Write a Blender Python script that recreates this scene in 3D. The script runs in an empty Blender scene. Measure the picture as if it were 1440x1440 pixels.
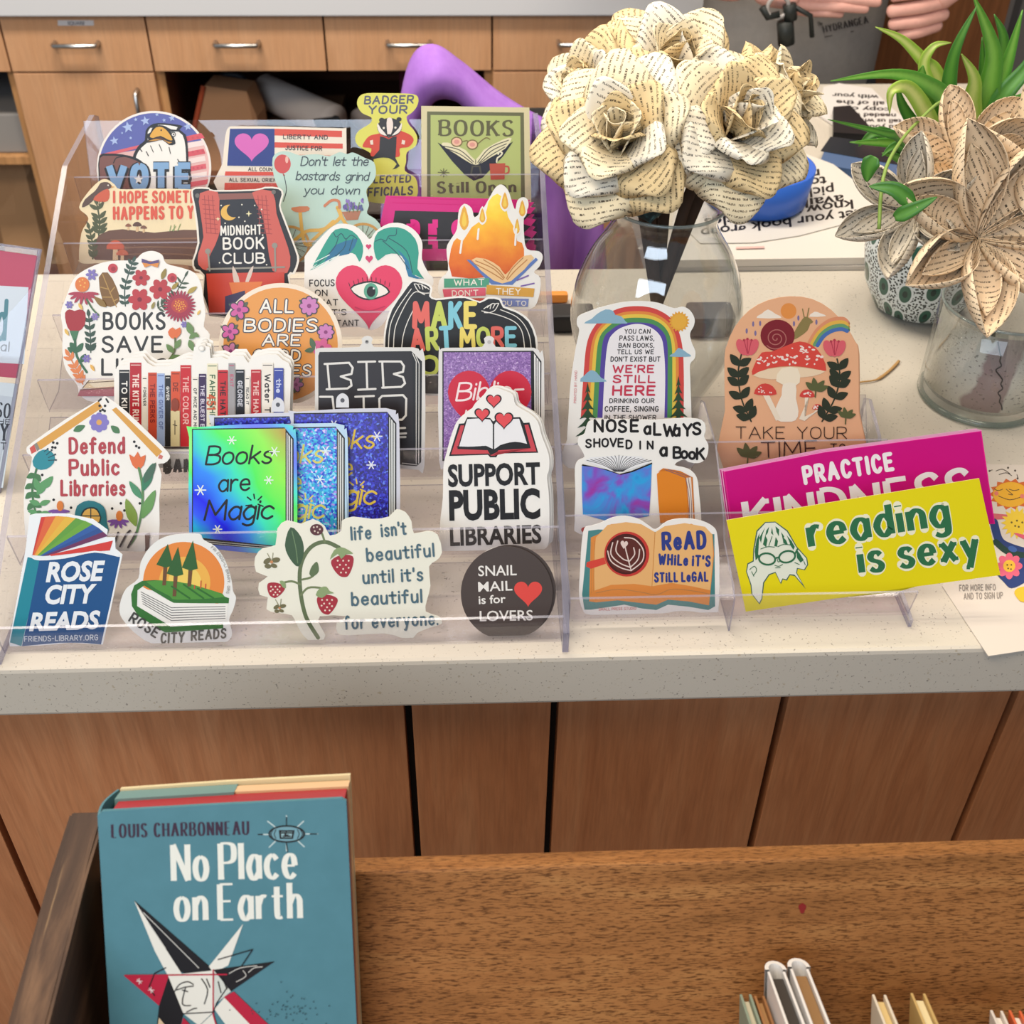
import bpy, bmesh, math, random
import numpy as np
from mathutils import Vector, Matrix, Euler
from mathutils.geometry import tessellate_polygon

SC = bpy.context.scene
COL = SC.collection
PI = math.pi
random.seed(7)

# ------------------------------------------------------------------ camera
ZC = 0.94                                   # height of the counter top
CAM = np.array([-0.03350674, -0.64465855, 1.616])
RW = np.array([[0.99911432, 0.01740171, -0.03831131],
               [-0.04069012, 0.63148788, -0.77431736],
               [0.01071868, 0.77519045, 0.63163666]])
FPX = 1650.0
cam_data = bpy.data.cameras.new('camera')
cam_data.sensor_width = 36.0
cam_data.lens = FPX / 1440.0 * 36.0
cam_data.clip_start = 0.02
cam_data.clip_end = 50
cam_data.dof.use_dof = True
cam_data.dof.focus_distance = 0.98
cam_data.dof.aperture_fstop = 12.0
cam = bpy.data.objects.new('camera', cam_data)
COL.objects.link(cam)
cam.matrix_world = Matrix.Translation(Vector(CAM)) @ Matrix([list(r) for r in RW]).to_4x4()
SC.camera = cam

# ------------------------------------------------------------------ world, lights, exposure
SC.view_settings.view_transform = 'Standard'
SC.view_settings.look = 'None'
SC.view_settings.exposure = 0.0
SC.view_settings.gamma = 1.0
SC.view_settings.use_curve_mapping = False
world = bpy.data.worlds.new('world')
SC.world = world
world.use_nodes = True
bg = world.node_tree.nodes['Background']
bg.inputs[0].default_value = (0.93, 0.96, 1.0, 1)
bg.inputs[1].default_value = 0.26
SC.cycles.transparent_max_bounces = 40
SC.cycles.max_bounces = 10
SC.cycles.caustics_reflective = False
SC.cycles.caustics_refractive = False


def area(name, loc, target, sx, sy, power, col):
    l = bpy.data.lights.new(name, 'AREA')
    l.shape = 'RECTANGLE'
    l.size, l.size_y = sx, sy
    l.energy = power
    l.color = col
    o = bpy.data.objects.new(name, l)
    COL.objects.link(o)
    o.location = loc
    o.rotation_euler = (Vector(target) - Vector(loc)).to_track_quat('-Z', 'Y').to_euler()
    return o


area('ceiling_lamp', (-0.75, -1.05, 2.95), (-0.3, 0.0, 0.9), 1.5, 0.5, 33, (1.0, 0.85, 0.67))
area('ceiling_lamp', (0.9, 0.75, 2.95), (0.7, 0.8, 0.9), 1.4, 0.35, 20, (1.0, 0.88, 0.72))
area('ceiling_lamp', (-0.6, 0.95, 2.95), (-0.6, 1.9, 0.5), 1.4, 0.35, 66, (1.0, 0.90, 0.76))
area('window_light', (-1.0, -2.4, 2.5), (-0.1, 0.0, 0.9), 2.4, 1.0, 52, (0.74, 0.86, 1.0))


# ------------------------------------------------------------------ geometry from the photograph
def ray(px, py):
    return RW @ np.array([(px - 720) / FPX, -(py - 720) / FPX, -1.0])


def onY(px, py, Y):
    r = ray(px, py)
    return Vector(CAM + r * (Y - CAM[1]) / r[1])


def onZ(px, py, Z=ZC):
    r = ray(px, py)
    return Vector(CAM + r * (Z - CAM[2]) / r[2])


def onP(px, py, p0, n):
    r = Vector(ray(px, py))
    c = Vector(CAM)
    return c + r * ((p0 - c).dot(n) / r.dot(n))


# ------------------------------------------------------------------ materials
def lin(h):
    h = h.lstrip('#')
    if len(h) == 3:
        h = ''.join(c * 2 for c in h)
    v = [int(h[i:i + 2], 16) / 255 for i in (0, 2, 4)]
    return tuple(c / 12.92 if c <= 0.04045 else ((c + 0.055) / 1.055) ** 2.4 for c in v) + (1.0,)


_M = {}


def mat(h, rough=0.45, spec=0.3, metal=0.0, emit=None):
    k = (h, rough, spec, metal)
    if k in _M:
        return _M[k]
    m = bpy.data.materials.new('paint_' + h.lstrip('#'))
    m.use_nodes = True
    b = m.node_tree.nodes['Principled BSDF']
    b.inputs['Base Color'].default_value = tuple(c * (0.9 if rough == 0.38 else 1.0) for c in lin(h)[:3]) + (1.0,)
    b.inputs['Roughness'].default_value = rough
    b.inputs['Specular IOR Level'].default_value = spec
    b.inputs['Metallic'].default_value = metal
    _M[k] = m
    return m


class NT:
    """small helper to wire a node tree"""
    def __init__(s, name):
        s.m = bpy.data.materials.new(name)
        s.m.use_nodes = True
        s.t = s.m.node_tree
        s.b = s.t.nodes['Principled BSDF']
        s.out = s.t.nodes['Material Output']

    def n(s, typ, ins=None, **kw):
        nd = s.t.nodes.new(typ)
        for k, v in kw.items():
            setattr(nd, k, v)
        for k, v in (ins or {}).items():
            s.link(v, nd.inputs[k])
        return nd

    def link(s, v, sock):
        if hasattr(v, 'is_output'):
            s.t.links.new(v, sock)
        elif hasattr(v, 'outputs'):
            s.t.links.new(v.outputs[0], sock)
        else:
            sock.default_value = v

    def math(s, op, a, b=0.0, c=0.0, clamp=False):
        nd = s.t.nodes.new('ShaderNodeMath')
        nd.operation = op
        nd.use_clamp = clamp
        s.link(a, nd.inputs[0]); s.link(b, nd.inputs[1]); s.link(c, nd.inputs[2])
        return nd.outputs[0]

    def ramp(s, fac, stops, interp='LINEAR'):
        nd = s.t.nodes.new('ShaderNodeValToRGB')
        nd.color_ramp.interpolation = interp
        e = nd.color_ramp.elements
        while len(e) < len(stops):
            e.new(0.5)
        for i, (p, c) in enumerate(stops):
            e[i].position = p
            e[i].color = lin(c) if isinstance(c, str) else c
        s.link(fac, nd.inputs[0])
        return nd.outputs[0]

    def mix(s, fac, a, b, blend='MIX'):
        nd = s.t.nodes.new('ShaderNodeMix')
        nd.data_type = 'RGBA'
        nd.blend_type = blend
        s.link(fac, nd.inputs[0])
        s.link(lin(a) if isinstance(a, str) else a, nd.inputs[6])
        s.link(lin(b) if isinstance(b, str) else b, nd.inputs[7])
        return nd.outputs[2]

    def coord(s, which='Object', scale=(1, 1, 1), loc=(0, 0, 0), rot=(0, 0, 0)):
        tc = s.t.nodes.new('ShaderNodeTexCoord')
        mp = s.t.nodes.new('ShaderNodeMapping')
        mp.inputs['Scale'].default_value = scale
        mp.inputs['Location'].default_value = loc
        mp.inputs['Rotation'].default_value = rot
        s.t.links.new(tc.outputs[which], mp.inputs[0])
        return mp.outputs[0]

    def noise(s, vec, scale, detail=4, rough=0.55, dist=0.0):
        nd = s.t.nodes.new('ShaderNodeTexNoise')
        s.link(vec, nd.inputs['Vector'])
        nd.inputs['Scale'].default_value = scale
        nd.inputs['Detail'].default_value = detail
        nd.inputs['Roughness'].default_value = rough
        nd.inputs['Distortion'].default_value = dist
        return nd.outputs[0]

    def fin(s, color=None, rough=None, spec=None, bump=None, bstr=0.2, bdist=0.002):
        if color is not None:
            s.link(lin(color) if isinstance(color, str) else color, s.b.inputs['Base Color'])
        if rough is not None:
            s.link(rough, s.b.inputs['Roughness'])
        if spec is not None:
            s.link(spec, s.b.inputs['Specular IOR Level'])
        if bump is not None:
            bp = s.t.nodes.new('ShaderNodeBump')
            bp.inputs['Strength'].default_value = bstr
            bp.inputs['Distance'].default_value = bdist
            s.link(bump, bp.inputs['Height'])
            s.t.links.new(bp.outputs[0], s.b.inputs['Normal'])
        return s.m


def wood(name, c1, c2, c3, axis='Z', scale=1.0, rough=0.42, fine=0.35):
    k = NT(name)
    st = {'Z': (9, 9, 0.9), 'X': (0.9, 9, 9)}[axis]
    v = k.coord('Object', tuple(a * scale for a in st))
    a = k.noise(v, 2.0, 5, 0.6, 1.2)
    f = {'Z': (160, 160, 9), 'X': (9, 160, 160)}[axis]
    v2 = k.coord('Object', tuple(a_ * scale for a_ in f))
    b = k.noise(v2, 1.0, 3, 0.6)
    base = k.ramp(a, [(0.25, c1), (0.5, c2), (0.75, c3)])
    fl = k.ramp(b, [(0.35, '#8c8c8c'), (0.6, '#ffffff')])
    return k.fin(k.mix(fine, base, fl, 'MULTIPLY'), rough, 0.3, b, 0.08, 0.001)


def speckled(name, base, dark, warm):
    k = NT(name)
    v = k.coord('Object')
    n1 = k.noise(v, 420, 2, 0.5)
    n2 = k.noise(v, 260, 2, 0.5)
    c = k.mix(k.ramp(n1, [(0.66, (0, 0, 0, 1)), (0.72, (1, 1, 1, 1))]), base, dark)
    c = k.mix(k.ramp(n2, [(0.68, (0, 0, 0, 1)), (0.74, (1, 1, 1, 1))]), c, warm)
    return k.fin(c, 0.32, 0.4)


def clear(name, tint, ior=1.45, rough=0.03, edge=0.0, edgecol='#8f90a8', fr_gain=1.0, rimtint='#c9c9d2'):
    """thin clear plastic or glass: passes light straight through, mirrors at grazing angles"""
    k = NT(name)
    k.t.nodes.remove(k.b)
    lw0 = k.n('ShaderNodeLayerWeight', {'Blend': 0.5})
    tcol = k.mix(k.math('POWER', lw0.outputs['Facing'], 6.0), tint, rimtint)
    tr = k.n('ShaderNodeBsdfTransparent', {0: tcol})
    gl = k.n('ShaderNodeBsdfGlossy', {'Color': (1, 1, 1, 1), 'Roughness': rough})
    lw = k.n('ShaderNodeLayerWeight', {'Blend': 0.5})
    f0 = ((ior - 1) / (ior + 1)) ** 2
    fr = k.math('MULTIPLY_ADD', k.math('POWER', lw.outputs['Facing'], 5.0), 0.75 * (1 - f0), f0)
    fac = k.math('MULTIPLY', fr, fr_gain, clamp=True)
    mx = k.n('ShaderNodeMixShader', {0: fac, 1: tr.outputs[0], 2: gl.outputs[0]})
    last = mx
    if edge:
        df = k.n('ShaderNodeBsdfDiffuse', {'Color': lin(edgecol)})
        last = k.n('ShaderNodeMixShader', {0: edge, 1: mx.outputs[0], 2: df.outputs[0]})
    k.t.links.new(last.outputs[0], k.out.inputs[0])
    return k.m


def newsprint(name, paper, ink, pitch=0.0052, line=0.62, dens=0.45):
    """paper printed with lines of small type, read from the sheet's own UV in metres"""
    k = NT(name)
    tc = k.n('ShaderNodeTexCoord')
    sep = k.n('ShaderNodeSeparateXYZ', {0: tc.outputs['UV']})
    u, v = sep.outputs[0], sep.outputs[1]
    vr = k.math('DIVIDE', v, pitch)
    row = k.math('FLOOR', vr)
    fr = k.math('FRACT', vr)
    inrow = k.math('MULTIPLY', k.math('GREATER_THAN', fr, 0.24), k.math('LESS_THAN', fr, line))
    cv = k.n('ShaderNodeCombineXYZ', {0: k.math('DIVIDE', u, pitch * 0.16), 1: k.math('MULTIPLY', row, 7.31), 2: k.math('MULTIPLY', fr, 1.7)})
    letters = k.math('GREATER_THAN', k.noise(cv.outputs[0], 1.3, 1, 0.5), 0.5 - 0.02 * dens)
    cw = k.n('ShaderNodeCombineXYZ', {0: k.math('DIVIDE', u, pitch * 1.7), 1: k.math('MULTIPLY', row, 3.77), 2: 0.0})
    gaps = k.math('LESS_THAN', k.noise(cw.outputs[0], 1.6, 0, 0.5), 0.60)
    ink_m = k.math('MULTIPLY', k.math('MULTIPLY', inrow, letters), gaps)
    tone = k.noise(k.coord('Object', (9, 9, 9)), 3, 3)
    pc = k.mix(k.math('MULTIPLY', tone, 0.5), paper, '#e3cfa6')
    return k.fin(k.mix(k.math('MULTIPLY', ink_m, 0.92), pc, ink), 0.75, 0.15)


M_COUNTER = speckled('speckled_white_quartz', '#c1b9ac', '#8a837a', '#aea28e')
M_PANEL = wood('beech_panel', '#ac6d46', '#bb7c53', '#c68a60', 'Z', 1.7, 0.42, 0.2)
M_MAPLE = wood('maple_veneer', '#c6946c', '#cb9a73', '#d0a17b', 'Z', 1.2, 0.42, 0.15)
M_MAPLED = wood('maple_edge', '#ba8858', '#c49262', '#cc9c6c', 'Z', 0.6)
M_CABIN = wood('cabinet_inside', '#5d3826', '#68402c', '#724832', 'X', 0.6)
M_STEEL = mat('#c9c7c4', 0.28, 0.5, 1.0)
M_ACRYL = clear('clear_acrylic', '#fafafc', 1.45)
M_ACRYL2 = clear('clear_acrylic_lip', '#f8f7f9', 1.45)
M_ACRE = clear('acrylic_cut_edge', '#e2e1ea', 1.5, 0.18, 0.28, '#a9a8b8', 0.7)
M_GLASS = clear('clear_glass', '#f6f7f7', 1.5, 0.01, 0.0, '#ffffff', 1.9, '#7d8384')
M_JAR = clear('jar_glass', '#f8f9f9', 1.45, 0.01, 0.0, '#ffffff', 1.0, '#a5abab')
M_GLASSR = clear('glass_rim', '#dfe5e4', 1.5, 0.02, 0.25, '#b9c2c0', 1.6)


# ------------------------------------------------------------------ objects
def link(o, parent=None):
    COL.objects.link(o)
    if parent is not None:
        o.parent = parent
    return o


def tag(o, label, cat, group=None, kind=None):
    if label: o['label'] = label
    if cat: o['category'] = cat
    if group: o['group'] = group
    if kind: o['kind'] = kind
    return o


def empty(name, loc, label=None, cat=None, group=None):
    o = bpy.data.objects.new(name, None)
    o.empty_display_size = 0.03
    o.location = loc
    link(o)
    return tag(o, label, cat, group)


def meshobj(name, verts, faces, mats, mi=None, parent=None, origin=None, smooth=False, uvs=None):
    """world-space vertices -> one object whose origin sits at its base"""
    vs = [Vector(v) for v in verts]
    if parent is not None:
        org = parent.location.copy() if origin is None else Vector(origin)
    elif origin is None:
        org = Vector((sum(v.x for v in vs) / len(vs), sum(v.y for v in vs) / len(vs), min(v.z for v in vs)))
    else:
        org = Vector(origin)
    me = bpy.data.meshes.new(name)
    me.from_pydata([tuple(v - org) for v in vs], [], faces)
    for m in (mats if isinstance(mats, (list, tuple)) else [mats]):
        me.materials.append(m)
    if mi:
        me.polygons.foreach_set('material_index', mi)
    if smooth:
        me.polygons.foreach_set('use_smooth', [True] * len(me.polygons))
    if uvs is not None:
        ul = me.uv_layers.new(name='UVMap')
        for p in me.polygons:
            for li in p.loop_indices:
                ul.data[li].uv = uvs[me.loops[li].vertex_index]
    me.update()
    o = bpy.data.objects.new(name, me)
    link(o, parent)
    o.location = org - parent.location if parent is not None else org
    return o


def bm_obj(name, bm, mats, parent=None, smooth=False, loc=None, rot=None):
    me = bpy.data.meshes.new(name)
    bmesh.ops.recalc_face_normals(bm, faces=bm.faces)
    bm.to_mesh(me)
    bm.free()
    for m in (mats if isinstance(mats, (list, tuple)) else [mats]):
        me.materials.append(m)
    if smooth:
        me.polygons.foreach_set('use_smooth', [True] * len(me.polygons))
    o = bpy.data.objects.new(name, me)
    link(o, parent)
    if loc is not None: o.location = loc
    if rot is not None: o.rotation_euler = rot
    return o


def bbox(bm, lo, hi, mi=0, M=None, bev=0.0):
    lo, hi = Vector(lo), Vector(hi)
    r = bmesh.ops.create_cube(bm, size=1.0)
    vs = r['verts']
    d = hi - lo
    c = (hi + lo) / 2
    for v in vs:
        v.co = Vector((v.co.x * d.x, v.co.y * d.y, v.co.z * d.z)) + c
    fs = set(f for v in vs for f in v.link_faces)
    for f in fs:
        f.material_index = mi
    if bev:
        es = set(e for v in vs for e in v.link_edges)
        rr = bmesh.ops.bevel(bm, geom=list(es), offset=bev, segments=2, affect='EDGES', profile=0.6)
        vs = list(set(v for f in rr['faces'] for v in f.verts) | set(v for v in vs if v.is_valid))
        for f in rr['faces']:
            f.material_index = mi
        for v in list(vs):
            for f in v.link_faces:
                f.material_index = mi
    if M is not None:
        bmesh.ops.transform(bm, matrix=M, verts=[v for v in vs if v.is_valid])
    return vs


def box(name, lo, hi, m, parent=None, bev=0.0015, origin=None):
    """a box given in world coordinates"""
    lo, hi = Vector(lo), Vector(hi)
    org = parent.location.copy() if parent is not None else Vector(((lo.x + hi.x) / 2, (lo.y + hi.y) / 2, lo.z))
    bm = bmesh.new()
    bbox(bm, lo - org, hi - org, 0, None, bev)
    return bm_obj(name, bm, m, parent, loc=(0, 0, 0) if parent is not None else org)


def tube(pts, r, seg=8, closed=False, cap=True, r2=None):
    """verts and faces of a tube through world points; r may be a list"""
    pts = [Vector(p) for p in pts]
    n = len(pts)
    rs = r if isinstance(r, (list, tuple)) else [r] * n
    V, F = [], []
    up = Vector((0, 0, 1))
    prev = None
    for i, p in enumerate(pts):
        if closed:
            t = pts[(i + 1) % n] - pts[i - 1]
        else:
            t = pts[min(i + 1, n - 1)] - pts[max(i - 1, 0)]
        t.normalize()
        if prev is None:
            a = t.cross(up if abs(t.z) < 0.95 else Vector((1, 0, 0))).normalized()
        else:
            a = (prev - t * prev.dot(t)).normalized()
        prev = a
        b = t.cross(a)
        for j in range(seg):
            th = 2 * PI * j / seg
            V.append(p + a * (math.cos(th) * rs[i]) + b * (math.sin(th) * (r2 or rs[i] * 1.0)))
    for i in range(n if closed else n - 1):
        for j in range(seg):
            k = (i + 1) % n
            F.append((i * seg + j, i * seg + (j + 1) % seg, k * seg + (j + 1) % seg, k * seg + j))
    if cap and not closed:
        F.append(tuple(range(seg - 1, -1, -1)))
        F.append(tuple((n - 1) * seg + j for j in range(seg)))
    return V, F


def tubeobj(name, pts, r, m, parent=None, seg=8, closed=False):
    V, F = tube(pts, r, seg, closed)
    return meshobj(name, V, F, m, parent=parent, smooth=True)


def lathe(profile, cx, cy, z0, seg=48):
    V, F = [], []
    n = len(profile)
    for (r, z) in profile:
        for j in range(seg):
            a = 2 * PI * j / seg
            V.append(Vector((cx + r * math.cos(a), cy + r * math.sin(a), z0 + z)))
    for i in range(n - 1):
        for j in range(seg):
            F.append((i * seg + j, i * seg + (j + 1) % seg, (i + 1) * seg + (j + 1) % seg, (i + 1) * seg + j))
    return V, F


def catmull(pts, closed=False, sub=5):
    P = [tuple(p) for p in pts]
    n = len(P)
    if n < 3:
        return P
    out = []
    rng = range(n) if closed else range(n - 1)
    for i in rng:
        if closed:
            p0, p1, p2, p3 = P[i - 1], P[i], P[(i + 1) % n], P[(i + 2) % n]
        else:
            p0, p1, p2, p3 = P[max(i - 1, 0)], P[i], P[i + 1], P[min(i + 2, n - 1)]
        for s in range(sub):
            t = s / sub
            out.append(tuple(0.5 * ((2 * b) + (-a + c) * t + (2 * a - 5 * b + 4 * c - d) * t * t + (-a + 3 * b - 3 * c + d) * t ** 3)
                             for a, b, c, d in zip(p0, p1, p2, p3)))
    if not closed:
        out.append(P[-1])
    return out

# ================================================================== the setting
def struct(o):
    o['kind'] = 'structure'
    return o


M_FLOOR = (lambda k: k.fin(k.mix(k.noise(k.coord('Object', (6, 6, 6)), 4, 5), '#6f665c', '#857a6d'), 0.6, 0.3))(NT('vinyl_floor'))
M_WALL = (lambda k: k.fin(k.mix(k.noise(k.coord('Object', (3, 3, 3)), 6, 3), '#bdb3a4', '#c8beaf'), 0.8, 0.2))(NT('painted_wall'))
M_GREY = mat('#77716c', 0.5, 0.3)
M_GREYD = mat('#4b4745', 0.5, 0.3)
struct(box('floor', (-3.2, -3.6, -0.05), (3.2, 2.75, 0.0), M_FLOOR, bev=0))
struct(box('wall_back', (-3.2, 2.62, 0.0), (3.2, 2.75, 3.1), M_WALL, bev=0))
# grey door with its frame beyond the brown cabinet
YB = 1.89
dx0 = onY(1372, 60, 1.95).x
struct(box('door_1', (dx0 + 0.10, 2.0, 0.0), (dx0 + 1.0, 2.05, 2.2), M_GREY, bev=0.002))
struct(box('trim_1', (dx0, 1.93, 0.0), (dx0 + 0.055, 2.05, 2.25), M_GREY, bev=0.004))
struct(box('trim_2', (dx0 + 0.055, 1.96, 0.0), (dx0 + 0.085, 2.05, 2.25), M_GREYD, bev=0.003))

# ================================================================== service counter
TH = 0.054
RX = 0.205                                     # where the return of the counter begins


def slab_poly(name, poly, z0, z1, m, bev=0.004):
    org = Vector((sum(p[0] for p in poly) / len(poly), sum(p[1] for p in poly) / len(poly), z0))
    bm = bmesh.new()
    lo = [bm.verts.new((x - org.x, y - org.y, 0)) for x, y in poly]
    f = bm.faces.new(lo)
    r = bmesh.ops.extrude_face_region(bm, geom=[f])
    for v in [g for g in r['geom'] if isinstance(g, bmesh.types.BMVert)]:
        v.co.z = z1 - z0
    bmesh.ops.recalc_face_normals(bm, faces=bm.faces)
    if bev:
        es = [e for e in bm.edges if len(e.link_faces) == 2 and e.calc_face_angle(0) > 0.5]
        bmesh.ops.bevel(bm, geom=es, offset=bev, segments=2, affect='EDGES', profile=0.5)
    return bm_obj(name, bm, m, loc=org)


ct = slab_poly('countertop', [(-1.75, 0), (1.75, 0), (1.75, 1.3), (RX, 1.3), (RX, 0.655), (-1.75, 0.655)], ZC - TH, ZC, M_COUNTER)
tag(ct, 'pale speckled stone countertop of the service counter, under both sticker racks', 'countertop')
base = empty('service_counter', (0, 0.33, 0), 'beech panelled base of the service counter with dark upright gaps', 'counter')
PY = 0.065                                     # face of the panels behind the overhang
cuts = [-1.7]
for a, b in [((0, 1165), (70, 1310)), ((575, 995), (587, 1218)), ((780, 995), (769, 1217)), ((1105, 985), (1048, 1215)), ((1425, 978), (1330, 1212))]:
    cuts.append((onY(*a, PY).x + onY(*b, PY).x) / 2)
cuts.append(1.7)
box('backing', (-1.7, PY + 0.017, 0.0), (1.7, 0.62, ZC - TH - .0005), mat('#1d1715', 0.7), base, 0)
for i in range(6):
    box('panel', (cuts[i] + 0.0035, PY, 0.08), (cuts[i + 1] - 0.0035, PY + 0.018, ZC - TH - .0005), M_PANEL, base, 0.001)
box('plinth', (-1.7, PY + 0.02, 0.0), (1.7, PY + 0.04, 0.08), mat('#2a211d', 0.6), base, 0)
box('return_base', (RX + 0.03, 0.64, 0.0), (1.7, 1.25, ZC - TH - .0005), M_MAPLE, base, 0.001)

# ================================================================== back cabinets
tc0 = onY(1236, 60, 1.80).x
bt = box('countertop', (-2.4, 1.855, ZC - TH), (tc0 - 0.06, 2.6, ZC), mat('#cfd0d4', 0.35, 0.4), None, 0.003)
tag(bt, 'grey worktop running along the back wall cabinets', 'countertop')
XS = [-1.42, -0.966, -0.672, -0.311, 0.036, 0.40, 0.755]
DZ0, DZ1 = 0.771, 0.884


def handle(name, parent, c, length, vertical=False):
    d = Vector((0, 0, length / 2)) if vertical else Vector((length / 2, 0, 0))
    o = Vector((0, -0.026, 0))
    c = Vector(c)
    pts = [c - d, c - d + o * 0.8, c - d * 0.93 + o, c + d * 0.93 + o, c + d + o * 0.8, c + d]
    return tubeobj(name, pts, 0.0048, M_STEEL, parent, 8)


def cabinet(x0, x1, label, drawers, kind, group='maple cabinets under the back worktop'):
    root = empty('base_cabinet', ((x0 + x1) / 2, 2.2, 0.0), label, 'cabinet', group)
    bm = bmesh.new()
    O = Vector((-(x0 + x1) / 2, -2.2, 0))
    t = 0.016
    for lo, hi in [((x0, YB + .003, 0.1), (x0 + t, 2.58, DZ1)), ((x1 - t, YB + .003, 0.1), (x1, 2.58, DZ1)),
                   ((x0 + t, YB + .02, 0.1), (x1 - t, 2.58, 0.12)), ((x0 + t, 2.565, 0.12), (x1 - t, 2.58, DZ1)),
                   ((x0 + t, YB + .02, DZ0 - .006), (x1 - t, 2.565, DZ0 + .008))]:
        bbox(bm, Vector(lo) + O, Vector(hi) + O, 0)
    for lo, hi in [((x0, YB, 0.1), (x0 + t, YB + .003, DZ0 - 0.003)), ((x1 - t, YB, 0.1), (x1, YB + .003, DZ0 - 0.003))]:
        bbox(bm, Vector(lo) + O, Vector(hi) + O, 1)
    bbox(bm, Vector((x0 + t, YB + 0.06, 0.0)) + O, Vector((x1 - t, 2.5, 0.1)) + O, 0)
    bm_obj('carcass', bm, [M_CABIN, M_MAPLED], root)
    for a, b in drawers:
        d = box('drawer', (a + .002, YB - .018, DZ0), (b - .002, YB, DZ1 - 0.002), M_MAPLE, root, 0.001, )
        handle('handle', root, ((a + b) / 2, YB - .018, (DZ0 + DZ1) / 2 + 0.003), 0.088).parent = d
    if kind == 'door':
        d = box('door', (x0 + .002, YB - .018, 0.11), (x1 - .002, YB, DZ0 - .004), M_MAPLE, root, 0.001)
        handle('handle', root, (x1 - 0.042, YB - .018, 0.683), 0.10, True).parent = d
    if kind == 'shelf':
        box('shelf', (x0 + t, YB + .001, 0.562), (x1 - t, 2.56, 0.58), M_MAPLED, root, 0.001)
    return root


cabinet(XS[0], XS[1], 'maple cabinet with open shelves at the end of the back row, grey bin inside', [(XS[0], XS[1])], 'shelf')
c1 = cabinet(XS[1], XS[2], 'maple cabinet with one drawer bearing a label strip above a door', [(XS[1], XS[2])], 'door')
cabinet(XS[2], XS[4], 'wide maple cabinet with two drawers above an open niche', [(XS[2], XS[3]), (XS[3], XS[4])], 'open')
cabinet(XS[4], XS[5], 'maple cabinet with drawer and door beside the purple chair', [(XS[4], XS[5])], 'door')
cabinet(XS[5], XS[6], 'maple cabinet with drawer and door behind the standing person', [(XS[5], XS[6])], 'door')
# tall brown cabinet at the end of the row
tc0 = onY(1236, 60, 1.80).x
tcab = empty('tall_cabinet', (tc0 + 0.12, 2.0, 0), 'tall brown wooden cabinet beside the grey door', 'cabinet')
box('body', (tc0 - .05, 1.82, 0.0), (dx0 - 0.01, 2.5, 1.9), wood('brown_veneer', '#7c4d2e', '#8a5836', '#94613d', 'Z', 0.8), tcab, 0.002)
box('door', (tc0 - .045, 1.80, 0.08), (dx0 - 0.015, 1.819, 1.88), wood('brown_veneer', '#7c4d2e', '#8a5836', '#94613d', 'Z', 0.8), tcab, 0.002)


# ================================================================== acrylic racks
def prism_x(bm, poly, x0, x1, mi_side, mi_cap, org):
    """extrude a (y, z) polygon along x; the faces along the outline get mi_side"""
    a = [bm.verts.new((x0 - org.x, y - org.y, z - org.z)) for y, z in poly]
    b = [bm.verts.new((x1 - org.x, y - org.y, z - org.z)) for y, z in poly]
    n = len(poly)
    for i in range(n):
        f = bm.faces.new((a[i], a[(i + 1) % n], b[(i + 1) % n], b[i]))
        f.material_index = mi_side[i] if isinstance(mi_side, list) else mi_side
    f = bm.faces.new(a[::-1]); f.material_index = mi_cap
    f = bm.faces.new(b); f.material_index = mi_cap


def ribbon_x(bm, line, t, x0, x1, org, tops=(0,)):
    """a bent sheet of thickness t following a (y, z) polyline, extruded along x"""
    n = len(line)
    off = []
    for i in range(n):
        a = Vector(line[max(i - 1, 0)]); b = Vector(line[min(i + 1, n - 1)])
        d = (b - a).normalized()
        off.append(Vector(line[i]) + Vector((d.y, -d.x)) * t)
    poly = [tuple(p) for p in line] + [tuple(p) for p in off[::-1]]
    m = [0] * (2 * n)
    m[n - 1] = 1
    m[2 * n - 1] = 1
    prism_x(bm, poly, x0, x1, m, 1, org)


XL, XR = -0.404, 0.0452
LY = [0.012 + 0.07 * k for k in range(7)]
BPY = [906, 779, 669, 567, 471, 378, 296]
LPY = [872, 745, 632, 528, 438, 338, 246]
LZ = [max(onY(450, LPY[k], LY[k]).z, ZC + 0.016) for k in range(7)]
ZB = [max(onY(450, BPY[k], LY[k] + 0.010).z, ZC + 0.0035) for k in range(7)]
rack = empty('display_rack', ((XL + XR) / 2, 0.25, ZC), 'large clear acrylic seven-tier rack holding rows of stickers', 'rack')
for x0 in (XL, XR - 0.005):
    bm = bmesh.new()
    prof = [(0.006, ZC + .0004), (0.006, ZC + .022), (0.030, ZC + .043), (0.12, ZC + .090), (0.42, ZC + .232), (0.532, ZC + .238), (0.545, ZC + .232), (0.545, ZC + .0004)]
    prism_x(bm, prof, x0, x0 + 0.005, 1, 0, rack.location)
    bm_obj('side_panel', bm, [M_ACRYL, M_ACRE], rack)
for k in range(7):
    y, z = LY[k], LZ[k]
    ny, nz = (LY[k + 1] + 0.003, ZB[k + 1] - 0.006) if k < 6 else (y + 0.062, z + 0.03)
    bm = bmesh.new()
    zb = ZB[k]
    ribbon_x(bm, [(y, z), (y + 0.006, zb), (y + 0.036, zb), (ny, nz)], 0.0024, XL + 0.005, XR - 0.005, rack.location)
    bm_obj('tier', bm, [M_ACRYL2, M_ACRE], rack)

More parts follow.
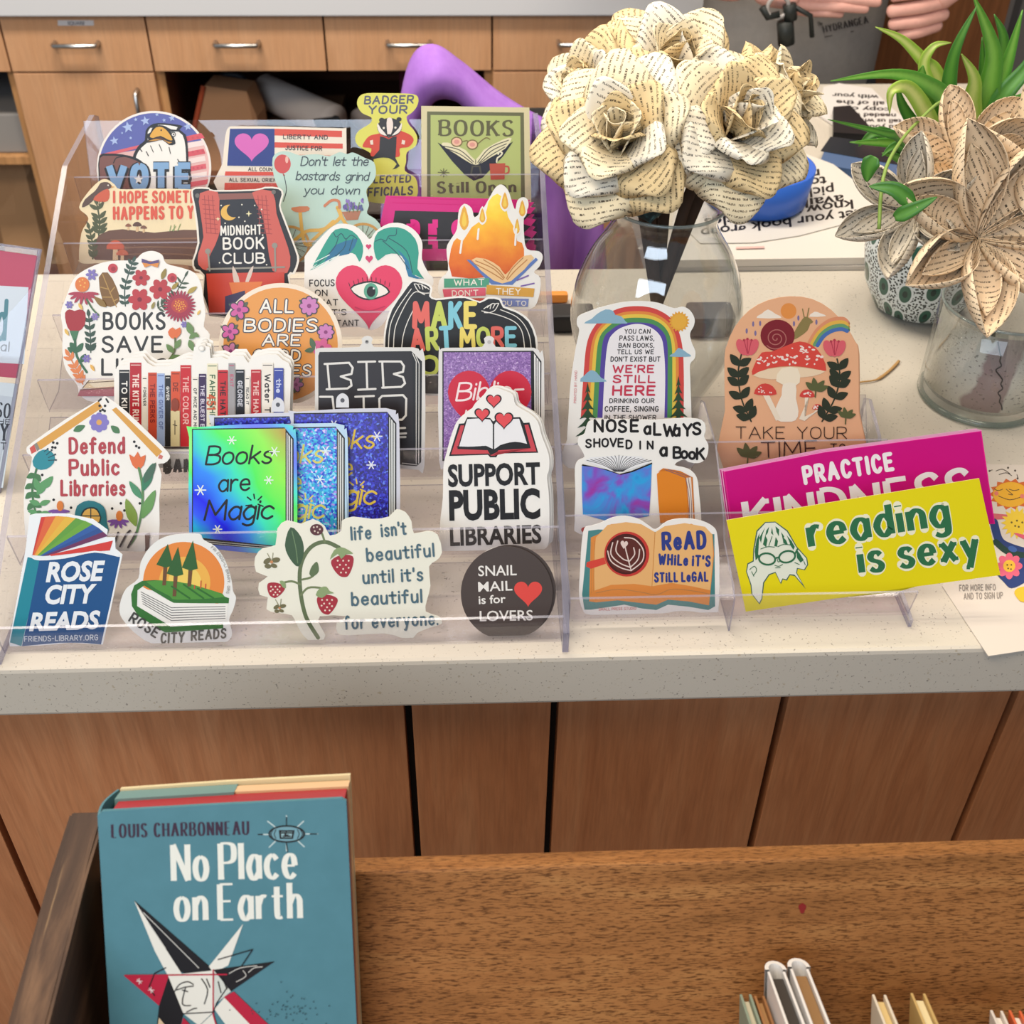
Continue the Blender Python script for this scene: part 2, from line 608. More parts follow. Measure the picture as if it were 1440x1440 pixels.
# the small rack beside it
X2L, X2R = 0.0469, 0.325
XM = 0.1776
LY2 = [0.028, 0.095, 0.155]
BPY2 = [864, 770, 672]
LZ2 = [onY(900, y, Y).z for y, Y in zip((838, 722, 622), LY2)]
ZB2 = [max(onY(900, y, Y + 0.009).z, ZC + 0.0035) for y, Y in zip(BPY2, LY2)]
rack2 = empty('display_rack', ((X2L + X2R) / 2, 0.12, ZC), 'small clear acrylic three-tier holder with two columns of stickers', 'rack')
Y2B = 0.222
Z2B = onY(1120, 556, Y2B).z
for k in range(3):
    y, z = LY2[k], LZ2[k]
    ny, nz = (LY2[k + 1] + 0.003, ZB2[k + 1] - 0.005) if k < 2 else (Y2B, Z2B)
    zb = ZB2[k]
    bm = bmesh.new()
    ribbon_x(bm, [(y, z), (y + 0.005, zb), (y + 0.026, zb), (ny, nz)], 0.0022, X2L, X2R, rack2.location)
    bm_obj('tier', bm, [M_ACRYL2, M_ACRE], rack2)
for x0, w in ((X2L - 0.0015, 0.0015), (XM - 0.0007, 0.0014), (X2R, 0.003)):
    bm = bmesh.new()
    prof = [(0.026, ZC + .0004), (0.026, ZC + .008), (0.07, ZC + .014), (0.11, ZC + .026), (0.145, ZC + .05), (0.175, ZC + .085), (Y2B - .008, Z2B), (Y2B + .003, Z2B - .006), (Y2B + .003, ZC + .0004)] if x0 == X2R else [(0.026, ZC + .0004), (0.026, LZ2[0] - .004), (0.036, LZ2[0] + 0.002), (0.080, LZ2[0] + 0.010), (0.094, LZ2[1] - .004), (0.152, LZ2[2] - .002), (Y2B - .008, Z2B), (Y2B + .003, Z2B - .006), (Y2B + .003, ZC + .0004)]
    prism_x(bm, prof, x0, x0 + w, 1, 0, rack2.location)
    bm_obj('divider' if w == 0.0014 else 'side_panel', bm, [M_ACRYL, M_ACRE], rack2)


# ================================================================== planes that hold the stickers
def lean(deg, y, z):
    a = math.radians(deg)
    return (Vector((0, y, z)), Vector((0, -math.cos(a), math.sin(a))))


def slide(p, n, off):
    """a parallel plane further back in the pocket, its base kept on the pocket floor"""
    q = p - n * off
    up = Vector((0, n.z, -n.y))
    return (q + up * ((p.z - q.z) / up.z), n)


def tier(k, deg=24, off=0.0):
    p, n = lean(deg, LY[k] + 0.010, ZB[k] + 0.0006)
    return slide(p, n, off)


def tier2(k, deg=22, off=0.0):
    p, n = lean(deg, LY2[k] + 0.009, ZB2[k] + 0.0006)
    return slide(p, n, off)


# ================================================================== old wooden book cart
k = NT('worn_oak')
v = k.coord('Object', (1.2, 10, 10))
a = k.noise(v, 5, 6, 0.65, 0.6)
pores = k.noise(k.coord('Object', (150, 1300, 1300)), 1.0, 2, 0.6, 0.2)
wear = k.noise(k.coord('Object', (4, 6, 6)), 2.2, 4)
c = k.ramp(a, [(0.25, '#7b5029'), (0.5, '#946236'), (0.75, '#a67645')])
c = k.mix(k.ramp(pores, [(0.39, (1, 1, 1, 1)), (0.48, (0, 0, 0, 1))]), c, '#583517')
c = k.mix(k.math('MULTIPLY', k.ramp(wear, [(0.55, (0, 0, 0, 1)), (0.75, (1, 1, 1, 1))]), 0.3), c, '#6a4020')
M_OAK = k.fin(c, 0.6, 0.2, pores, 0.25, 0.0008)
k = NT('dark_scuffed_wood')
v = k.coord('Object', (10, 1.2, 10))
a = k.noise(v, 4, 6, 0.65, 1.0)
sc = k.noise(k.coord('Object', (200, 9, 60)), 1.0, 3, 0.6)
c = k.ramp(a, [(0.3, '#2c1c14'), (0.55, '#453023'), (0.75, '#6d503a')])
c = k.mix(k.ramp(sc, [(0.62, (0, 0, 0, 1)), (0.75, (1, 1, 1, 1))]), c, '#8d7050')
M_DARK = k.fin(c, 0.55, 0.25, sc, 0.15, 0.0008)

VN = Vector(RW @ np.array([0, 0, 1.0]))           # towards the camera
BT = math.radians(30)
bn = Vector((0, -math.cos(BT), math.sin(BT)))     # normal of the leaning back board
bu = Vector((0, math.sin(BT), math.cos(BT)))      # up along the board
bp = Vector(CAM + ray(900, 1214) * 0.73)          # a point on the board's top edge
BXL, BXR = -0.262, 0.62
cart = empty('book_cart', (0.15, -0.33, 0.0), 'old wooden book cart with scuffed oak back board', 'cart')
Mb = Matrix(((1, 0, 0), (0, bu.y, -bn.y), (0, bu.z, -bn.z))).to_4x4()   # local x, up, depth


def cartbox(name, x0, x1, u0, u1, d0, d1, m, bev=0.002):
    bm = bmesh.new()
    bbox(bm, (x0, u0, d0), (x1, u1, d1), 0, None, bev)
    M = Matrix.Translation(bp - cart.location) @ Mb
    M = Matrix.Translation(Vector((-bp.x, 0, 0))) @ M
    bmesh.ops.transform(bm, matrix=M, verts=bm.verts)
    return bm_obj(name, bm, m, cart)


cartbox('back_board', BXL, BXR, -0.2005, 0.0, 0.0, 0.02, M_OAK, 0.002)
cartbox('shelf_board', BXL, BXR, -0.2155, -0.2005, -0.20, 0.02, M_OAK, 0.002)
# end boards: level along their upper edge, as the photograph shows the dark one
for xa, xb in ((BXL - 0.022, BXL), (BXR, BXR + 0.022)):
    bm = bmesh.new()
    zt = onX_z = None
    P = [(-0.185, 1.007), (-0.235, 1.007), (-0.46, 1.000), (-0.50, 0.96), (-0.47, 0.60), (-0.22, 0.60)]
    prism_x(bm, P, xa, xb, 0, 0, cart.location)
    es = list(bm.edges)
    bmesh.ops.bevel(bm, geom=es, offset=0.002, segments=2, affect='EDGES')
    bm_obj('end_board', bm, M_DARK, cart)
for xa in (BXL - 0.02, BXR - 0.02):
    for yy in (-0.47, -0.26):
        bm = bmesh.new()
        bbox(bm, Vector((xa, yy, 0.0)) - cart.location, Vector((xa + 0.04, yy + 0.04, 0.62)) - cart.location, 0, None, 0.003)
        bm_obj('leg', bm, M_DARK, cart)

# ================================================================== lettering: a stroke alphabet
_G = '''A 8|0,0 4,10 8,0|1.4,3.5 6.6,3.5
B 6.5|0,0 0,10|~0,10 3.4,10 5.7,9 5.7,6.4 3.4,5.3 0,5.3|~0,5.3 4,5.2 6.5,4 6.5,1.3 4,0 0,0
C 6.6|~6.6,8.2 5,9.8 3,10 .9,8.6 0,5 .9,1.4 3,0 5,.2 6.6,1.8
D 6.8|0,0 0,10|~0,10 3,10 5.8,8.5 6.8,5 5.8,1.5 3,0 0,0
E 6|6,10 0,10 0,0 6,0|0,5.2 5,5.2
F 6|6,10 0,10 0,0|0,5 5,5
G 7|~6.8,8.3 5.2,9.8 3.2,10 .9,8.6 0,5 .9,1.4 3.2,0 5.4,.3 7,2|7,2 7,4.6 4,4.6
H 7|0,0 0,10|7,0 7,10|0,5.2 7,5.2
I 0|0,0 0,10
J 5|~5,10 5,3 4.3,.8 2.5,0 .7,.8 0,2.5
K 6.6|0,0 0,10|6.3,10 0,4.2|2.2,6.2 6.6,0
L 5.5|0,10 0,0 5.5,0
M 9|0,0 .6,10 4.5,2.5 8.4,10 9,0
N 7|0,0 0,10 7,0 7,10
O 7.6|~3.8,10 1,8.7 0,5 1,1.3 3.8,0 6.6,1.3 7.6,5 6.6,8.7 3.8,10
P 6.3|0,0 0,10|~0,10 4,10 6.3,9 6.3,5.8 4,4.7 0,4.7
Q 7.6|~3.8,10 1,8.7 0,5 1,1.3 3.8,0 6.6,1.3 7.6,5 6.6,8.7 3.8,10|4.5,2.5 7.5,-.8
R 6.8|0,0 0,10|~0,10 4,10 6.3,9 6.3,5.8 4,4.7 0,4.7|3,4.7 6.8,0
S 6.1|~6,8.5 4.8,9.8 3,10 .8,9 .4,7.2 1.6,5.8 4.5,4.6 6.1,3 5.7,1 3.4,0 1.4,.3 0,1.8
T 7|0,10 7,10|3.5,10 3.5,0
U 6.8|~0,10 0,3.5 .8,1 3.4,0 6,1 6.8,3.5 6.8,10
V 7.6|0,10 3.8,0 7.6,10
W 10.4|0,10 2.6,0 5.2,8 7.8,0 10.4,10
X 7|0,10 7,0|7,10 0,0
Y 7|0,10 3.5,5 7,10|3.5,5 3.5,0
Z 6.5|0,10 6.5,10 0,0 6.5,0
a 5|~5,5 3.5,6.4 1.5,6 0,3.2 1.2,.4 3,0 5,2|5,6.5 5,0
b 5.2|0,10 0,0|~0,4.5 1.6,6.3 3.6,6.3 5.2,3.2 3.8,.2 1.6,.2 0,2
c 5|~5,5.2 3,6.5 .8,5.4 0,3.2 .8,1 3,0 5,1.2
d 5|5,10 5,0|~5,4.5 3.5,6.4 1.5,6 0,3.2 1.2,.4 3,0 5,2
e 5.1|.2,3.4 5.1,3.4|~5.1,3.4 4.5,5.7 2.7,6.5 .8,5.5 0,3.2 .9,.9 2.9,0 5,1.2
f 4.3|~4.3,9.3 3,10 1.7,9 1.5,6 1.5,0|-.6,6.2 4.2,6.2
g 5|~5,5 3.5,6.4 1.5,6 0,3.2 1.2,.4 3,0 5,2|~5,6.5 5,-1 4.2,-2.8 2.2,-3.3 .4,-2.4
h 4.8|0,0 0,10|~0,4 1.5,6 3.2,6.5 4.6,5.4 4.8,3.5 4.8,0
i 0|0,0 0,6.5|0,8.7 0,9.1
j 2|~2,6.5 2,-1 1.2,-2.8 -.4,-3.2|2,8.7 2,9.1
k 5|0,0 0,10|4.6,6.5 0,2.4|1.5,3.8 5,0
l 0|0,0 0,10
m 8|0,0 0,6.5|~0,4 1.3,6 2.6,6.5 3.8,5.4 4,3.5 4,0|~4,4 5.3,6 6.6,6.5 7.8,5.4 8,3.5 8,0
n 4.8|0,0 0,6.5|~0,4 1.5,6 3,6.5 4.5,5.4 4.8,3.5 4.8,0
o 5.4|~2.7,6.5 .8,5.6 0,3.2 .8,.9 2.7,0 4.6,.9 5.4,3.2 4.6,5.6 2.7,6.5
p 5.2|0,6.5 0,-3.3|~0,4.5 1.6,6.3 3.6,6.3 5.2,3.2 3.8,.2 1.6,.2 0,2
q 5|5,6.5 5,-3.3|~5,4.5 3.5,6.4 1.5,6 0,3.2 1.2,.4 3,0 5,2
r 3.6|0,0 0,6.5|~0,3.8 1.2,5.8 2.4,6.5 3.6,6.2
s 4.4|~4.3,5.4 3.2,6.4 1.4,6.3 .4,5 1.2,3.8 3.4,2.9 4.4,1.6 3.4,.2 1.6,0 0,1
t 4|~1.6,9 1.6,1.6 2.4,.2 4,.4|-.9,6.3 4.4,6.3
u 4.8|~0,6.5 0,2.5 .8,.4 2.4,0 4,.8 4.8,2.6|4.8,6.5 4.8,0
v 5|0,6.5 2.5,0 5,6.5
w 7.4|0,6.5 1.9,0 3.7,5.5 5.5,0 7.4,6.5
x 4.8|0,6.5 4.8,0|4.8,6.5 0,0
y 5|0,6.5 2.6,.4|5,6.5 1.6,-3.2 .2,-3
z 4.6|0,6.5 4.6,6.5 0,0 4.6,0
' 0|0,10 0,7.6
. 0|0,0 0,.3
, .8|.8,.4 0,-1.8
- 4|0,4.6 4,4.6
! 0|0,10 0,3|0,0 0,.3
? 5|~0,8 1,9.8 3,10 4.8,8.8 4.4,6.6 2.6,5.2 2.4,3|2.4,.2 2.4,0
1 2|0,8 2,10 2,0
4 6|4.5,0 4.5,10 0,3 6,3
5 5.5|5,10 .8,10 .4,5.6|~.4,5.6 2.6,6.3 5,5 5.4,2.6 4,.4 2,0 0,1'''
GLY = {}
for ln in _G.split('\n'):
    hd, *st = ln.split('|')
    ch, w = hd[0], float(hd[1:])
    ss = []
    for s_ in st:
        sm = s_.startswith('~')
        p = [tuple(float(q) for q in t.split(',')) for t in s_.lstrip('~').split()]
        if sm:
            p = catmull(p, False, 4)
        ss.append(p)
    GLY[ch] = (w, ss)


class Art:
    """flat printed thing on a plane: a slab cut to an outline with ink laid on it layer over layer; all points are photograph pixels"""
    STEP = 0.00003

    def __init__(s, plane, n_off=0.0):
        s.p0, s.n = Vector(plane[0]), Vector(plane[1]).normalized()
        s.V, s.F, s.MI, s.mats, s.L = [], [], [], [], 0
        s.Z = (0, 0, 1)

    def z(s, x0, y0, k):
        """use the pixels of an enlarged view: origin and enlargement"""
        s.Z = (x0, y0, 1.0 / k)
        return s

    def pt(s, x, y):
        v = onP(x, y, s.p0, s.n)
        if v.z < s.p0.z and abs(s.n.y) > 1e-4:                          # the foot of a sticker rests on the floor of its pocket
            up = Vector((0, s.n.z, -s.n.y))
            v += up * ((s.p0.z - v.z) / up.z)
        return v

    def T(s, p):
        return (s.Z[0] + p[0] * s.Z[2], s.Z[1] + p[1] * s.Z[2])

    def _mi(s, c):
        m = mat(c, 0.38, 0.35) if isinstance(c, str) else c
        if m not in s.mats:
            s.mats.append(m)
        return s.mats.index(m)

    def _put(s, polys, c, raw=False):
        s.L += 1
        off = s.n * (s.L * s.STEP)
        mi = s._mi(c)
        for pi_, poly in enumerate(polys):
            off = s.n * (s.L * s.STEP + (pi_ % 13) * 1.5e-6)
            pp = poly if raw else [s.T(p) for p in poly]
            ar = sum(pp[i - 1][0] * pp[i][1] - pp[i][0] * pp[i - 1][1] for i in range(len(pp)))
            if abs(ar) < 1e-9:
                continue
            if ar > 0:
                pp = pp[::-1]
            b = len(s.V)
            s.V += [s.pt(x, y) + off for x, y in pp]
            s.F.append(tuple(range(b, b + len(pp))))
            s.MI.append(mi)

    def slab(s, c, pts, smooth=3, t=0.0006, edge=None):
        pts = [s.T(p) for p in pts]
        if smooth:
            pts = catmull(pts, True, smooth)
        s.out = pts
        s.outcol = c
        s._put([pts], c, True)
        b = len(s.V) - len(pts)
        n = len(pts)
        base = len(s.V)
        s.V += [v - s.n * t for v in s.V[b:b + n]]
        s.F.append(tuple(range(base + n - 1, base - 1, -1)))
        s.MI.append(s._mi(c))
        e = s._mi(edge or c)
        for i in range(n):
            j = (i + 1) % n
            s.F.append((b + j, b + i, base + i, base + j))
            s.MI.append(e)
        return s

    def f(s, c, pts, smooth=0):
        pts = [tuple(p) for p in pts]
        if smooth:
            pts = catmull(pts, True, smooth)
        s._put([pts], c)
        return s

    def multi(s, c, polys):
        s._put(polys, c)
        return s

    def el(s, c, x, y, rx, ry=None, rot=0.0, n=28):
        s._put([s._el(x, y, rx, ry or rx, rot, n)], c)
        return s

    def _el(s, x, y, rx, ry, rot=0.0, n=16):
        ca, sa = math.cos(math.radians(rot)), math.sin(math.radians(rot))
        return [(x + rx * math.cos(t) * ca - ry * math.sin(t) * sa, y + rx * math.cos(t) * sa + ry * math.sin(t) * ca)
                for t in (2 * PI * i / n for i in range(n))]

    def dots(s, c, pts, r, n=8):
        s._put([s._el(x, y, r, r, 0, n) for x, y in pts], c)
        return s

    def leafp(s, x, y, L, w, ang):
        ca, sa = math.cos(math.radians(ang)), -math.sin(math.radians(ang))
        P = []
        for t in (0, .15, .35, .6, .85, 1, .85, .6, .35, .15):
            P.append(t)
        up = [(0, 0), (.15, .55), (.4, 1), (.7, .75), (1, 0), (.7, -.75), (.4, -1), (.15, -.55)]
        return [(x + ca * u * L - sa * v * w, y + sa * u * L + ca * v * w) for u, v in up]

    def leaf(s, c, x, y, L, w, ang):
        return s.f(c, s.leafp(x, y, L, w, ang), 2)

    def sprig(s, c, pts, L, w, lw=1.0, n=6, spread=55, tip=True):
        """a stem with leaves on both sides"""
        q = catmull(pts, False, 6)
        s.line(c, q, lw)
        P = []
        for i in range(n):
            t = int((i + 0.6) / n * (len(q) - 2))
            dx, dy = q[t + 1][0] - q[t][0], q[t + 1][1] - q[t][1]
            a = math.degrees(math.atan2(-dy, dx))
            for sg in (1, -1):
                P.append(catmull(s.leafp(q[t][0], q[t][1], L, w, a + sg * spread), True, 2))
        if tip:
            P.append(catmull(s.leafp(q[-1][0], q[-1][1], L, w, a), True, 2))
        s._put(P, c)
        return s

    def flower(s, c, x, y, r, n=6, c2=None, r2=None, w=None, a0=0):
        P = []
        for i in range(n):
            a = 2 * PI * i / n + math.radians(a0)
            P.append(s._el(x + math.cos(a) * r * .58, y + math.sin(a) * r * .58, r * .44, (w or r * .3), math.degrees(a), 12))
        s._put(P, c)
        if c2:
            s.el(c2, x, y, r2 or r * .3)
        return s

    def star(s, c, x, y, r, n=5, k=.42, a0=-90):
        P = []
        for i in range(2 * n):
            a = math.radians(a0) + PI * i / n
            q = r if i % 2 == 0 else r * k
            P.append((x + q * math.cos(a), y + q * math.sin(a)))
        return s.f(c, P)

    def heart(s, c, x, y, w, h=None, rot=0):
        h = h or w * .92
        P = []
        ca, sa = math.cos(math.radians(rot)), math.sin(math.radians(rot))
        for i in range(48):
            t = 2 * PI * i / 48
            u = 16 * math.sin(t) ** 3 / 32 * w
            v = -(13 * math.cos(t) - 5 * math.cos(2 * t) - 2 * math.cos(3 * t) - math.cos(4 * t)) / 29 * h
            P.append((x + u * ca - v * sa, y + u * sa + v * ca))
        return s.f(c, P)

    def _stroke(s, p, w, rnd=True, wf=None):
        """polygons of one pen stroke"""
        q = [p[0]]
        for a in p[1:]:
            if abs(a[0] - q[-1][0]) + abs(a[1] - q[-1][1]) > 1e-6:
                q.append(a)
        if len(q) < 2:
            return [s._el(q[0][0], q[0][1], w / 2, w / 2, 0, 10)]
        out = []
        wd = []
        seg = []
        for i in range(len(q) - 1):
            dx, dy = q[i + 1][0] - q[i][0], q[i + 1][1] - q[i][1]
            L = math.hypot(dx, dy)
            seg.append((dx / L, dy / L))
            wd.append(wf(dx / L, dy / L) if wf else w)
        run = [0]
        def flush(a, b):
            l, r = [], []
            for i in range(a, b + 1):
                d0 = seg[max(i - 1, a)]; d1 = seg[min(i, b - 1)]
                nx, ny = -(d0[1] + d1[1]), d0[0] + d1[0]
                m = math.hypot(nx, ny) or 1
                nx, ny = nx / m, ny / m
                cs = max(0.6, abs(nx * -d1[1] + ny * d1[0]))
                ww = (wd[max(i - 1, a)] + wd[min(i, b - 1)]) / 4 / cs
                l.append((q[i][0] + nx * ww, q[i][1] + ny * ww))
                r.append((q[i][0] - nx * ww, q[i][1] - ny * ww))
            for i in range(len(l) - 1):
                out.append([l[i], l[i + 1], r[i + 1], r[i]])
        a = 0
        for i in range(1, len(q) - 1):
            if seg[i - 1][0] * seg[i][0] + seg[i - 1][1] * seg[i][1] < 0.72:
                flush(a, i)
                a = i
                if rnd:
                    ww = min(wd[i - 1], wd[i]) / 2
                    out.append(s._el(q[i][0], q[i][1], ww, ww, 0, 10))
        flush(a, len(q) - 1)
        if rnd:
            for i, k in ((0, 0), (-1, -1)):
                out.append(s._el(q[i][0], q[i][1], wd[k] / 2, wd[k] / 2, 0, 10))
        return out

    def line(s, c, pts, w=1.0, smooth=0, rnd=True):
        pts = [tuple(p) for p in pts]
        if smooth:
            pts = catmull(pts, False, smooth)
        s._put(s._stroke(pts, w, rnd), c)
        return s

    def lines(s, c, ll, w=1.0, smooth=0):
        P = []
        for pts in ll:
            P += s._stroke(catmull(pts, False, smooth) if smooth else list(pts), w)
        s._put(P, c)
        return s

    def text(s, c, txt, x, y, h, x1=None, y1=None, w=0.13, gap=1.7, slant=0.0, serif=0.0, thin=None, jit=0.0, space=5.0, out=None, ow=0.1, rnd=True, arc=None, cols=None, seed=1):
        """lettering with baseline from (x, y) to (x1, y1); h is the height of a capital; w is the pen width over h"""
        if thin is None:
            w *= 1.18
        adv, pos, nl = 0.0, [], 0
        for ch in txt:
            if ch == ' ':
                adv += space
                continue
            pos.append((ch, adv, nl))
            adv += GLY[ch][0] + gap
            nl += 1
        tot = max(adv - gap, 0.1)
        k = h / 10.0
        y1 = y if y1 is None else y1
        pw = w * h
        if x1 is None:
            x1 = x + tot * k + nl * pw
        L = math.hypot(x1 - x, y1 - y)
        pw = min(pw, .6 * L / nl)
        sx = (L - nl * pw) / tot
        ux, uy = (x1 - x) / L, (y1 - y) / L
        rn = random.Random(seed)
        wf = None
        if thin is not None:
            def wf(dx, dy):
                return h * (thin + (w - thin) * abs(dy) ** 1.3)
        groups = []
        for ch, a, il in pos:
            jy = rn.uniform(-jit, jit) * h
            P, Q = [], []
            for st in GLY[ch][1]:
                pp = []
                for gx, gy in st:
                    lx = (a + gx) * sx + (il + .5) * pw + slant * gy * k
                    ly = -gy * k + jy
                    if arc:
                        t = lx / L
                        ly += arc * (4 * t * (1 - t)) * -1
                    pp.append((x + ux * lx - uy * ly, y + uy * lx + ux * ly))
                P += s._stroke(pp, h * w, rnd and thin is None, wf)
                if out:
                    Q += s._stroke(pp, h * (w + 2 * ow), True)
                if serif:
                    for i, j in ((0, 1), (-1, -2)):
                        dx, dy = st[j][0] - st[i][0], st[j][1] - st[i][1]
                        if abs(dy) > 0.85 * abs(dx) and (abs(st[i][1]) < .2 or abs(st[i][1] - 10) < .2 or abs(st[i][1] - 6.5) < .2) and ch not in 'CGSOQacegsoJtf':
                            cx, cy = pp[i]
                            dr = -1 if dy < 0 else 1
                            sw, sh = serif * h, (thin if thin is not None else w * .5) * h * dr
                            vx, vy = uy, -ux
                            P.append([(cx - sw * ux, cy - sw * uy), (cx + sw * ux, cy + sw * uy), (cx + sw * ux + sh * vx, cy + sw * uy + sh * vy), (cx - sw * ux + sh * vx, cy - sw * uy + sh * vy)])
            groups.append((P, Q))
        if out:
            s._put([q for g in groups for q in g[1]], out)
        if cols:
            for i, g in enumerate(groups):
                s._put(g[0], cols[i % len(cols)])
        else:
            s._put([q for g in groups for q in g[0]], c)
        return s

    def block(s, c, txt, x, y, x1, y1, h, bold=0.0, shear=0.0):
        """plain sans type set from (x, y) to (x1, y1) with capitals of height h"""
        cu = bpy.data.curves.new('type', 'FONT')
        cu.body = txt
        cu.offset = bold
        cu.shear = shear
        cu.resolution_u = 3
        o = bpy.data.objects.new('type', cu)
        COL.objects.link(o)
        dg = bpy.context.evaluated_depsgraph_get()
        me = o.evaluated_get(dg).to_mesh()
        co = [v.co.copy() for v in me.vertices]
        fs = [tuple(p.vertices) for p in me.polygons]
        xs = [v.x for v in co]
        xa, xb = min(xs), max(xs)
        cap = _CAP
        L = math.hypot(x1 - x, y1 - y)
        ux, uy = (x1 - x) / L, (y1 - y) / L
        k = L / (xb - xa)
        kh = h / cap
        P = []
        for fc in fs:
            P.append([(x + ux * (co[i].x - xa) * k + uy * co[i].y * kh, y + uy * (co[i].x - xa) * k - ux * co[i].y * kh) for i in fc])
        o.evaluated_get(dg).to_mesh_clear()
        bpy.data.objects.remove(o)
        bpy.data.curves.remove(cu)
        s._put(P, c)
        return s

    def done(s, name, label, cat='sticker', group=None, parent=None):
        o = meshobj(name, s.V, s.F, s.mats, s.MI, parent)
        if parent is None:
            tag(o, label, cat, group)
        return o


def cap_height():
    cu = bpy.data.curves.new('type', 'FONT')
    cu.body = 'H'
    o = bpy.data.objects.new('type', cu)
    COL.objects.link(o)
    me = o.evaluated_get(bpy.context.evaluated_depsgraph_get()).to_mesh()
    h = max(v.co.y for v in me.vertices)
    bpy.data.objects.remove(o)
    bpy.data.curves.remove(cu)
    return h


_CAP = cap_height()


def spare(a, plane_n, back, dx, dz, label, name='sticker', edge=None, cat='sticker', group=None, col=None):
    """another copy of a sticker tucked behind the first: same outline, shifted back in its pocket"""
    c = Art((a.p0 - a.n * back, a.n))
    c.V = [v - a.n * back + Vector((dx, 0, 0)) + Vector((0, a.n.z, -a.n.y)) * dz for v in a.V]
    up = Vector((0, a.n.z, -a.n.y))
    c.V = [v + up * max(0.0, (a.p0.z - v.z) / up.z) for v in c.V]
    c.F, c.MI, c.mats = a.F, a.MI, a.mats
    return c.done(name, label, cat, group)


def rnd_rect(x0, y0, x1, y1, r, n=4):
    P = []
    for cx, cy, a0 in ((x1 - r, y0 + r, -90), (x1 - r, y1 - r, 0), (x0 + r, y1 - r, 90), (x0 + r, y0 + r, 180)):
        for i in range(n + 1):
            a = math.radians(a0 + 90 * i / n)
            P.append((cx + r * math.cos(a), cy + r * math.sin(a)))
    return P


def circ(x, y, rx, ry=None, n=48):
    ry = ry or rx
    return [(x + rx * math.cos(2 * PI * i / n), y + ry * math.sin(2 * PI * i / n)) for i in range(n)]

# ================================================================== special inks
def holo(name, cols, scale, rot, dist=1.2):
    k = NT(name)
    v = k.coord('Object', (1, 1, 1), rot=rot)
    w = k.n('ShaderNodeTexWave', {'Vector': v, 'Scale': scale, 'Distortion': dist, 'Detail': 1.0, 'Detail Scale': 1.0})
    w.wave_profile = 'SIN'
    c = k.ramp(w.outputs['Fac'], cols)
    return k.fin(c, 0.25, 0.6)


def glitter(name, cols, scale):
    k = NT(name)
    vo = k.n('ShaderNodeTexVoronoi', {'Vector': k.coord('Object'), 'Scale': scale})
    sep = k.n('ShaderNodeSeparateColor', {0: vo.outputs['Color']})
    c = k.ramp(sep.outputs[0], cols, 'CONSTANT')
    return k.fin(c, 0.3, 0.6)


k = NT('iridescent_foil')
sp = k.n('ShaderNodeSeparateXYZ', {0: k.coord('Object')})
n1 = k.noise(k.coord('Object'), 22, 2, .5)
fo = k.math('ADD', k.math('MULTIPLY', sp.outputs[0], 7.0), k.math('MULTIPLY', sp.outputs[2], 5.2))
fo = k.math('ADD', fo, k.math('MULTIPLY_ADD', n1, .30, .07))
M_HOLO = k.fin(k.ramp(fo, [(0.02, '#1fb4e0'), (0.10, '#2f5cf0'), (0.20, '#1818e6'), (0.34, '#2a86f0'), (0.46, '#38dcb8'), (0.60, '#4fe858'), (0.78, '#8ee84c'), (0.90, '#a8b844'), (1.0, '#b9803c')]), .25, .6)
M_HOLOE = holo('iridescent_edge', [(0.0, '#6a7bf0'), (0.4, '#4fe0d0'), (0.7, '#55ec6a'), (1.0, '#8df07a')], 4.0, (0.2, 0.9, 0.3))
M_GLIT = glitter('cyan_glitter', [(0, '#1c49c8'), (.18, '#2f8fd8'), (.36, '#35b7e2'), (.5, '#5a6ad8'), (.62, '#2aa6c8'), (.76, '#7fd3ea'), (.88, '#a58be0'), (.95, '#d5c6f0')], 620)
M_GLITB = glitter('indigo_glitter', [(0, '#1d1480'), (.25, '#241a9c'), (.45, '#2c27b8'), (.65, '#191063'), (.8, '#3a44cf'), (.93, '#5c7be0')], 620)
M_GLITP = glitter('purple_glitter', [(0, '#6d4488'), (.3, '#7d549a'), (.55, '#8c62a6'), (.8, '#9d7ab4'), (.95, '#b89aca')], 900)
k = NT('watercolour_galaxy')
n1 = k.noise(k.coord('Object', (1, 1, 1), (0.3, 0, 0)), 42, 3, 0.5, 0.8)
M_GALAXY = k.fin(k.ramp(n1, [(0.3, '#9a2d94'), (0.42, '#7b51b8'), (0.52, '#4a80cf'), (0.62, '#2a9ad6'), (0.75, '#2f6fc4')]), 0.35, 0.4)
k = NT('painted_flame')
sp = k.n('ShaderNodeSeparateXYZ', {0: k.coord('Object')})
n1 = k.noise(k.coord('Object'), 60, 3)
M_FLAME = k.fin(k.ramp(k.math('ADD', k.math('MULTIPLY', sp.outputs[2], 12.0), k.math('MULTIPLY_ADD', n1, 0.35, -0.32)),
                       [(0.2, '#c9531f'), (0.42, '#df7a26'), (0.62, '#eda22c'), (0.85, '#f0c83a'), (1.0, '#f2dc55')]), 0.4, 0.3)

# ================================================================== top tier of the tall rack
W = '#efece6'
CR = '#efe4cf'
K = '#1b191a'
G_RACK = 'stickers shown in the tall rack'
G_SMALL = 'stickers shown in the small holder'

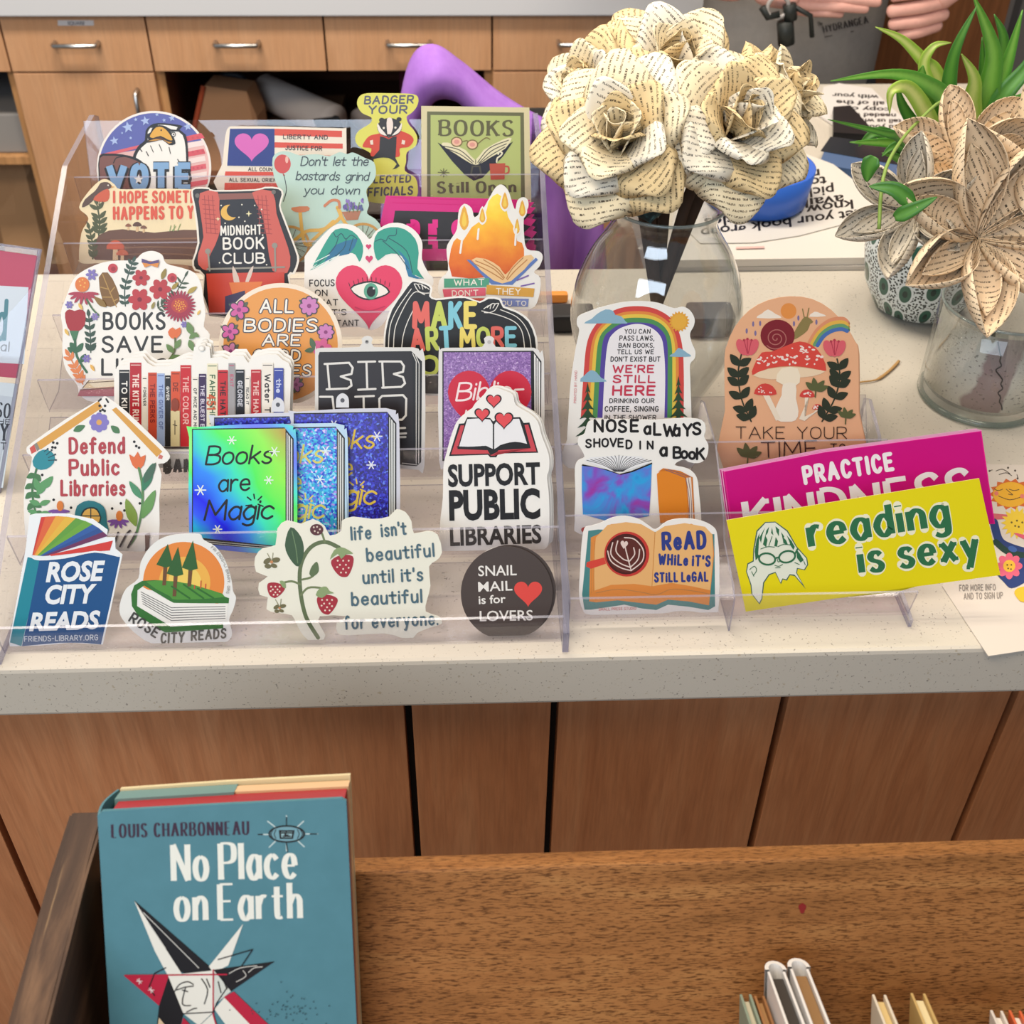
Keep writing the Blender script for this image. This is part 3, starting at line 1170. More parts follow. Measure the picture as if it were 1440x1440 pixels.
# --- round eagle sticker
a = Art(tier(6, 20))
a.slab('#f0e8e0', circ(216.5, 236, 80.5, 80))
a.f('#e9b9b4', circ(216.5, 236, 77.5, 77))
up = [(216.5 + 77.5 * math.cos(t), 236 + 77 * math.sin(t)) for t in np.linspace(math.radians(193), math.radians(330), 26)]
a.f('#5b62ab', up)
for y0, cc in ((190, '#d8515e'), (200, '#f1dcd8'), (212, '#d65560'), (222, '#f0dcd6'), (233, '#d9606a'), (244, '#f1dfd9'), (255, '#d6545f')):
    a.multi(cc, [[(256, y0 + 3), (283 + (y0 - 190) * .15, y0 - 3), (288 + (y0 - 190) * .05, y0 + 4), (256, y0 + 10)]])
a.multi('#d8606a', [[(141, 217), (200, 203), (200, 207), (140, 222)]])
a.dots('#c94d5a', [(264 + i * 7, 194 - i * .6) for i in range(3)] + [(264 + i * 7, 214 - i * .6) for i in range(4)] + [(266 + i * 6, 237 - i * .6) for i in range(4)], 1.6)
for x, y, r in ((180, 179, 8.5), (161, 198, 6.5), (204.5, 170, 7), (242, 166, 5), (264, 178, 6), (191, 168, 3), (184, 194, 2.6), (221, 161, 3), (231, 169, 3), (172, 187, 2)):
    a.star('#a9bbe6', x, y, r, 5, .42, -100)
a.f(K, [(205, 184), (212, 176), (222, 173), (240, 174), (257, 177), (252, 182), (261, 189), (264, 205), (265, 232), (265, 266), (186, 266), (186, 226), (191, 211), (197, 203), (204, 197)], 2)
a.f('#f3efe8', [(208, 186), (214, 178), (224, 175.5), (240, 176.5), (250, 179), (248, 183), (257, 190), (261, 206), (262, 232), (262, 264), (190, 264), (190, 228), (195, 213), (202, 205), (208, 199)], 2)
a.f(K, [(140, 219), (152, 216), (172, 217), (192, 222), (204, 232), (207, 250), (207, 266), (146, 266), (139, 246)], 2)
a.f('#7c4f47', [(141, 222), (152, 219), (172, 220), (190, 225), (202, 234), (204, 250), (204, 266), (148, 266), (141, 246)], 2)
a.line(K, [(160, 229), (164, 222), (174, 220)], 1.4, 4)
a.f(K, [(206, 190), (212, 186), (214, 181), (220, 176.5), (230, 176.5), (240, 184), (246.5, 198), (246, 203), (238, 204), (229, 197), (218, 199), (205, 201), (209, 196)], 2)
a.f('#e0a840', [(211, 192), (214, 186), (220, 179), (229, 179), (237, 186), (243, 197), (236, 196), (226, 191), (216, 194)], 2)
a.f('#c98f3a', [(208, 198.5), (216, 196), (226, 194), (236, 199), (243, 200), (238, 202), (229, 196), (218, 198)], 0)
a.f('#4a2a24', [(217, 195), (226, 192.5), (236, 198), (228, 196)], 0)
a.dots(K, [(227, 183)], 1.2)
a.lines(K, [[(231, 178), (241, 183), (252, 184)], [(214, 179), (221, 176)]], 2.2)
a.lines(K, [[(212, 205), (216, 214)], [(224, 203), (228, 212)], [(238, 207), (240, 216)]], 1.0)
a.el(K, 244, 189, 3.6); a.el('#e3dfd8', 244.3, 189, 2.4); a.el(K, 244.5, 189, 1.2)
a.lines(K, [[(239, 185), (248, 184)], [(250, 224), (255, 231), (250, 229)], [(206, 213), (209, 219)], [(197, 209), (200, 213)]], 1.2)
for cx, out in ((K, 5), ('#82a9d2', 0)):
    for ch, x0, x1 in (('V', 148, 181), ('O', 182, 211), ('T', 210, 244), ('E', 245, 274)):
        a.text(cx, ch, x0 + (-1.5 if out else 1.2), 264 + (1.2 if out else 0), 31, x1 + (1.5 if out else -1.2), w=.26 + out / 36, rnd=False)
a.star('#f0ece6', 195.5, 252, 7, 5, .45)
a.done('sticker', 'round eagle sticker with blue starry sky and red stripes, in the top row', group=G_RACK)

# --- flag sticker with a pink heart
a = Art(tier(6, 20, .002))
a.slab('#efe3d2', [(322, 179), (332, 177.5), (400, 178), (440, 179.5), (482, 180.5), (487, 185), (487, 240), (486, 276), (310, 276), (313, 230), (317, 190)], 2)
a.f('#d9503f', [(386, 181), (481, 184), (481, 193), (386, 190.5)])
a.f('#d9503f', [(386, 200), (482, 202), (482, 209), (386, 207.5)])
a.f('#d9503f', [(386, 217), (482, 219), (482, 228), (386, 227)])
a.f('#d9503f', [(317, 241), (482, 243), (482, 249), (316, 247)])
a.f('#d9503f', [(316, 257), (482, 258), (482, 272), (315, 272)])
a.f('#283a86', [(323.5, 181), (386, 181), (386, 234), (319.5, 233)])
a.heart('#d566b8', 354, 204, 48, 40)
a.text('#3a3236', 'LIBERTY AND', 398, 195, 5.6, 461, 196, .17)
a.text('#3a3236', 'JUSTICE FOR', 401, 210.5, 5.6, 453, 211.5, .17)
a.text('#3a3236', 'ALL COUN', 349, 240, 4.6, 383, 240.6, .18)
a.text('#3a3236', 'ALL SEXUAL ORIENTATIONS', 322, 255, 4.6, 420, 255.6, .18)
a.done('sticker', 'rectangular striped flag sticker with a pink heart on blue', group=G_RACK)

# --- badger sticker
a = Art(tier(6, 20)).z(380, 100, 3.6)
a.slab('#dcd85e', [(450, 130), (490, 112), (600, 112), (720, 116), (750, 138), (742, 180), (715, 212), (690, 232), (702, 270), (728, 300), (745, 338), (735, 380), (692, 412), (688, 460), (682, 505), (735, 540), (748, 600), (738, 640), (690, 668), (600, 672), (500, 660), (478, 620), (480, 560), (520, 520), (522, 440), (500, 410), (445, 378), (430, 338), (450, 300), (505, 265), (512, 235), (465, 212), (440, 170)])
a.text('#56566a', 'BADGER', 474, 165, 36, 726, 161, .2, slant=.12)
a.text('#56566a', 'YOUR', 494, 214, 36, 694, 212, .2, slant=.1)
a.text('#4c4c58', 'ELECTED', 490, 566, 34, 712, 560, .2, slant=.12)
a.text('#4c4c58', 'OFFICIALS', 452, 634, 38, 722, 622, .2, slant=.12)
a.f('#d2452f', [(540, 318), (500, 330), (474, 362), (470, 385), (512, 392), (510, 430), (590, 436), (654, 432), (656, 392), (700, 384), (726, 352), (712, 325), (672, 306), (640, 300)], 3)
a.f('#2b2829', [(556, 330), (600, 345), (640, 330), (634, 440), (656, 480), (618, 498), (640, 470), (600, 440), (545, 440), (505, 448), (552, 400)], 2)
a.el('#2b2829', 604, 285, 62, 48)
a.f('#2b2829', [(556, 300), (600, 340), (650, 300)])
a.el('#2b2829', 565, 248, 14, 12); a.el('#2b2829', 652, 244, 13, 11)
a.f('#efe0d6', [(592, 240), (616, 240), (622, 285), (606, 330), (596, 330), (590, 285)], 2)
a.f('#efe6dc', [(543, 262), (560, 290), (590, 326), (560, 318), (545, 295)], 2)
a.f('#efe6dc', [(666, 260), (650, 290), (616, 326), (648, 314), (664, 292)], 2)
a.el('#2b2829', 602, 326, 12, 7)
a.dots('#e8dfcf', [(575, 288), (634, 286)], 6)
a.f('#ead9c8', [(505, 352), (520, 348), (522, 372), (508, 372)]); a.f('#ead9c8', [(668, 348), (684, 352), (680, 372), (664, 368)])
a.done('sticker', 'yellow sticker of a badger in a red jacket', group=G_RACK)

# --- green square sticker with an open book
a = Art(tier(6, 20, .001)).z(380, 100, 3.6)
a.slab('#d9cfa4', [(764, 176), (1312, 184), (1322, 700), (766, 700)], 0)
a.f('#676845', [(794, 204), (1284, 210), (1290, 700), (794, 700)])
a.f('#b3bf72', [(812, 222), (1266, 227), (1270, 700), (812, 700)])
a.text('#5d5a36', 'BOOKS', 852, 325, 76, 1232, 328, .22, serif=.15, thin=.10)
a.f('#1e1d2b', [(846, 360), (1040, 470), (1230, 356), (1180, 430), (1075, 540), (1030, 555), (985, 525), (920, 455)])
a.f('#e6dfb8', [(866, 372), (900, 362), (990, 400), (1038, 450), (1082, 398), (1180, 346), (1222, 340), (1190, 392), (1110, 440), (1060, 470), (1020, 470), (940, 420)], 2)
a.lines('#2c2b2b', [[(878, 380), (960, 400), (1030, 460)], [(890, 392), (960, 420), (1024, 466)], [(1206, 350), (1110, 390), (1050, 462)], [(1196, 368), (1120, 404), (1056, 466)], [(1188, 384), (1120, 424), (1060, 468)], [(1040, 450), (1040, 470)]], 4, 4)
for x, y in ((944, 358), (1023, 372)):
    a.el('#7a6b3a', x, y, 30, 26); a.el('#efc0a0', x, y, 24, 20); a.el('#dd9a8c', x, y, 14, 11)
a.lines('#7a6b3a', [[(970, 358), (996, 352), (1000, 362)], [(1050, 368), (1090, 338), (1112, 345)]], 5, 4)
a.f('#b94f38', [(1110, 468), (1190, 466), (1186, 548), (1116, 550)])
a.lines('#b94f38', [[(1190, 482), (1206, 486), (1206, 512), (1188, 520)]], 9, 4)
a.lines('#e8e2c4', [[(1146, 460), (1150, 440), (1166, 428), (1174, 414), (1160, 408), (1154, 420)]], 8, 4)
a.f('#49463a', [(1020, 478), (1064, 478), (1072, 520), (1040, 545), (1012, 522)])
a.f('#1e1d2b', [(1028, 486), (1056, 486), (1062, 516), (1040, 534), (1022, 516)])
a.lines('#5d5a36', [[(850, 512), (905, 514)], [(878, 494), (878, 536)], [(862, 500), (894, 528)], [(894, 500), (862, 528)]], 4)
a.text('#56543a', 'Still Open', 842, 616, 54, 1246, 612, .27, serif=.15, thin=.13)
a.done('sticker', 'square olive green sticker with open book, glasses and red mug', group=G_RACK)

# ================================================================== second tier from the top
a = Art(tier(5, 22)).z(0, 0, 3.6)
a.slab('#ecd9b0', [(400, 1050), (440, 980), (500, 918), (540, 908), (580, 935), (610, 958), (760, 955), (1000, 960), (1070, 980), (1075, 1200), (1070, 1340), (900, 1338), (700, 1325), (520, 1330), (430, 1335), (400, 1310), (412, 1180), (445, 1120), (440, 1090)])
a.f('#6b4a3a', [(500, 1190), (620, 1160), (780, 1178), (1060, 1165), (1065, 1320), (560, 1318), (470, 1300)], 2)
a.lines('#8a6349', [[(560, 1215), (760, 1212), (1050, 1205)], [(540, 1260), (760, 1250), (1050, 1258)], [(600, 1290), (820, 1284), (1050, 1296)]], 7, 3)
a.f('#ead7b0', [(430, 1310), (560, 1322), (800, 1312), (1068, 1318), (1066, 1336), (900, 1335), (430, 1332)], 2)
a.sprig('#4f5434', [(470, 1310), (470, 1240), (452, 1160)], 38, 9, 8, 6, 40)
a.sprig('#4f5434', [(500, 1190), (505, 1120), (492, 1040)], 52, 11, 8, 5, 48)
a.f('#5a4236', [(512, 925), (545, 922), (566, 940), (560, 952), (545, 960), (500, 990), (450, 1035), (415, 1050), (430, 1010), (480, 968), (500, 940)], 2)
a.f('#c95a3a', [(546, 955), (556, 985), (545, 1018), (510, 1022), (472, 1010), (500, 978)], 2)
a.lines('#5a4236', [[(505, 1020), (500, 1035)], [(520, 1020), (520, 1036)]], 4)
a.f('#d19a4a', [(564, 942), (582, 946), (564, 952)])
a.dots('#efe6d6', [(548, 938)], 4)
a.text('#d7573f', 'I HOPE SOMETHING', 572, 1024, 52, 1090, 1022, .2, jit=.02)
a.text('#d7573f', 'HAPPENS TO YOU', 572, 1108, 56, 1062, 1102, .2, jit=.02)
for x, y, r, c in ((650, 1142, 15, '#8d5a44'), (695, 1138, 22, '#5d4034'), (728, 1152, 16, '#7d5543'), (585, 1246, 44, '#cc5a38'), (620, 1282, 30, '#c6603d')):
    a.f('#d9b78c', [(x - r * .25, y), (x + r * .25, y), (x + r * .32, y + r * 1.6), (x - r * .32, y + r * 1.6)])
    a.f(c, [(x - r, y + r * .3), (x - r * .7, y - r * .4), (x, y - r * .7), (x + r * .7, y - r * .4), (x + r, y + r * .3)], 2)
a.lines('#8ba06a', [[(860, 1170), (866, 1142)], [(880, 1170), (884, 1138)], [(900, 1168), (914, 1134)], [(872, 1168), (890, 1146)]], 4)
a.done('sticker', 'cream sticker with red-breasted bird, mushrooms and orange lettering', group=G_RACK)

a = Art(tier(5, 22, .002)).z(380, 100, 3.6)
a.slab('#b8d3c8', [(12, 440), (50, 408), (95, 408), (150, 426), (230, 420), (300, 430), (350, 410), (390, 420), (420, 412), (480, 440), (525, 462), (535, 520), (520, 560), (488, 600), (492, 640), (500, 680), (490, 720), (530, 748), (560, 790), (545, 860), (440, 930), (300, 960), (100, 960), (30, 900), (40, 700), (60, 640), (20, 540)])
a.el('#c94a46', 62, 470, 42, 48); a.el('#e8b4a6', 84, 448, 8, 18)
a.f('#a83a3a', [(62, 514), (76, 528), (66, 530)])
a.lines('#41464a', [[(70, 528), (82, 600), (66, 660)]], 4, 4)
a.text('#3f4a50', "Don't let the", 152, 478, 44, 496, 478, .11, gap=.5, slant=.2, space=6)
a.text('#3f4a50', 'bastards grind', 128, 550, 42, 498, 554, .11, gap=.4, slant=.2, space=6)
a.text('#3f4a50', 'you down', 168, 622, 42, 452, 624, .11, gap=.5, slant=.2, space=6)
for x, y, r in ((100, 880, 96), (470, 862, 92)):
    a._put(a._stroke(circ(x, y, r, r * .96, 36) + [circ(x, y, r, r * .96, 36)[0]], 13), '#c99a56')
    a.lines('#6d6657', [[(x - r * .9 * math.cos(t), y - r * .86 * math.sin(t)), (x + r * .9 * math.cos(t), y + r * .86 * math.sin(t))] for t in np.linspace(0.1, 3.0, 9)], 3)
a.lines('#dcae52', [[(150, 700), (170, 860), (205, 880)], [(340, 690), (355, 740), (270, 800), (180, 812), (100, 880)], [(340, 690), (380, 770), (470, 862)], [(200, 870), (320, 760)]], 17, 4)
a.f('#c77c55', [(110, 690), (190, 684), (196, 706), (150, 716), (116, 708)], 2)
a.lines('#c77c55', [[(276, 682), (310, 655), (345, 658), (352, 690)]], 14, 4)
a.f('#b07558', [(362, 712), (460, 706), (444, 752), (386, 756)])
for i in range(26):
    random.seed(i)
    a.el(('#6b56a0', '#8a72b8', '#57618f')[i % 3], random.uniform(362, 470), random.uniform(652, 700), 6, 11, random.uniform(-30, 30), 8)
a.lines('#6f7f4c', [[(400, 712), (388, 668)], [(420, 712), (420, 668)], [(440, 710), (452, 664)]], 4)
a.done('sticker', 'mint sticker with a balloon, a yellow bicycle and handwriting', group=G_RACK)

# --- pink and black stack
for q, (dx, dy, off, lb) in enumerate(((0, 0, 0, 'pink and black angular sticker, foremost of its stack'), (-8, -26, .005, 'pink and black angular sticker, second of its stack'), (-26, -38, .010, 'pink and black angular sticker, hindmost of its stack'))):
    a = Art(tier(5, 22, off)).z(380 + dx / 3.6, 100 + dy / 3.6, 3.6)
    a.slab('#d3177f', [(612, 668), (1344, 690), (1302, 742), (1346, 752), (1308, 800), (1350, 815), (1306, 870), (1346, 880), (1336, 960), (780, 960), (556, 940)], 0)
    a.f('#231f20', [(632, 706), (1320, 722), (1270, 770), (1318, 786), (1276, 826), (1322, 842), (1280, 892), (1292, 900), (600, 900)])
    if q == 0:
        for i, (ch, x0, x1) in enumerate((('R', 690, 760), ('E', 800, 870), ('S', 915, 985), ('I', 1030, 1031), ('S', 1080, 1150), ('T', 1180, 1250))):
            a.text('#e0218a', ch, x0, 878, 106, x1, w=.34, rnd=False)
        a.line('#231f20', [(640, 828), (1270, 846)], 9)
    else:
        a.f('#d3177f', [(640, 720), (1310, 736), (1310, 748), (640, 732)])
    a.done('sticker', lb, group=G_RACK)

# ================================================================== third tier from the top
a = Art(tier(4, 23)).z(0, 0, 3.6)
a.slab('#e9e2d6', [(968, 970), (990, 948), (1060, 950), (1080, 962), (1290, 958), (1340, 946), (1415, 950), (1436, 985), (1420, 1040), (1440, 1100), (1500, 1260), (1515, 1320), (1490, 1390), (1465, 1400), (1450, 1600), (1060, 1600), (1030, 1400), (985, 1370), (972, 1320), (1000, 1230), (985, 1080), (975, 1020)], 2)
a.f('#201c1d', [(976, 972), (992, 956), (1058, 958), (1080, 970), (1290, 966), (1342, 954), (1410, 958), (1426, 985), (1412, 1040), (1434, 1110), (1492, 1262), (1504, 1320), (1482, 1380), (1456, 1392), (1442, 1592), (1066, 1592), (1036, 1392), (992, 1362), (982, 1320), (1010, 1230), (995, 1080), (984, 1020)], 2)
a.f('#1d1b22', [(1085, 1000), (1300, 990), (1340, 1100), (1360, 1350), (1060, 1360), (1100, 1140)])
a.f('#8a5348', [(1078, 982), (1290, 976), (1296, 1006), (1080, 1012)])
for pts in ([(1012, 978), (1102, 972), (1110, 1060), (1118, 1150), (1090, 1240), (1060, 1300), (1050, 1370), (1005, 1340), (1005, 1280), (1030, 1200), (1015, 1080)], [(1276, 975), (1380, 968), (1400, 1080), (1440, 1200), (1470, 1300), (1455, 1380), (1380, 1370), (1350, 1200), (1325, 1080)]):
    a.f('#c95b4e', pts, 2)
    xs = [p[0] for p in pts]
    a.lines('#9c3d39', [[(min(xs) + 18 + i * 3, y), (min(xs) + 80 + i * 3, y + 6)] for i, y in enumerate(range(1010, 1200, 24))], 3)
    a.lines('#9c3d39', [[(min(xs) + 30 + j * 20, 990), (min(xs) + 42 + j * 22, 1180)] for j in range(3)], 3)
a.el('#e0b04c', 1160, 1076, 42, 40); a.el('#1d1b22', 1184, 1066, 36, 34)
a.dots('#e8e2d0', [(1120, 1040), (1290, 1040), (1225, 1036), (1325, 1060), (1210, 1100), (1105, 1110), (1318, 1100), (1240, 1120), (1330, 1190), (1112, 1330), (1350, 1340), (1140, 1130)], 4)
a.star('#e9dfae', 1260, 1082, 16, 4, .3); a.star('#e9dfae', 1104, 1108, 12, 4, .3)
a.text('#e9e6de', 'MIDNIGHT', 1116, 1190, 44, 1328, 1184, .15)
a.text('#e9e6de', 'BOOK', 1128, 1260, 54, 1340, 1256, .15)
a.text('#e9e6de', 'CLUB', 1126, 1332, 48, 1342, 1330, .15)
a.lines('#8f8b80', [[(1054, 1275), (1062, 1370)], [(1392, 1245), (1395, 1370)], [(1050, 1362), (1440, 1352)]], 9)
a.dots('#8f8b80', [(1053, 1272), (1391, 1243)], 15)
a.dots('#6a6660', [(1000, 990), (1386, 972)], 12)
a.f('#c6412f', [(1045, 1385), (1260, 1380), (1440, 1378), (1440, 1590), (1060, 1590)])
a.f('#d7c4b8', [(1180, 1345), (1208, 1400), (1216, 1460), (1192, 1450), (1178, 1390)], 2)
a.f('#d7c4b8', [(1284, 1345), (1272, 1400), (1240, 1462), (1244, 1420), (1262, 1370)], 2)
a.f('#dd7a3c', [(1160, 1430), (1330, 1425), (1300, 1500), (1180, 1500)])
a.f('#3b3558', [(1140, 1500), (1240, 1470), (1260, 1590), (1140, 1590)])
a.done('sticker', 'black backpack-shaped sticker with red checked straps and a moon', group=G_RACK)

a = Art(tier(4, 23)).z(380, 100, 3.6)
a.slab(W, [(174, 975), (180, 930), (240, 860), (310, 790), (360, 772), (430, 785), (480, 825), (505, 850), (535, 810), (600, 772), (670, 772), (735, 810), (770, 870), (768, 950), (800, 1020), (825, 1050), (812, 1095), (700, 1110), (660, 1170), (600, 1240), (560, 1290), (510, 1312), (455, 1296), (320, 1300), (185, 1300), (172, 1200)])
for dx, pts in ((0, [(248, 925), (290, 850), (330, 802), (390, 798), (440, 830), (470, 885), (465, 940), (450, 965), (432, 930), (395, 920), (330, 940), (270, 975), (200, 1010), (260, 960), (215, 990)]), (1, [(524, 870), (545, 815), (610, 790), (680, 800), (735, 850), (752, 920), (745, 1000), (780, 1052), (730, 1030), (745, 1048), (700, 1035), (690, 960), (640, 925), (585, 930), (545, 960), (528, 920)])):
    a.f('#2f9a86', pts, 2)
    if dx == 0:
        a.f('#2a6f96', [(330, 880), (420, 850), (440, 860), (400, 925), (320, 940), (270, 975), (300, 925)], 2)
        a.lines('#1f4f5e', [[(320, 815), (335, 840), (360, 822), (382, 850), (410, 830), (440, 850)], [(345, 840), (320, 900), (240, 975)], [(385, 850), (370, 900), (300, 960)], [(420, 845), (400, 910)]], 4, 4)
        a.lines('#dff0ea', [[(330, 940), (215, 1000)], [(350, 930), (250, 1000)], [(300, 930), (210, 975)]], 4)
    else:
        a.f('#2a76a0', [(640, 900), (700, 960), (720, 1030), (775, 1050), (700, 1040), (680, 960)], 2)
        a.lines('#1f4f5e', [[(532, 862), (560, 850), (585, 860), (600, 835), (635, 830), (640, 800)], [(570, 860), (640, 920), (700, 1000)], [(600, 845), (690, 910), (720, 1020)]], 4, 4)
a.heart('#df3a62', 500, 1118, 338, 330)
a.heart('#cf3a6a', 498, 888, 28, 28); a.heart('#cf3a6a', 501, 950, 38, 38)
a.f(K, [(404, 1098), (450, 1072), (510, 1062), (570, 1080), (608, 1118), (560, 1146), (500, 1160), (445, 1145)], 2)
a.f('#efeae2', [(410, 1102), (452, 1080), (510, 1070), (566, 1086), (598, 1118), (555, 1140), (500, 1152), (450, 1138)], 2)
a.el('#5aa389', 510, 1114, 36, 42); a.el(K, 511, 1116, 22, 27); a.dots('#eee', [(524, 1100)], 5)
a.lines(K, [[(404 + i * 22, 1090 - 28 * math.sin(i / 9 * PI)), (398 + i * 23, 1072 - 30 * math.sin(i / 9 * PI))] for i in range(10)], 3)
a.line('#c22c55', [(430, 1195), (500, 1214), (580, 1190)], 6, 4)
a.text('#2b292b', 'FOCUS', 198, 1088, 30, 326, 1086, .14)
a.text('#2b292b', 'ON', 226, 1136, 28, 290, 1136, .14)
a.text('#2b292b', 'WHAT', 204, 1184, 28, 344, 1184, .14)
a.text('#2b292b', "IT'S", 300, 1234, 26, 386, 1232, .14)
a.text('#2b292b', 'IMPORTANT', 206, 1290, 28, 450, 1288, .14)
a.done('sticker', 'white sticker of a winged pink heart with one open eye', group=G_RACK)

a = Art(tier(4, 23)).z(380, 100, 3.6)
a.slab(W, [(1110, 640), (1140, 590), (1172, 574), (1205, 605), (1225, 665), (1240, 700), (1252, 655), (1280, 638), (1304, 652), (1306, 690), (1285, 735), (1285, 830), (1300, 900), (1360, 912), (1380, 940), (1362, 990), (1335, 1018), (1368, 1050), (1358, 1150), (1315, 1205), (1160, 1208), (980, 1190), (862, 1145), (856, 1060), (900, 1010), (892, 900), (915, 850), (945, 800), (955, 705), (985, 672), (1020, 695), (1035, 740), (1075, 700)])
flame = [(1150, 620), (1185, 660), (1205, 740), (1240, 800), (1250, 860), (1275, 870), (1285, 940), (1230, 1010), (1130, 1040), (920, 1040), (915, 900), (945, 845), (975, 860), (1020, 790), (1085, 740), (1105, 660)]
a.f(M_FLAME, flame, 2)
for x, y, w, h in ((982, 752, 24, 72), (1074, 735, 15, 42), (1188, 662, 18, 50), (1276, 700, 17, 48), (1250, 790, 13, 44)):
    a.f(W, [(x, y - h - 10), (x + w + 8, y + 10), (x, y + h * .8 + 10), (x - w - 8, y + 10)], 3)
    a.f('#e5a93a', [(x, y - h), (x + w, y + 12), (x, y + h * .75), (x - w, y + 12)], 3)
    a.f('#efcb4e', [(x, y - h * .6), (x + w * .5, y + 14), (x, y + h * .5), (x - w * .5, y + 14)], 3)
a.lines(W, [[(1245, 800), (1240, 880)], [(970, 860), (962, 920)], [(1055, 800), (1050, 850)]], 10)
a.f('#5b79b8', [(994, 955), (1012, 955), (1130, 1060), (1215, 1062), (1345, 944), (1355, 955), (1225, 1082), (1120, 1080)])
a.f('#ecc58e', [(1020, 955), (1090, 950), (1160, 990), (1190, 1030), (1230, 985), (1285, 935), (1335, 945), (1220, 1062), (1130, 1060)], 2)
a.lines('#b97c3f', [[(1040, 960), (1130, 1000), (1182, 1050)], [(1080, 955), (1150, 1000), (1186, 1045)], [(1035, 975), (1120, 1020), (1178, 1056)], [(1280, 945), (1225, 1000), (1196, 1050)], [(1300, 955), (1240, 1010), (1200, 1056)]], 5, 4)
a.lines('#7a5aa6', [[(1250, 1058), (1306, 1035)], [(1270, 1088), (1335, 1074)]], 7)
a.f('#4f9f80', [(880, 1050), (1110, 1048), (1105, 1092), (880, 1096)]); a.f('#dd5f74', [(872, 1104), (1090, 1096), (1090, 1136), (880, 1144)])
a.f('#d7a03c', [(1096, 1082), (1338, 1100), (1332, 1144), (1092, 1130)]); a.f('#7887c0', [(1150, 1150), (1308, 1152), (1304, 1192), (1150, 1190)])
a.f('#c65a4a', [(890, 1150), (1140, 1148), (1140, 1188), (900, 1186)])
a.text('#f2ece0', 'WHAT', 930, 1084, 28, 1084, 1082, .15)
a.text('#f2ece0', "DON'T", 920, 1138, 26, 1054, 1134, .15)
a.text('#f2ece0', 'THEY', 1142, 1128, 28, 1268, 1130, .15)
a.text('#f2ece0', 'WANT YOU TO', 1000, 1184, 22, 1296, 1186, .15)
a.done('sticker', 'white sticker with a tall orange flame rising from an open book', group=G_RACK)

# ================================================================== middle tier
a = Art(tier(3, 24)).z(0, 340, 3.6)
a.slab(W, [(405, 775), (390, 725), (335, 650), (316, 560), (318, 440), (308, 360), (335, 280), (372, 190), (430, 142), (520, 105), (600, 95), (680, 92), (720, 58), (770, 46), (820, 66), (842, 110), (920, 132), (985, 158), (1018, 215), (1032, 300), (1040, 370), (1032, 430), (1062, 470), (1040, 540), (960, 600), (900, 640), (880, 720), (700, 800), (480, 812)])
a.text('#333', 'BOOKS', 520, 440, 78, 838, 440, .15)
a.text('#333', 'SAVE', 514, 556, 74, 826, 556, .15)
a.text('#333', 'LIVES', 512, 672, 76, 850, 672, .15)
a.f('#7d5a2c', [(500, 180), (545, 155), (590, 230), (605, 300), (560, 330), (520, 300)], 2)
a.lines('#b08a4a', [[(520, 165), (550, 240), (590, 330)], [(510, 230), (550, 240)], [(580, 230), (556, 260)], [(520, 280), (565, 280)], [(596, 290), (574, 300)]], 5)
a.sprig('#3d5246', [(635, 325), (632, 240), (655, 150), (672, 105)], 36, 9, 6, 7, 55)
a.sprig('#3d5246', [(460, 560), (458, 480), (450, 380)], 40, 10, 6, 6, 45)
a.sprig('#42533f', [(800, 335), (870, 290), (935, 180)], 40, 6, 5, 8, 60)
a.f('#a5333a', [(330, 360), (352, 342), (378, 350), (405, 342), (432, 358), (430, 420), (395, 455), (355, 450), (335, 410)], 2)
a.f('#4b7a58', [(352, 450), (400, 450), (386, 500), (372, 500)])
a.lines('#3f6a4e', [[(380, 495), (390, 580), (440, 660)]], 12, 4)
for x, y, L, an in ((385, 560, 50, 150), (388, 560, 60, 55), (410, 610, 50, 60), (380, 540, 40, 130)):
    a.leaf('#3f6a4e', x, y, L, 15, an)
a.sprig('#dd8450', [(420, 720), (390, 650), (352, 580)], 44, 10, 6, 5, 40)
for x, y, r in ((715, 182, 44), (812, 240, 54), (708, 292, 58)):
    a.flower('#b73a40', x, y, r, 6, '#7d2030', r * .2, r * .34)
for x, y, r in ((572, 134, 24), (872, 182, 24)):
    a.el('#bf3f48', x, y, r); a.el('#9c2d38', x + 3, y + 3, r * .5)
P = []
for i in range(26):
    t = 2 * PI * i / 26
    P.append(a._el(910 + 52 * math.cos(t), 325 + 50 * math.sin(t), 32, 7, math.degrees(t), 8))
a.multi('#a03248', P)
a.el('#b5443f', 910, 322, 42, 38)
a.dots('#e6a03c', [(910 + 30 * math.cos(t * 2.4) * (t / 22) ** .5, 322 + 28 * math.sin(t * 2.4) * (t / 22) ** .5) for t in range(22)], 4)
a.multi('#a93c50', [a._el(425 + 46 * math.cos(t), 250 + 30 * math.sin(t) + 8, 34, 8, math.degrees(t), 8) for t in np.linspace(0.1, PI - .1, 8)])
a.el('#d9793a', 418, 216, 36, 38); a.dots('#f0c060', [(405, 200), (420, 192), (432, 208), (410, 220), (428, 228)], 4)
a.lines('#4a6e4c', [[(440, 290), (470, 340), (500, 370)]], 8, 3)
a.flower('#7f73b5', 466, 166, 30, 6, None, None, 8); a.flower('#7f73b5', 352, 318, 20, 6, None, None, 6); a.flower('#8a7ab5', 482, 378, 20, 6, None, None, 6); a.flower('#7f73b5', 440, 590, 22, 6, None, None, 6); a.flower('#7f73b5', 934, 418, 17, 6, None, None, 5)
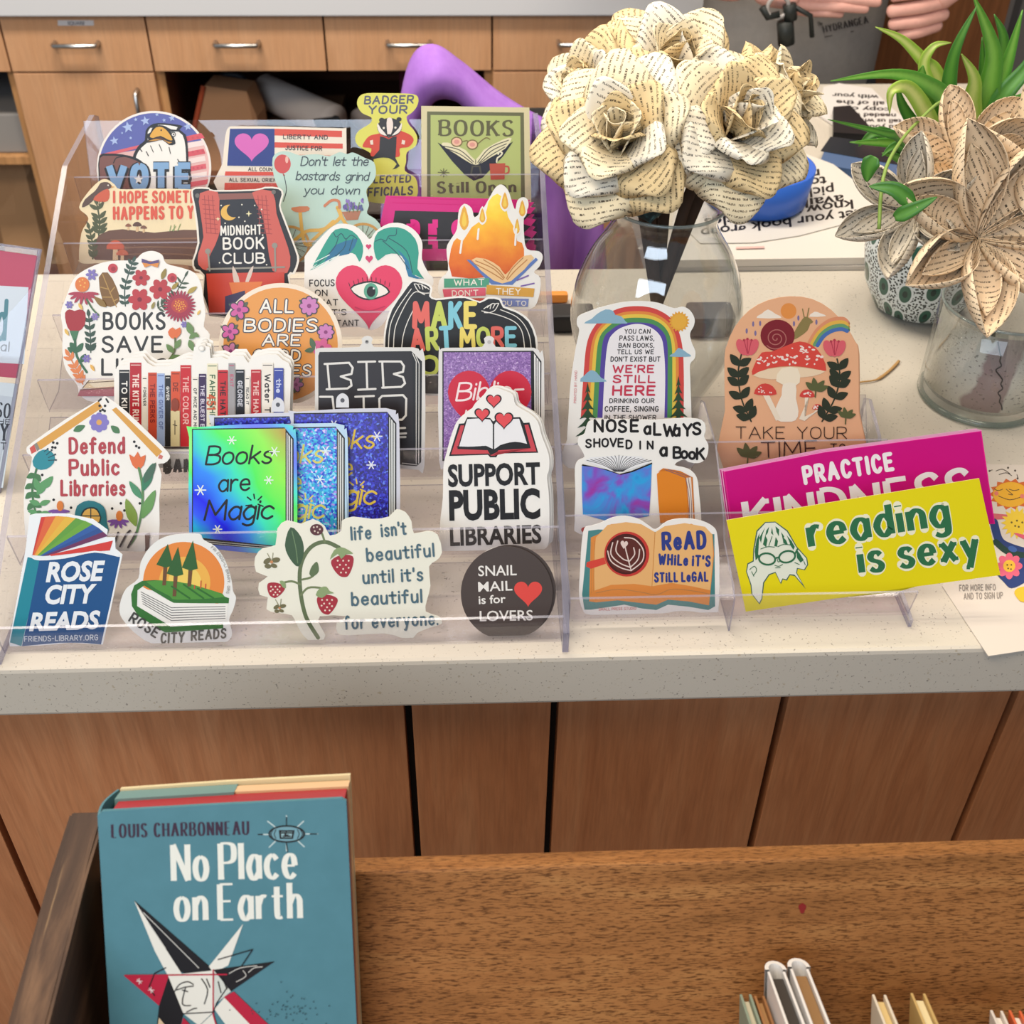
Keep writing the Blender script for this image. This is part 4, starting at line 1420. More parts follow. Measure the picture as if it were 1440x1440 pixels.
for x, y, L, an, c in ((540, 330, 80, 140, '#8a6c34'), (820, 190, 60, 70, '#93803f'), (870, 240, 50, 45, '#a08a3c'), (950, 260, 60, 35, '#b09a4a'), (330, 440, 40, 300, '#e0b860'), (1000, 370, 30, 60, '#e0b860'), (400, 310, 40, 300, '#e0b860'), (460, 620, 40, 300, '#e3b25a'), (770, 340, 40, 70, '#96894a')):
    a.leaf(c, x, y, L, L * .2, an)
a.f('#d9703f', [(852, 455), (875, 432), (890, 445), (912, 432), (918, 460), (895, 488), (868, 486)], 2)
a.lines('#5f6a42', [[(888, 486), (885, 550), (850, 605)]], 8, 4)
for x, y, L, an in ((888, 540, 56, 60), (880, 560, 56, 130), (860, 595, 60, 20), (975, 470, 70, 110), (960, 490, 50, 40), (960, 495, 60, 290), (1010, 480, 40, 150)):
    a.leaf('#6a8a55', x, y, L, L * .26, an)
a.f('#d98a3c', [(720, 100), (762, 96), (808, 104), (800, 130), (765, 118), (735, 130)]); a.f('#5d4a78', [(720, 84), (764, 100), (808, 90), (806, 106), (764, 112), (720, 104)])
a.f('#e5cfa6', [(420, 740), (450, 700), (640, 690), (640, 740)]); a.f('#efe2c4', [(450, 710), (500, 692), (700, 688), (640, 725), (480, 735)])
a.f('#b0626a', [(396, 780), (410, 745), (640, 728), (820, 735), (820, 780)], 0)
a.lines('#6a5640', [[(410, 748), (640, 735)], [(440, 712), (640, 700)], [(420, 740), (455, 700)]], 4)
a.done('sticker', 'white sticker ringed with red flowers, leaves and a butterfly', group=G_RACK)

a = Art(tier(3, 24)).z(380, 380, 3.4286)
a.slab('#eee0cc', circ(50, 358, 297, 296))
a.el('#e29a4c', 50, 358, 276, 275, n=48)
for tx, x0, y0, x1, h, sl in (('ALL', -52, 202, 112, 58, .08), ('BODIES', -128, 293, 225, 56, .08), ('ARE', -40, 362, 145, 50, .08), ('GOOD', -84, 436, 145, 50, .08), ('BODIES', -92, 508, 196, 50, .08)):
    a.text('#f0ede4', tx, x0, y0, h, x1, w=.14, slant=sl, out='#474650', ow=.085)
for x, y, r, c in ((188, 172, 44, '#c97fb8'), (268, 298, 38, '#c97fb8'), (-150, 190, 44, '#cc5f9e'), (-194, 295, 40, '#cc5f9e'), (-190, 390, 40, '#c97fa8'), (125, 550, 34, '#b36aa0')):
    for an in (40, 150, 260):
        a.leaf('#56624e', x, y, r * 1.3, r * .3, an)
    a.flower('#474650', x, y, r * 1.12, 8 if c == '#c97fb8' else 5, None, None, r * .42)
    a.flower(c, x, y, r, 8 if c == '#c97fb8' else 5, '#8b3f78', r * .24, r * .3)
a.flower('#cf5f8f', 250, 372, 46, 5, '#8b3f60', 10, 18)
a.leaf('#4f6a4c', 215, 380, 60, 14, 110); a.leaf('#4f6a4c', 215, 380, 50, 12, 190)
a.done('sticker', 'round orange sticker with white hand lettering and pink flowers', group=G_RACK)

a = Art(tier(3, 24)).z(380, 380, 3.4286)
a.slab(W, [(546, 370), (552, 280), (580, 185), (635, 105), (672, 55), (700, 48), (755, 62), (782, 85), (775, 122), (800, 136), (870, 128), (940, 126), (1010, 150), (1050, 128), (1110, 136), (1128, 172), (1190, 196), (1250, 240), (1285, 320), (1290, 420), (1280, 540), (1240, 600), (620, 600), (545, 560)])
a.f(K, [(554, 372), (560, 284), (588, 190), (642, 110), (678, 62), (700, 56), (750, 70), (772, 88), (766, 126), (800, 144), (870, 137), (940, 134), (1010, 158), (1052, 138), (1104, 144), (1122, 180), (1186, 204), (1244, 248), (1276, 324), (1281, 420), (1272, 536), (1234, 592), (626, 592), (553, 556)], 2)
a.lines('#e8e4dc', [[(572, 560), (572, 320), (600, 210), (680, 90)], [(596, 560), (596, 330), (620, 230), (690, 110), (745, 118)], [(1020, 196), (1130, 226), (1200, 270), (1225, 360), (1230, 560)], [(1110, 190), (1190, 226), (1240, 290), (1258, 380), (1256, 560)], [(630, 560), (640, 320), (700, 170)]], 4, 5)
for x, y, sg in ((738, 92, 1), (1058, 186, -1)):
    a.lines('#e8e4dc', [[(x - 44 * sg, y - 26), (x - 26 * sg, y + 6), (x, y + 18), (x + 26 * sg, y + 18)], [(x - 44 * sg, y - 26), (x - 28 * sg, y - 24), (x - 16 * sg, y - 4)], [(x - 28 * sg, y - 24), (x - 10 * sg, y - 24), (x - 2 * sg, y)], [(x - 6 * sg, y - 22), (x + 12 * sg, y - 6)], [(x + 6 * sg, y - 16), (x + 28 * sg, y)]], 4, 3)
cl = ['#e0675c', '#c3cf5e', '#7fc6d6', '#ead56a', '#e0675c', '#c3cf5e', '#7fc6d6']
a.text(cl[0], 'MAKE', 684, 272, 112, 998, 272, .185, cols=cl, gap=.6)
a.text(cl[0], 'ART', 676, 384, 96, 884, 372, .19, gap=.4, cols=['#e0675c', '#c3cf5e', '#7fc6d6'])
a.text(cl[0], 'MORE', 912, 366, 84, 1190, 362, .19, gap=.5, cols=['#ead56a', '#c3cf5e', '#e0675c', '#7fc6d6'])
a.text(cl[0], 'OFTEN', 720, 500, 84, 1180, 500, .19, gap=.6, cols=['#c3cf5e', '#7fc6d6', '#e0675c', '#ead56a', '#7fc6d6'])
a.done('sticker', 'black sticker with outlined arms and multicoloured capitals', group=G_RACK)

# ================================================================== third tier from the front
def scallop(seed=3):
    rn = random.Random(seed)
    P = [(362, 640), (362, 150)]
    for x, y in ((385, 125), (430, 118), (445, 88), (505, 78), (530, 110), (560, 128), (640, 124), (690, 100), (720, 88), (758, 92), (766, 30), (800, 12), (845, 30), (850, 84), (905, 78), (935, 92), (960, 72), (1015, 72), (1040, 108), (1070, 80), (1130, 66), (1185, 66), (1215, 94), (1245, 110), (1258, 140)):
        P.append((x, y))
    P += [(1250, 400), (1240, 640)]
    return P


for q, (off, dz, lb) in enumerate(((0, 0, 'white sticker printed with a long row of book spines, foremost copy'), (.004, .0022, 'copy tucked close behind the row of book spines sticker'), (.008, .0045, 'hindmost copy behind the row of book spines sticker'))):
    if q:
        spare(a, None, off, 0.0008 * q, dz, lb, group=G_RACK)
        continue
    a = Art(tier(2, 25)).z(60, 480, 3.6)
    a.slab(W, scallop(), 0)
    spines = [(387, 440, 144, 500, K, 'TO KILL A', W), (442, 500, 108, 510, '#b3202c', 'THE KITE RUNNER', '#f0d9d0'), (503, 530, 176, 520, '#ece6da', 'FOREVER', K),
              (534, 578, 158, 520, '#c9492d', 'THE PERKS', '#7a1d18'), (580, 618, 162, 530, '#9fb4dc', 'THE GIVER OF', '#5a6aa0'), (620, 648, 172, 532, K, 'GIVER', W),
              (650, 696, 152, 530, '#d2512c', 'DE', '#7a2a18'), (698, 752, 120, 532, '#c51f28', 'THE COLOR', '#e8b0a8'), (758, 788, 180, 534, '#ece6da', 'OF MICE AND MEN', K),
              (792, 828, 164, 536, '#3b2250', 'THE BLUEST EYE', '#d8d0e0'), (834, 886, 112, 536, '#e9e2c4', 'FAHRENHEIT', '#4a6a4a'), (888, 938, 144, 536, '#c3222a', 'THE HATE', '#1d1015'),
              (942, 974, 110, 536, '#9d9a9c', 'EXIT', '#c04a6a'), (978, 1022, 142, 536, '#1c1c22', 'GEORGE', '#d0d0d8'), (1025, 1050, 176, 536, '#ece6da', 'READ IT', K),
              (1056, 1106, 142, 536, '#b8242e', 'THE HANDMAID', '#e8c0b8'), (1112, 1168, 108, 536, '#ebe4d8', 'Water The', '#3a3636'), (1172, 1220, 134, 536, '#3c4aa0', 'the A', '#cfd6f0')]
    for x0, x1, y0, y1, c, t, tc in spines:
        a.f(c, [(x0, y0), (x1, y0), (x1, y1), (x0, y1)])
        w = x1 - x0
        a.multi(tc, [[(x0 + 4, y0 + 10), (x1 - 4, y0 + 10), (x1 - 4, y0 + 14), (x0 + 4, y0 + 14)]])
        a.text(tc, t, x0 + w * .28, y0 + 56, w * .46, x0 + w * .28 + .001, min(y1 - 20, y0 + 56 + len(t) * w * .5), .2)
    a.f('#d9c99a', [(650, 350), (696, 350), (696, 530), (650, 530)]); a.el('#8c3a20', 672, 320, 20, 34); a.lines('#3a2a20', [[(672, 400), (672, 470)], [(662, 420), (682, 425)]], 4)
    a.text('#c9562c', '451', 836, 266, 38, 836.001, 344, .16)
    a.f('#3c2f2f', [(384, 532), (1222, 536), (1222, 542), (384, 540)])
    a.el('#dcd8d0', 805, 34, 16, 15); a.el('#f3f0ea', 805, 34, 10, 9)
    a.text('#3a3838', 'BANNED BOOKS', 612, 660, 66, 1180, 662, .24, rnd=False)
    a.f(W, [(612, 545), (1225, 545), (1225, 556), (612, 556)])
    a.done('sticker', lb, group=G_RACK)

a = Art(tier(2, 25)).z(380, 380, 3.4286)
a.slab('#d8d6d2', [(216, 410), (222, 384), (250, 374), (430, 370), (440, 330), (470, 316), (495, 330), (500, 370), (690, 372), (720, 390), (746, 425), (744, 940), (715, 962), (630, 956), (300, 940), (225, 925)], 2)
a.f(K, [(232, 412), (238, 394), (680, 390), (732, 440), (728, 925), (706, 945), (640, 940), (232, 915)])
a.f('#262023', [(234, 412), (240, 398), (676, 394), (686, 410), (690, 930), (234, 905)])
a.lines('#d9d6d0', [[(686, 400), (704, 440), (704, 930)], [(700, 410), (718, 450), (716, 930)], [(636, 930), (708, 938)], [(232, 915), (640, 940)]], 4)
a.lines('#dedbd6', [[(262, 452), (380, 446), (398, 470), (392, 500), (340, 512), (388, 530), (392, 556), (372, 570), (272, 574)], [(276, 452), (286, 572)], [(424, 442), (506, 440)], [(464, 442), (468, 572)], [(424, 576), (508, 572)], [(526, 440), (630, 440), (645, 462), (640, 490), (596, 500), (640, 515), (650, 545), (632, 562), (540, 566)], [(540, 440), (546, 566)]], 10)
a.lines('#dedbd6', [[(410, 610), (500, 606)], [(450, 610), (452, 700)], [(410, 708), (500, 704)], [(540, 606), (640, 602), (656, 620), (654, 700), (636, 720), (548, 724), (528, 700), (526, 620), (540, 606)], [(560, 765), (650, 760)], [(600, 790), (655, 786)], [(560, 806), (652, 804)], [(240, 610), (300, 610), (310, 700), (240, 706)]], 10)
a.el('#8c8a88', 466, 345, 9); a.el('#2a2a2a', 466, 344, 4)
a.done('sticker', 'black book-shaped sticker with thin white outlined capitals', group=G_RACK)

a = Art(tier(2, 25)).z(380, 380, 3.4286)
a.slab('#d9d7d4', [(812, 410), (820, 384), (850, 374), (1022, 370), (1030, 330), (1055, 316), (1080, 330), (1088, 370), (1270, 374), (1300, 400), (1320, 430), (1318, 930), (1280, 950), (880, 940), (815, 920)], 2)
a.f(K, [(830, 390), (1268, 388), (1308, 440), (1304, 930), (830, 920)])
a.f('#e8e6e4', [(1272, 402), (1302, 446), (1300, 920), (1276, 924)])
a.lines(K, [[(1282, 420), (1282, 922)], [(1292, 436), (1292, 922)]], 4)
a.f(M_GLITP, [(836, 396), (1256, 394), (1262, 920), (836, 912)])
a.heart('#c9213c', 1058, 640, 404, 380)
a.text('#f0dfe0', 'Biblio-', 892, 628, 82, 1218, 612, .1, gap=.8, slant=.25)
a.text('#f0dfe0', 'phile', 930, 730, 80, 1180, 720, .1, gap=.8, slant=.25)
a.el('#b5b2b0', 1056, 346, 9)
a.done('sticker', 'purple glitter book-shaped sticker with a big red heart', group=G_RACK)

# ================================================================== second tier from the front
a = Art(tier(1, 25)).z(0, 340, 3.6)
a.slab('#efece6', [(510, 795), (528, 782), (556, 796), (640, 860), (760, 975), (850, 1065), (858, 1098), (830, 1122), (800, 1126), (818, 1180), (806, 1300), (808, 1420), (800, 1540), (770, 1565), (600, 1566), (200, 1560), (140, 1540), (122, 1400), (124, 1240), (150, 1160), (162, 1090), (140, 1072), (134, 1048), (160, 1018), (330, 900)], 2)
a.f('#d79f4a', [(498, 806), (520, 838), (206, 1052), (174, 1024)])
a.f('#d79f4a', [(566, 850), (588, 838), (822, 1062), (794, 1090)])
a.f('#c9564e', [(150, 1044), (172, 1026), (186, 1060), (160, 1074)]); a.f('#8a857c', [(172, 1026), (186, 1016), (202, 1050), (188, 1060)])
a.f('#c9726a', [(808, 1076), (826, 1084), (820, 1100), (800, 1096)])
a.lines(K, [[(500, 806), (512, 796)], [(538, 796), (548, 812)]], 9)
a.dots(K, [(505, 830), (520, 850), (532, 830), (508, 856), (530, 856), (270, 1016), (290, 1020), (280, 1042), (266, 1040), (680, 1012), (690, 1034), (704, 1042), (214, 1180), (272, 1306), (568, 1350), (612, 1324), (630, 1360), (708, 1324), (360, 1346)], 7)
a.flower('#8278c0', 502, 914, 50, 8, '#d9a35a', 14, 19)
a.leaf('#4d7a52', 372, 958, 66, 17, 25); a.leaf('#4d7a52', 606, 968, 58, 17, 140)
a.text('#b0414a', 'Defend', 348, 1070, 74, 634, 1066, .16)
a.text('#b0414a', 'Public', 348, 1180, 74, 606, 1176, .16)
a.text('#b0414a', 'Libraries', 306, 1282, 72, 636, 1280, .16)
a.f('#2f8a98', [(196, 1062), (240, 1052), (276, 1078), (272, 1120), (235, 1150), (185, 1150), (165, 1110)], 2)
a.lines('#2a3f4a', [[(225, 1062), (240, 1050)], [(236, 1078), (262, 1056)], [(246, 1092), (278, 1078)], [(246, 1106), (282, 1104)]], 4)
a.dots('#2a3f4a', [(262, 1054), (280, 1076), (284, 1104), (242, 1048)], 5)
a.sprig('#4a7a50', [(185, 1150), (165, 1240), (170, 1320), (190, 1400)], 48, 15, 10, 5, 50)
for x, y, L, an in ((215, 1250, 84, 50), (190, 1280, 90, 60), (200, 1260, 70, 110), (200, 1330, 60, 20), (205, 1330, 60, 160), (190, 1370, 50, 170), (200, 1380, 60, 10)):
    a.leaf('#5f9a66', x, y, L, L * .24, an)
a.f('#dd7040', [(655, 1075), (680, 1090), (698, 1062), (712, 1090), (738, 1078), (728, 1130), (700, 1150), (672, 1130)], 2)
a.lines('#5f8a5a', [[(704, 1145), (722, 1240), (718, 1360), (690, 1480), (660, 1530)]], 12, 4)
for x, y, L, w, an, c in ((725, 1260, 150, 24, 70, '#3f7f62'), (718, 1300, 110, 18, 125, '#4f8f6a'), (720, 1400, 160, 26, 65, '#6a9a5a'), (690, 1440, 150, 26, 110, '#7f9a45'), (730, 1220, 120, 20, 60, '#4a6a58')):
    a.leaf(c, x, y, L, w, an)
for x, y in ((300, 1350), (600, 1400)):
    a.multi('#7a4fa0', [a._el(x + 30 * math.cos(t), y + 16 * math.sin(t) + 10, 26, 8, math.degrees(t), 8) for t in np.linspace(0.1, PI - .1, 6)])
    a.el('#d9803c', x + 6, y - 14, 17, 26)
a.f('#2f7a88', [(384, 1480), (384, 1360), (405, 1325), (450, 1308), (505, 1322), (535, 1355), (542, 1420), (542, 1480)], 2)
a.f('#2a4048', [(412, 1420), (415, 1370), (440, 1345), (480, 1342), (505, 1365), (510, 1420)], 2)
a.f('#e3b762', [(418, 1416), (422, 1374), (444, 1352), (478, 1350), (500, 1370), (504, 1416)], 2)
a.lines('#2a4048', [[(462, 1350), (462, 1416)], [(418, 1386), (504, 1386)]], 5)
a.lines('#4a4448', [[(610, 1540), (640, 1480), (660, 1460)], [(580, 1530), (600, 1470)], [(740, 1560), (760, 1480)], [(650, 1545), (690, 1470)]], 10)
a.f('#6a5048', [(735, 1480), (760, 1470), (756, 1560), (738, 1560)])
a.done('sticker', 'white house-shaped sticker with yellow pencil roof and flowers', group=G_RACK)

# --- foil book stickers, one behind the other
def magic(x, y, s, face, rim, ink, off, label, star='#e6f0e8', cut=None, tab=None):
    a = Art(tier(1, 25, off)).z(x, y, s)
    out = [(0, 16), (8, 2), (132, -3), (146, 6), (151, 20), (152, 176), (146, 182), (60, 176), (8, 168), (0, 158)]
    a.slab(rim, out, 2)
    a.f(K, [(4, 4), (134, 2), (147, 18), (147, 176), (20, 166), (4, 160)])
    a.f('#d5d8d6', [(137, 9), (145, 19), (145, 174), (137, 172)])
    a.lines(K, [[(139, 12), (139.6, 172)], [(142.5, 16), (142.5, 173)]], 1.1)
    a.f(face, [(5.5, 5.5), (135.5, 3.5), (135.5, 170), (5.5, 156)])
    a.lines('#cfd6d2', [[(6, 160), (140, 172)], [(10, 163), (140, 175)]], 1)
    a.text(ink, 'Books', 22, 54, 25, 116, 52, .1, gap=.5, slant=.22)
    a.text(ink, 'are', 40, 92, 24, 86, 90, .1, gap=.6, slant=.1)
    a.text(ink, 'Magic', 20, 132, 27, 118, 130, .1, gap=.5, slant=.2)
    a.lines(ink, [[(87, 104), (82, 100)], [(92, 102), (91, 96)], [(97, 104), (102, 99)], [(88, 111), (80, 112)], [(97, 110), (104, 113)]], 2)
    for px, py, r in ((60, 20, 6), (120, 36, 7), (16, 90, 7.5), (112, 76, 6), (40, 145, 6)):
        a.lines(star, [[(px - r, py), (px + r, py)], [(px - r * .5, py - r * .85), (px + r * .5, py + r * .85)], [(px + r * .5, py - r * .85), (px - r * .5, py + r * .85)]], 1.6)
    if tab:
        a.f('#d8d8dc', catmull([(tab - 9, -4), (tab - 8, -18), (tab, -24), (tab + 8, -18), (tab + 9, -4)], False, 4))
        a.el('#55555c', tab, -14, 3)
    a.done('sticker', label, group=G_RACK)


magic(266, 599, 1.0, M_HOLO, M_HOLOE, K, 0.0, 'green and blue iridescent book-shaped sticker, foremost of three foil books')
magic(338, 598, 1.0, M_GLIT, '#bcd8ee', '#d8cf6a', 0.007, 'cyan glitter book-shaped sticker with yellow script', '#dff0f6')
magic(409, 577, 0.99, M_GLITB, '#cfd0dc', '#d8b83c', 0.014, 'indigo glitter book-shaped sticker with yellow script beside the cyan one', '#e2e4f0', tab=72)
magic(297, 583, 1.0, M_GLITB, '#d6d6e0', '#d8b83c', 0.017, 'indigo glitter book-shaped sticker mostly hidden behind the green iridescent one', '#e2e4f0', tab=94)

sup = [(825, 1340), (818, 1230), (832, 1100), (835, 950), (850, 880), (872, 800), (900, 730), (940, 690), (970, 670), (990, 640), (1030, 600), (1050, 575), (1085, 566), (1130, 580), (1170, 600), (1185, 650), (1250, 690), (1290, 730), (1310, 800), (1330, 850), (1345, 900), (1345, 960), (1335, 1000), (1345, 1100), (1345, 1300), (1320, 1345), (1260, 1362), (880, 1356)]
a = Art(tier(1, 25)).z(380, 380, 3.4286)
a.slab(W, sup)
a.f(K, [(862, 896), (910, 740), (935, 738), (950, 708), (1060, 712), (1076, 730), (1095, 712), (1205, 708), (1222, 736), (1250, 734), (1292, 880), (1100, 884), (1090, 902), (1060, 902), (1050, 890)])
a.f('#c9434c', [(872, 888), (918, 748), (936, 748), (902, 862), (1048, 868), (1062, 892), (1086, 892), (1100, 868), (1256, 858), (1226, 746), (1244, 744), (1284, 874), (1094, 876), (1084, 894), (1064, 894), (1054, 884)])
a.f('#e9e8ea', [(910, 852), (950, 718), (1010, 714), (1060, 720), (1074, 744), (1074, 862), (1040, 846), (980, 850)], 0)
a.f('#e9e8ea', [(1080, 862), (1080, 744), (1096, 720), (1200, 716), (1240, 842), (1180, 828), (1120, 840)], 0)
a.lines(K, [[(902, 852), (980, 854), (1040, 850), (1076, 872), (1110, 846), (1180, 830), (1246, 842)], [(1076, 730), (1076, 870)]], 6, 3)
for x, y, w in ((1078, 628, 76), (1022, 694, 76), (1127, 720, 92)):
    a.heart(K, x, y, w); a.heart('#df4a4f', x, y, w - 14)
a.block(K, 'SUPPORT', 858, 1040, 1302, 1028, 98, .035)
a.block(K, 'PUBLIC', 864, 1200, 1302, 1190, 132, .04)
a.block(K, 'LIBRARIES', 868, 1326, 1308, 1312, 82, .03)
a.done('sticker', 'white arched sticker with a book, red hearts and black capitals, foremost copy', group=G_RACK)
spare(a, None, .004, .0022, .0012, 'second copy tucked behind the white arched heart sticker', group=G_RACK)
spare(a, None, .008, .0040, .0004, 'hindmost copy behind the white arched heart sticker', group=G_RACK)

# ================================================================== front tier
a = Art(tier(0, 26)).z(0, 680, 3.6)
a.slab('#e9edf0', [(150, 160), (180, 152), (330, 152), (470, 180), (545, 235), (540, 272), (582, 272), (585, 330), (620, 360), (600, 450), (560, 640), (520, 815), (500, 832), (360, 806), (200, 820), (100, 846), (52, 836), (46, 800), (90, 560), (130, 330)], 0)
a.f('#1f8496', [(140, 372), (200, 384), (150, 640), (110, 832), (50, 804), (100, 560)])
a.f('#184f86', [(200, 384), (330, 376), (480, 344), (608, 372), (560, 600), (512, 822), (420, 806), (300, 806), (112, 832), (150, 640)])
fan = [('#cf3b33', 0), ('#d9643a', 1), ('#e2a23c', 2), ('#dfb23f', 3), ('#5f9a3c', 4), ('#6aa23a', 5), ('#2f5ba0', 6), ('#2b4f90', 7), ('#6a2f5a', 8), ('#cf3b33', 9)]
arc = catmull([(206, 170), (300, 164), (400, 178), (480, 212), (530, 250), (575, 290)], False, 6)
for i, (c, j) in enumerate(fan):
    t0, t1 = int(i / 10 * 29), int((i + .86) / 10 * 29)
    if i == 9:
        a.f(c, [(250, 360), (572, 288), (556, 338), (420, 348), (260, 366)])
    else:
        a.f(c, [arc[t0], arc[min(t1 + 1, 29)], (215 + i * 4, 364), (160 + i * 7, 362 + i * .6)])
a.lines('#e9edf0', [[(204, 170), (160, 360)], [(160, 370), (200, 384), (330, 374), (480, 344), (600, 366)]], 9, 3)
a.block('#e6eaee', 'ROSE', 232, 494, 536, 486, 92, .04, .25)
a.block('#e6eaee', 'CITY', 232, 606, 494, 600, 88, .04, .25)
a.block('#e6eaee', 'READS', 148, 742, 512, 730, 84, .04, .25)
a.text('#c9d6e2', 'FRIENDS-LIBRARY.ORG', 124, 798, 25, 498, 790, .14)
a.done('sticker', 'blue book-shaped sticker with rainbow fanned pages and white capitals', group=G_RACK)

a = Art(tier(0, 26)).z(0, 680, 3.6)
a.slab('#e6e6e2', [(700, 480), (712, 400), (760, 320), (830, 272), (920, 255), (1010, 256), (1030, 285), (1090, 320), (1140, 390), (1170, 480), (1180, 545), (1195, 580), (1180, 640), (1160, 690), (1175, 760), (1150, 800), (1080, 825), (820, 830), (700, 770), (630, 700), (605, 650), (612, 590), (640, 530)])
a.f('#e2873a', [(930 + 206 * math.cos(t), 500 + 205 * math.sin(t)) for t in np.linspace(PI * .95, PI * 2.18, 36)])
a.f('#e9b04c', [(935 + 130 * math.cos(t), 500 + 130 * math.sin(t)) for t in np.linspace(PI * .98, PI * 2.12, 30)])
a.f('#eccb62', [(935 + 84 * math.cos(t), 500 + 84 * math.sin(t)) for t in np.linspace(PI, PI * 2.1, 24)])
a.f('#33702f', [(664, 560), (680, 515), (720, 492), (790, 488), (960, 506), (1160, 580), (1158, 606), (880, 606), (730, 516), (696, 540), (694, 620), (860, 720), (858, 752), (836, 754), (700, 670), (668, 620)])
a.f('#4f9038', [(740, 496), (900, 496), (1060, 536), (1140, 574), (900, 588), (860, 570)], 2)
a.f('#eceae4', [(700, 560), (720, 522), (880, 604), (1156, 608), (1146, 690), (862, 716), (712, 630)])
a.lines('#6f6f70', [[(714 + i * 2, 548 + i * 12), (868, 628 + i * 13), (1140, 622 + i * 12)] for i in range(6)], 4)
a.f('#33702f', [(840, 726), (1130, 708), (1130, 732), (842, 754)])
for x, y0, y1, w, yb in ((838, 305, 415, 46, 515), (890, 320, 460, 46, 570), (965, 288, 430, 44, 520)):
    a.f('#6a4a2e', [(x - 10, y1), (x + 10, y1), (x + 6 - 4, yb), (x - 16, yb)])
    a.f('#2f5e2c', [(x + 12, y0), (x + w - 8, y1), (x, y1 + 10), (x - w, y1 - 5)])
a.lines('#2f6a2c', [[(870, 520), (960, 580)], [(930, 510), (1030, 580)], [(1000, 530), (1080, 578)]], 8)
a.lines('#c94a3a', [[(1016, 528), (1018, 492)], [(1040, 530), (1042, 508)], [(985, 530), (986, 515)]], 5)
a.text('#454542', 'ROSE', 650, 690, 46, 790, 780, .18)
a.text('#454542', 'CITY', 812, 806, 46, 934, 800, .18, slant=.1)
a.text('#454542', 'READS', 966, 792, 44, 1146, 778, .18, slant=.1)
for i, ch in enumerate('FRIENDS-LIBRARY.ORG'):
    t = math.radians(-52 + i * 3.5)
    x, y = 930 + 222 * math.cos(t), 500 + 222 * math.sin(t)
    a.text('#8a8a86', ch, x, y, 13, x - 11 * math.sin(t) * 1.0, y + 11 * math.cos(t), .12)
a.done('sticker', 'white sticker of three trees growing on a green book at sunset', group=G_RACK)

a = Art(tier(0, 26)).z(340, 680, 3.0)
a.slab('#eae8d8', [(142, 260), (150, 190), (190, 155), (250, 170), (300, 150), (350, 180), (372, 220), (420, 200), (422, 158), (470, 140), (550, 150), (620, 140), (650, 110), (690, 120), (716, 160), (726, 210), (780, 200), (826, 215), (845, 290), (820, 325), (790, 350), (796, 430), (782, 490), (776, 540), (830, 560), (845, 590), (800, 606), (740, 630), (710, 666), (670, 650), (600, 632), (450, 640), (405, 630), (400, 590), (440, 560), (330, 560), (330, 600), (352, 640), (330, 672), (280, 664), (240, 610), (212, 556), (150, 546), (104, 530), (110, 480), (76, 470), (72, 420), (110, 392), (60, 372), (56, 310), (90, 272)], 2)
a.lines('#61704e', [[(322, 650), (270, 560), (246, 440), (250, 340), (290, 270), (350, 246), (410, 270)]], 17, 5)
a.lines('#73805a', [[(250, 470), (280, 440), (330, 440), (352, 452)], [(246, 425), (210, 412), (170, 420)], [(350, 246), (340, 215), (330, 200)], [(255, 405), (300, 390), (318, 340)]], 9, 4)
a.f('#3f5a40', [(206, 184), (250, 225), (262, 290), (240, 350), (205, 320), (182, 260)], 3)
a.line('#6a8560', [(212, 200), (228, 270), (236, 335)], 4, 3)
a.f('#5f7350', [(318, 330), (325, 370), (300, 392), (285, 380), (296, 348)], 3)
for x, y, w, h, rot in ((428, 345, 46, 50, -10), (360, 508, 42, 44, 5), (142, 448, 36, 34, 15)):
    P = [(-1, -.6), (0, -.9), (1, -.6), (.85, .2), (.35, .9), (0, 1), (-.5, .8), (-.95, .1)]
    cr, sr = math.cos(math.radians(rot)), math.sin(math.radians(rot))
    a.f('#a52f3c', [(x + (u * cr - v * sr) * w, y + (u * sr + v * cr) * h) for u, v in P], 3)
    a.dots('#ead9c8', [(x + u * w, y + v * h) for u, v in ((-.5, -.4), (0, -.4), (.5, -.4), (-.3, -.05), (.25, -.05), (-.55, .15), (0, .3), (.5, .2), (-.2, .6), (.25, .6))], 4)
a.f('#8ba070', [(372, 320), (390, 280), (420, 268), (450, 280), (470, 296), (440, 298), (420, 318), (405, 296)], 2)
a.f('#8ba070', [(312, 470), (330, 440), (356, 434), (370, 452), (390, 462), (360, 466), (340, 482)], 2)
a.f('#8ba070', [(160, 410), (182, 414), (186, 440), (172, 436)], 2)
a.el('#5a2f34', 316, 194, 28, 24); a.dots('#d9c9b8', [(304, 184), (318, 182), (330, 192), (308, 200), (322, 206)], 4)
for x, y in ((126, 330), (160, 524)):
    k_ = 1.0 if x < 150 else .75
    a.multi('#6f6a4a', [a._el(x - 18 * k_, y - 4, 18 * k_, 11 * k_, -30), a._el(x + 18 * k_, y - 8, 18 * k_, 11 * k_, -10), a._el(x - 16 * k_, y + 18 * k_, 14 * k_, 10 * k_, 10), a._el(x + 10 * k_, y + 16 * k_, 14 * k_, 9 * k_, 20)])
    a.dots('#c98a5a', [(x, y)], 7 * k_); a.lines('#8a8a6a', [[(x - 4, y - 10), (x - 18, y - 36)], [(x + 3, y - 10), (x + 6, y - 38)]], 2.5)
for t, x0, y0, x1, y1 in (('life', 460, 236, 548, 230), ("isn't", 588, 222, 696, 212), ('beautiful', 526, 326, 814, 304), ("until it's", 510, 420, 766, 406), ('beautiful', 462, 512, 762, 498), ('for everyone.', 432, 612, 830, 592)):
    a.text('#4d6a78', t, x0, y0, 52, x1, y1, .14, gap=1.6)
a.done('sticker', 'cream cloud-edged sticker with strawberry plant and blue handwriting', group=G_RACK)

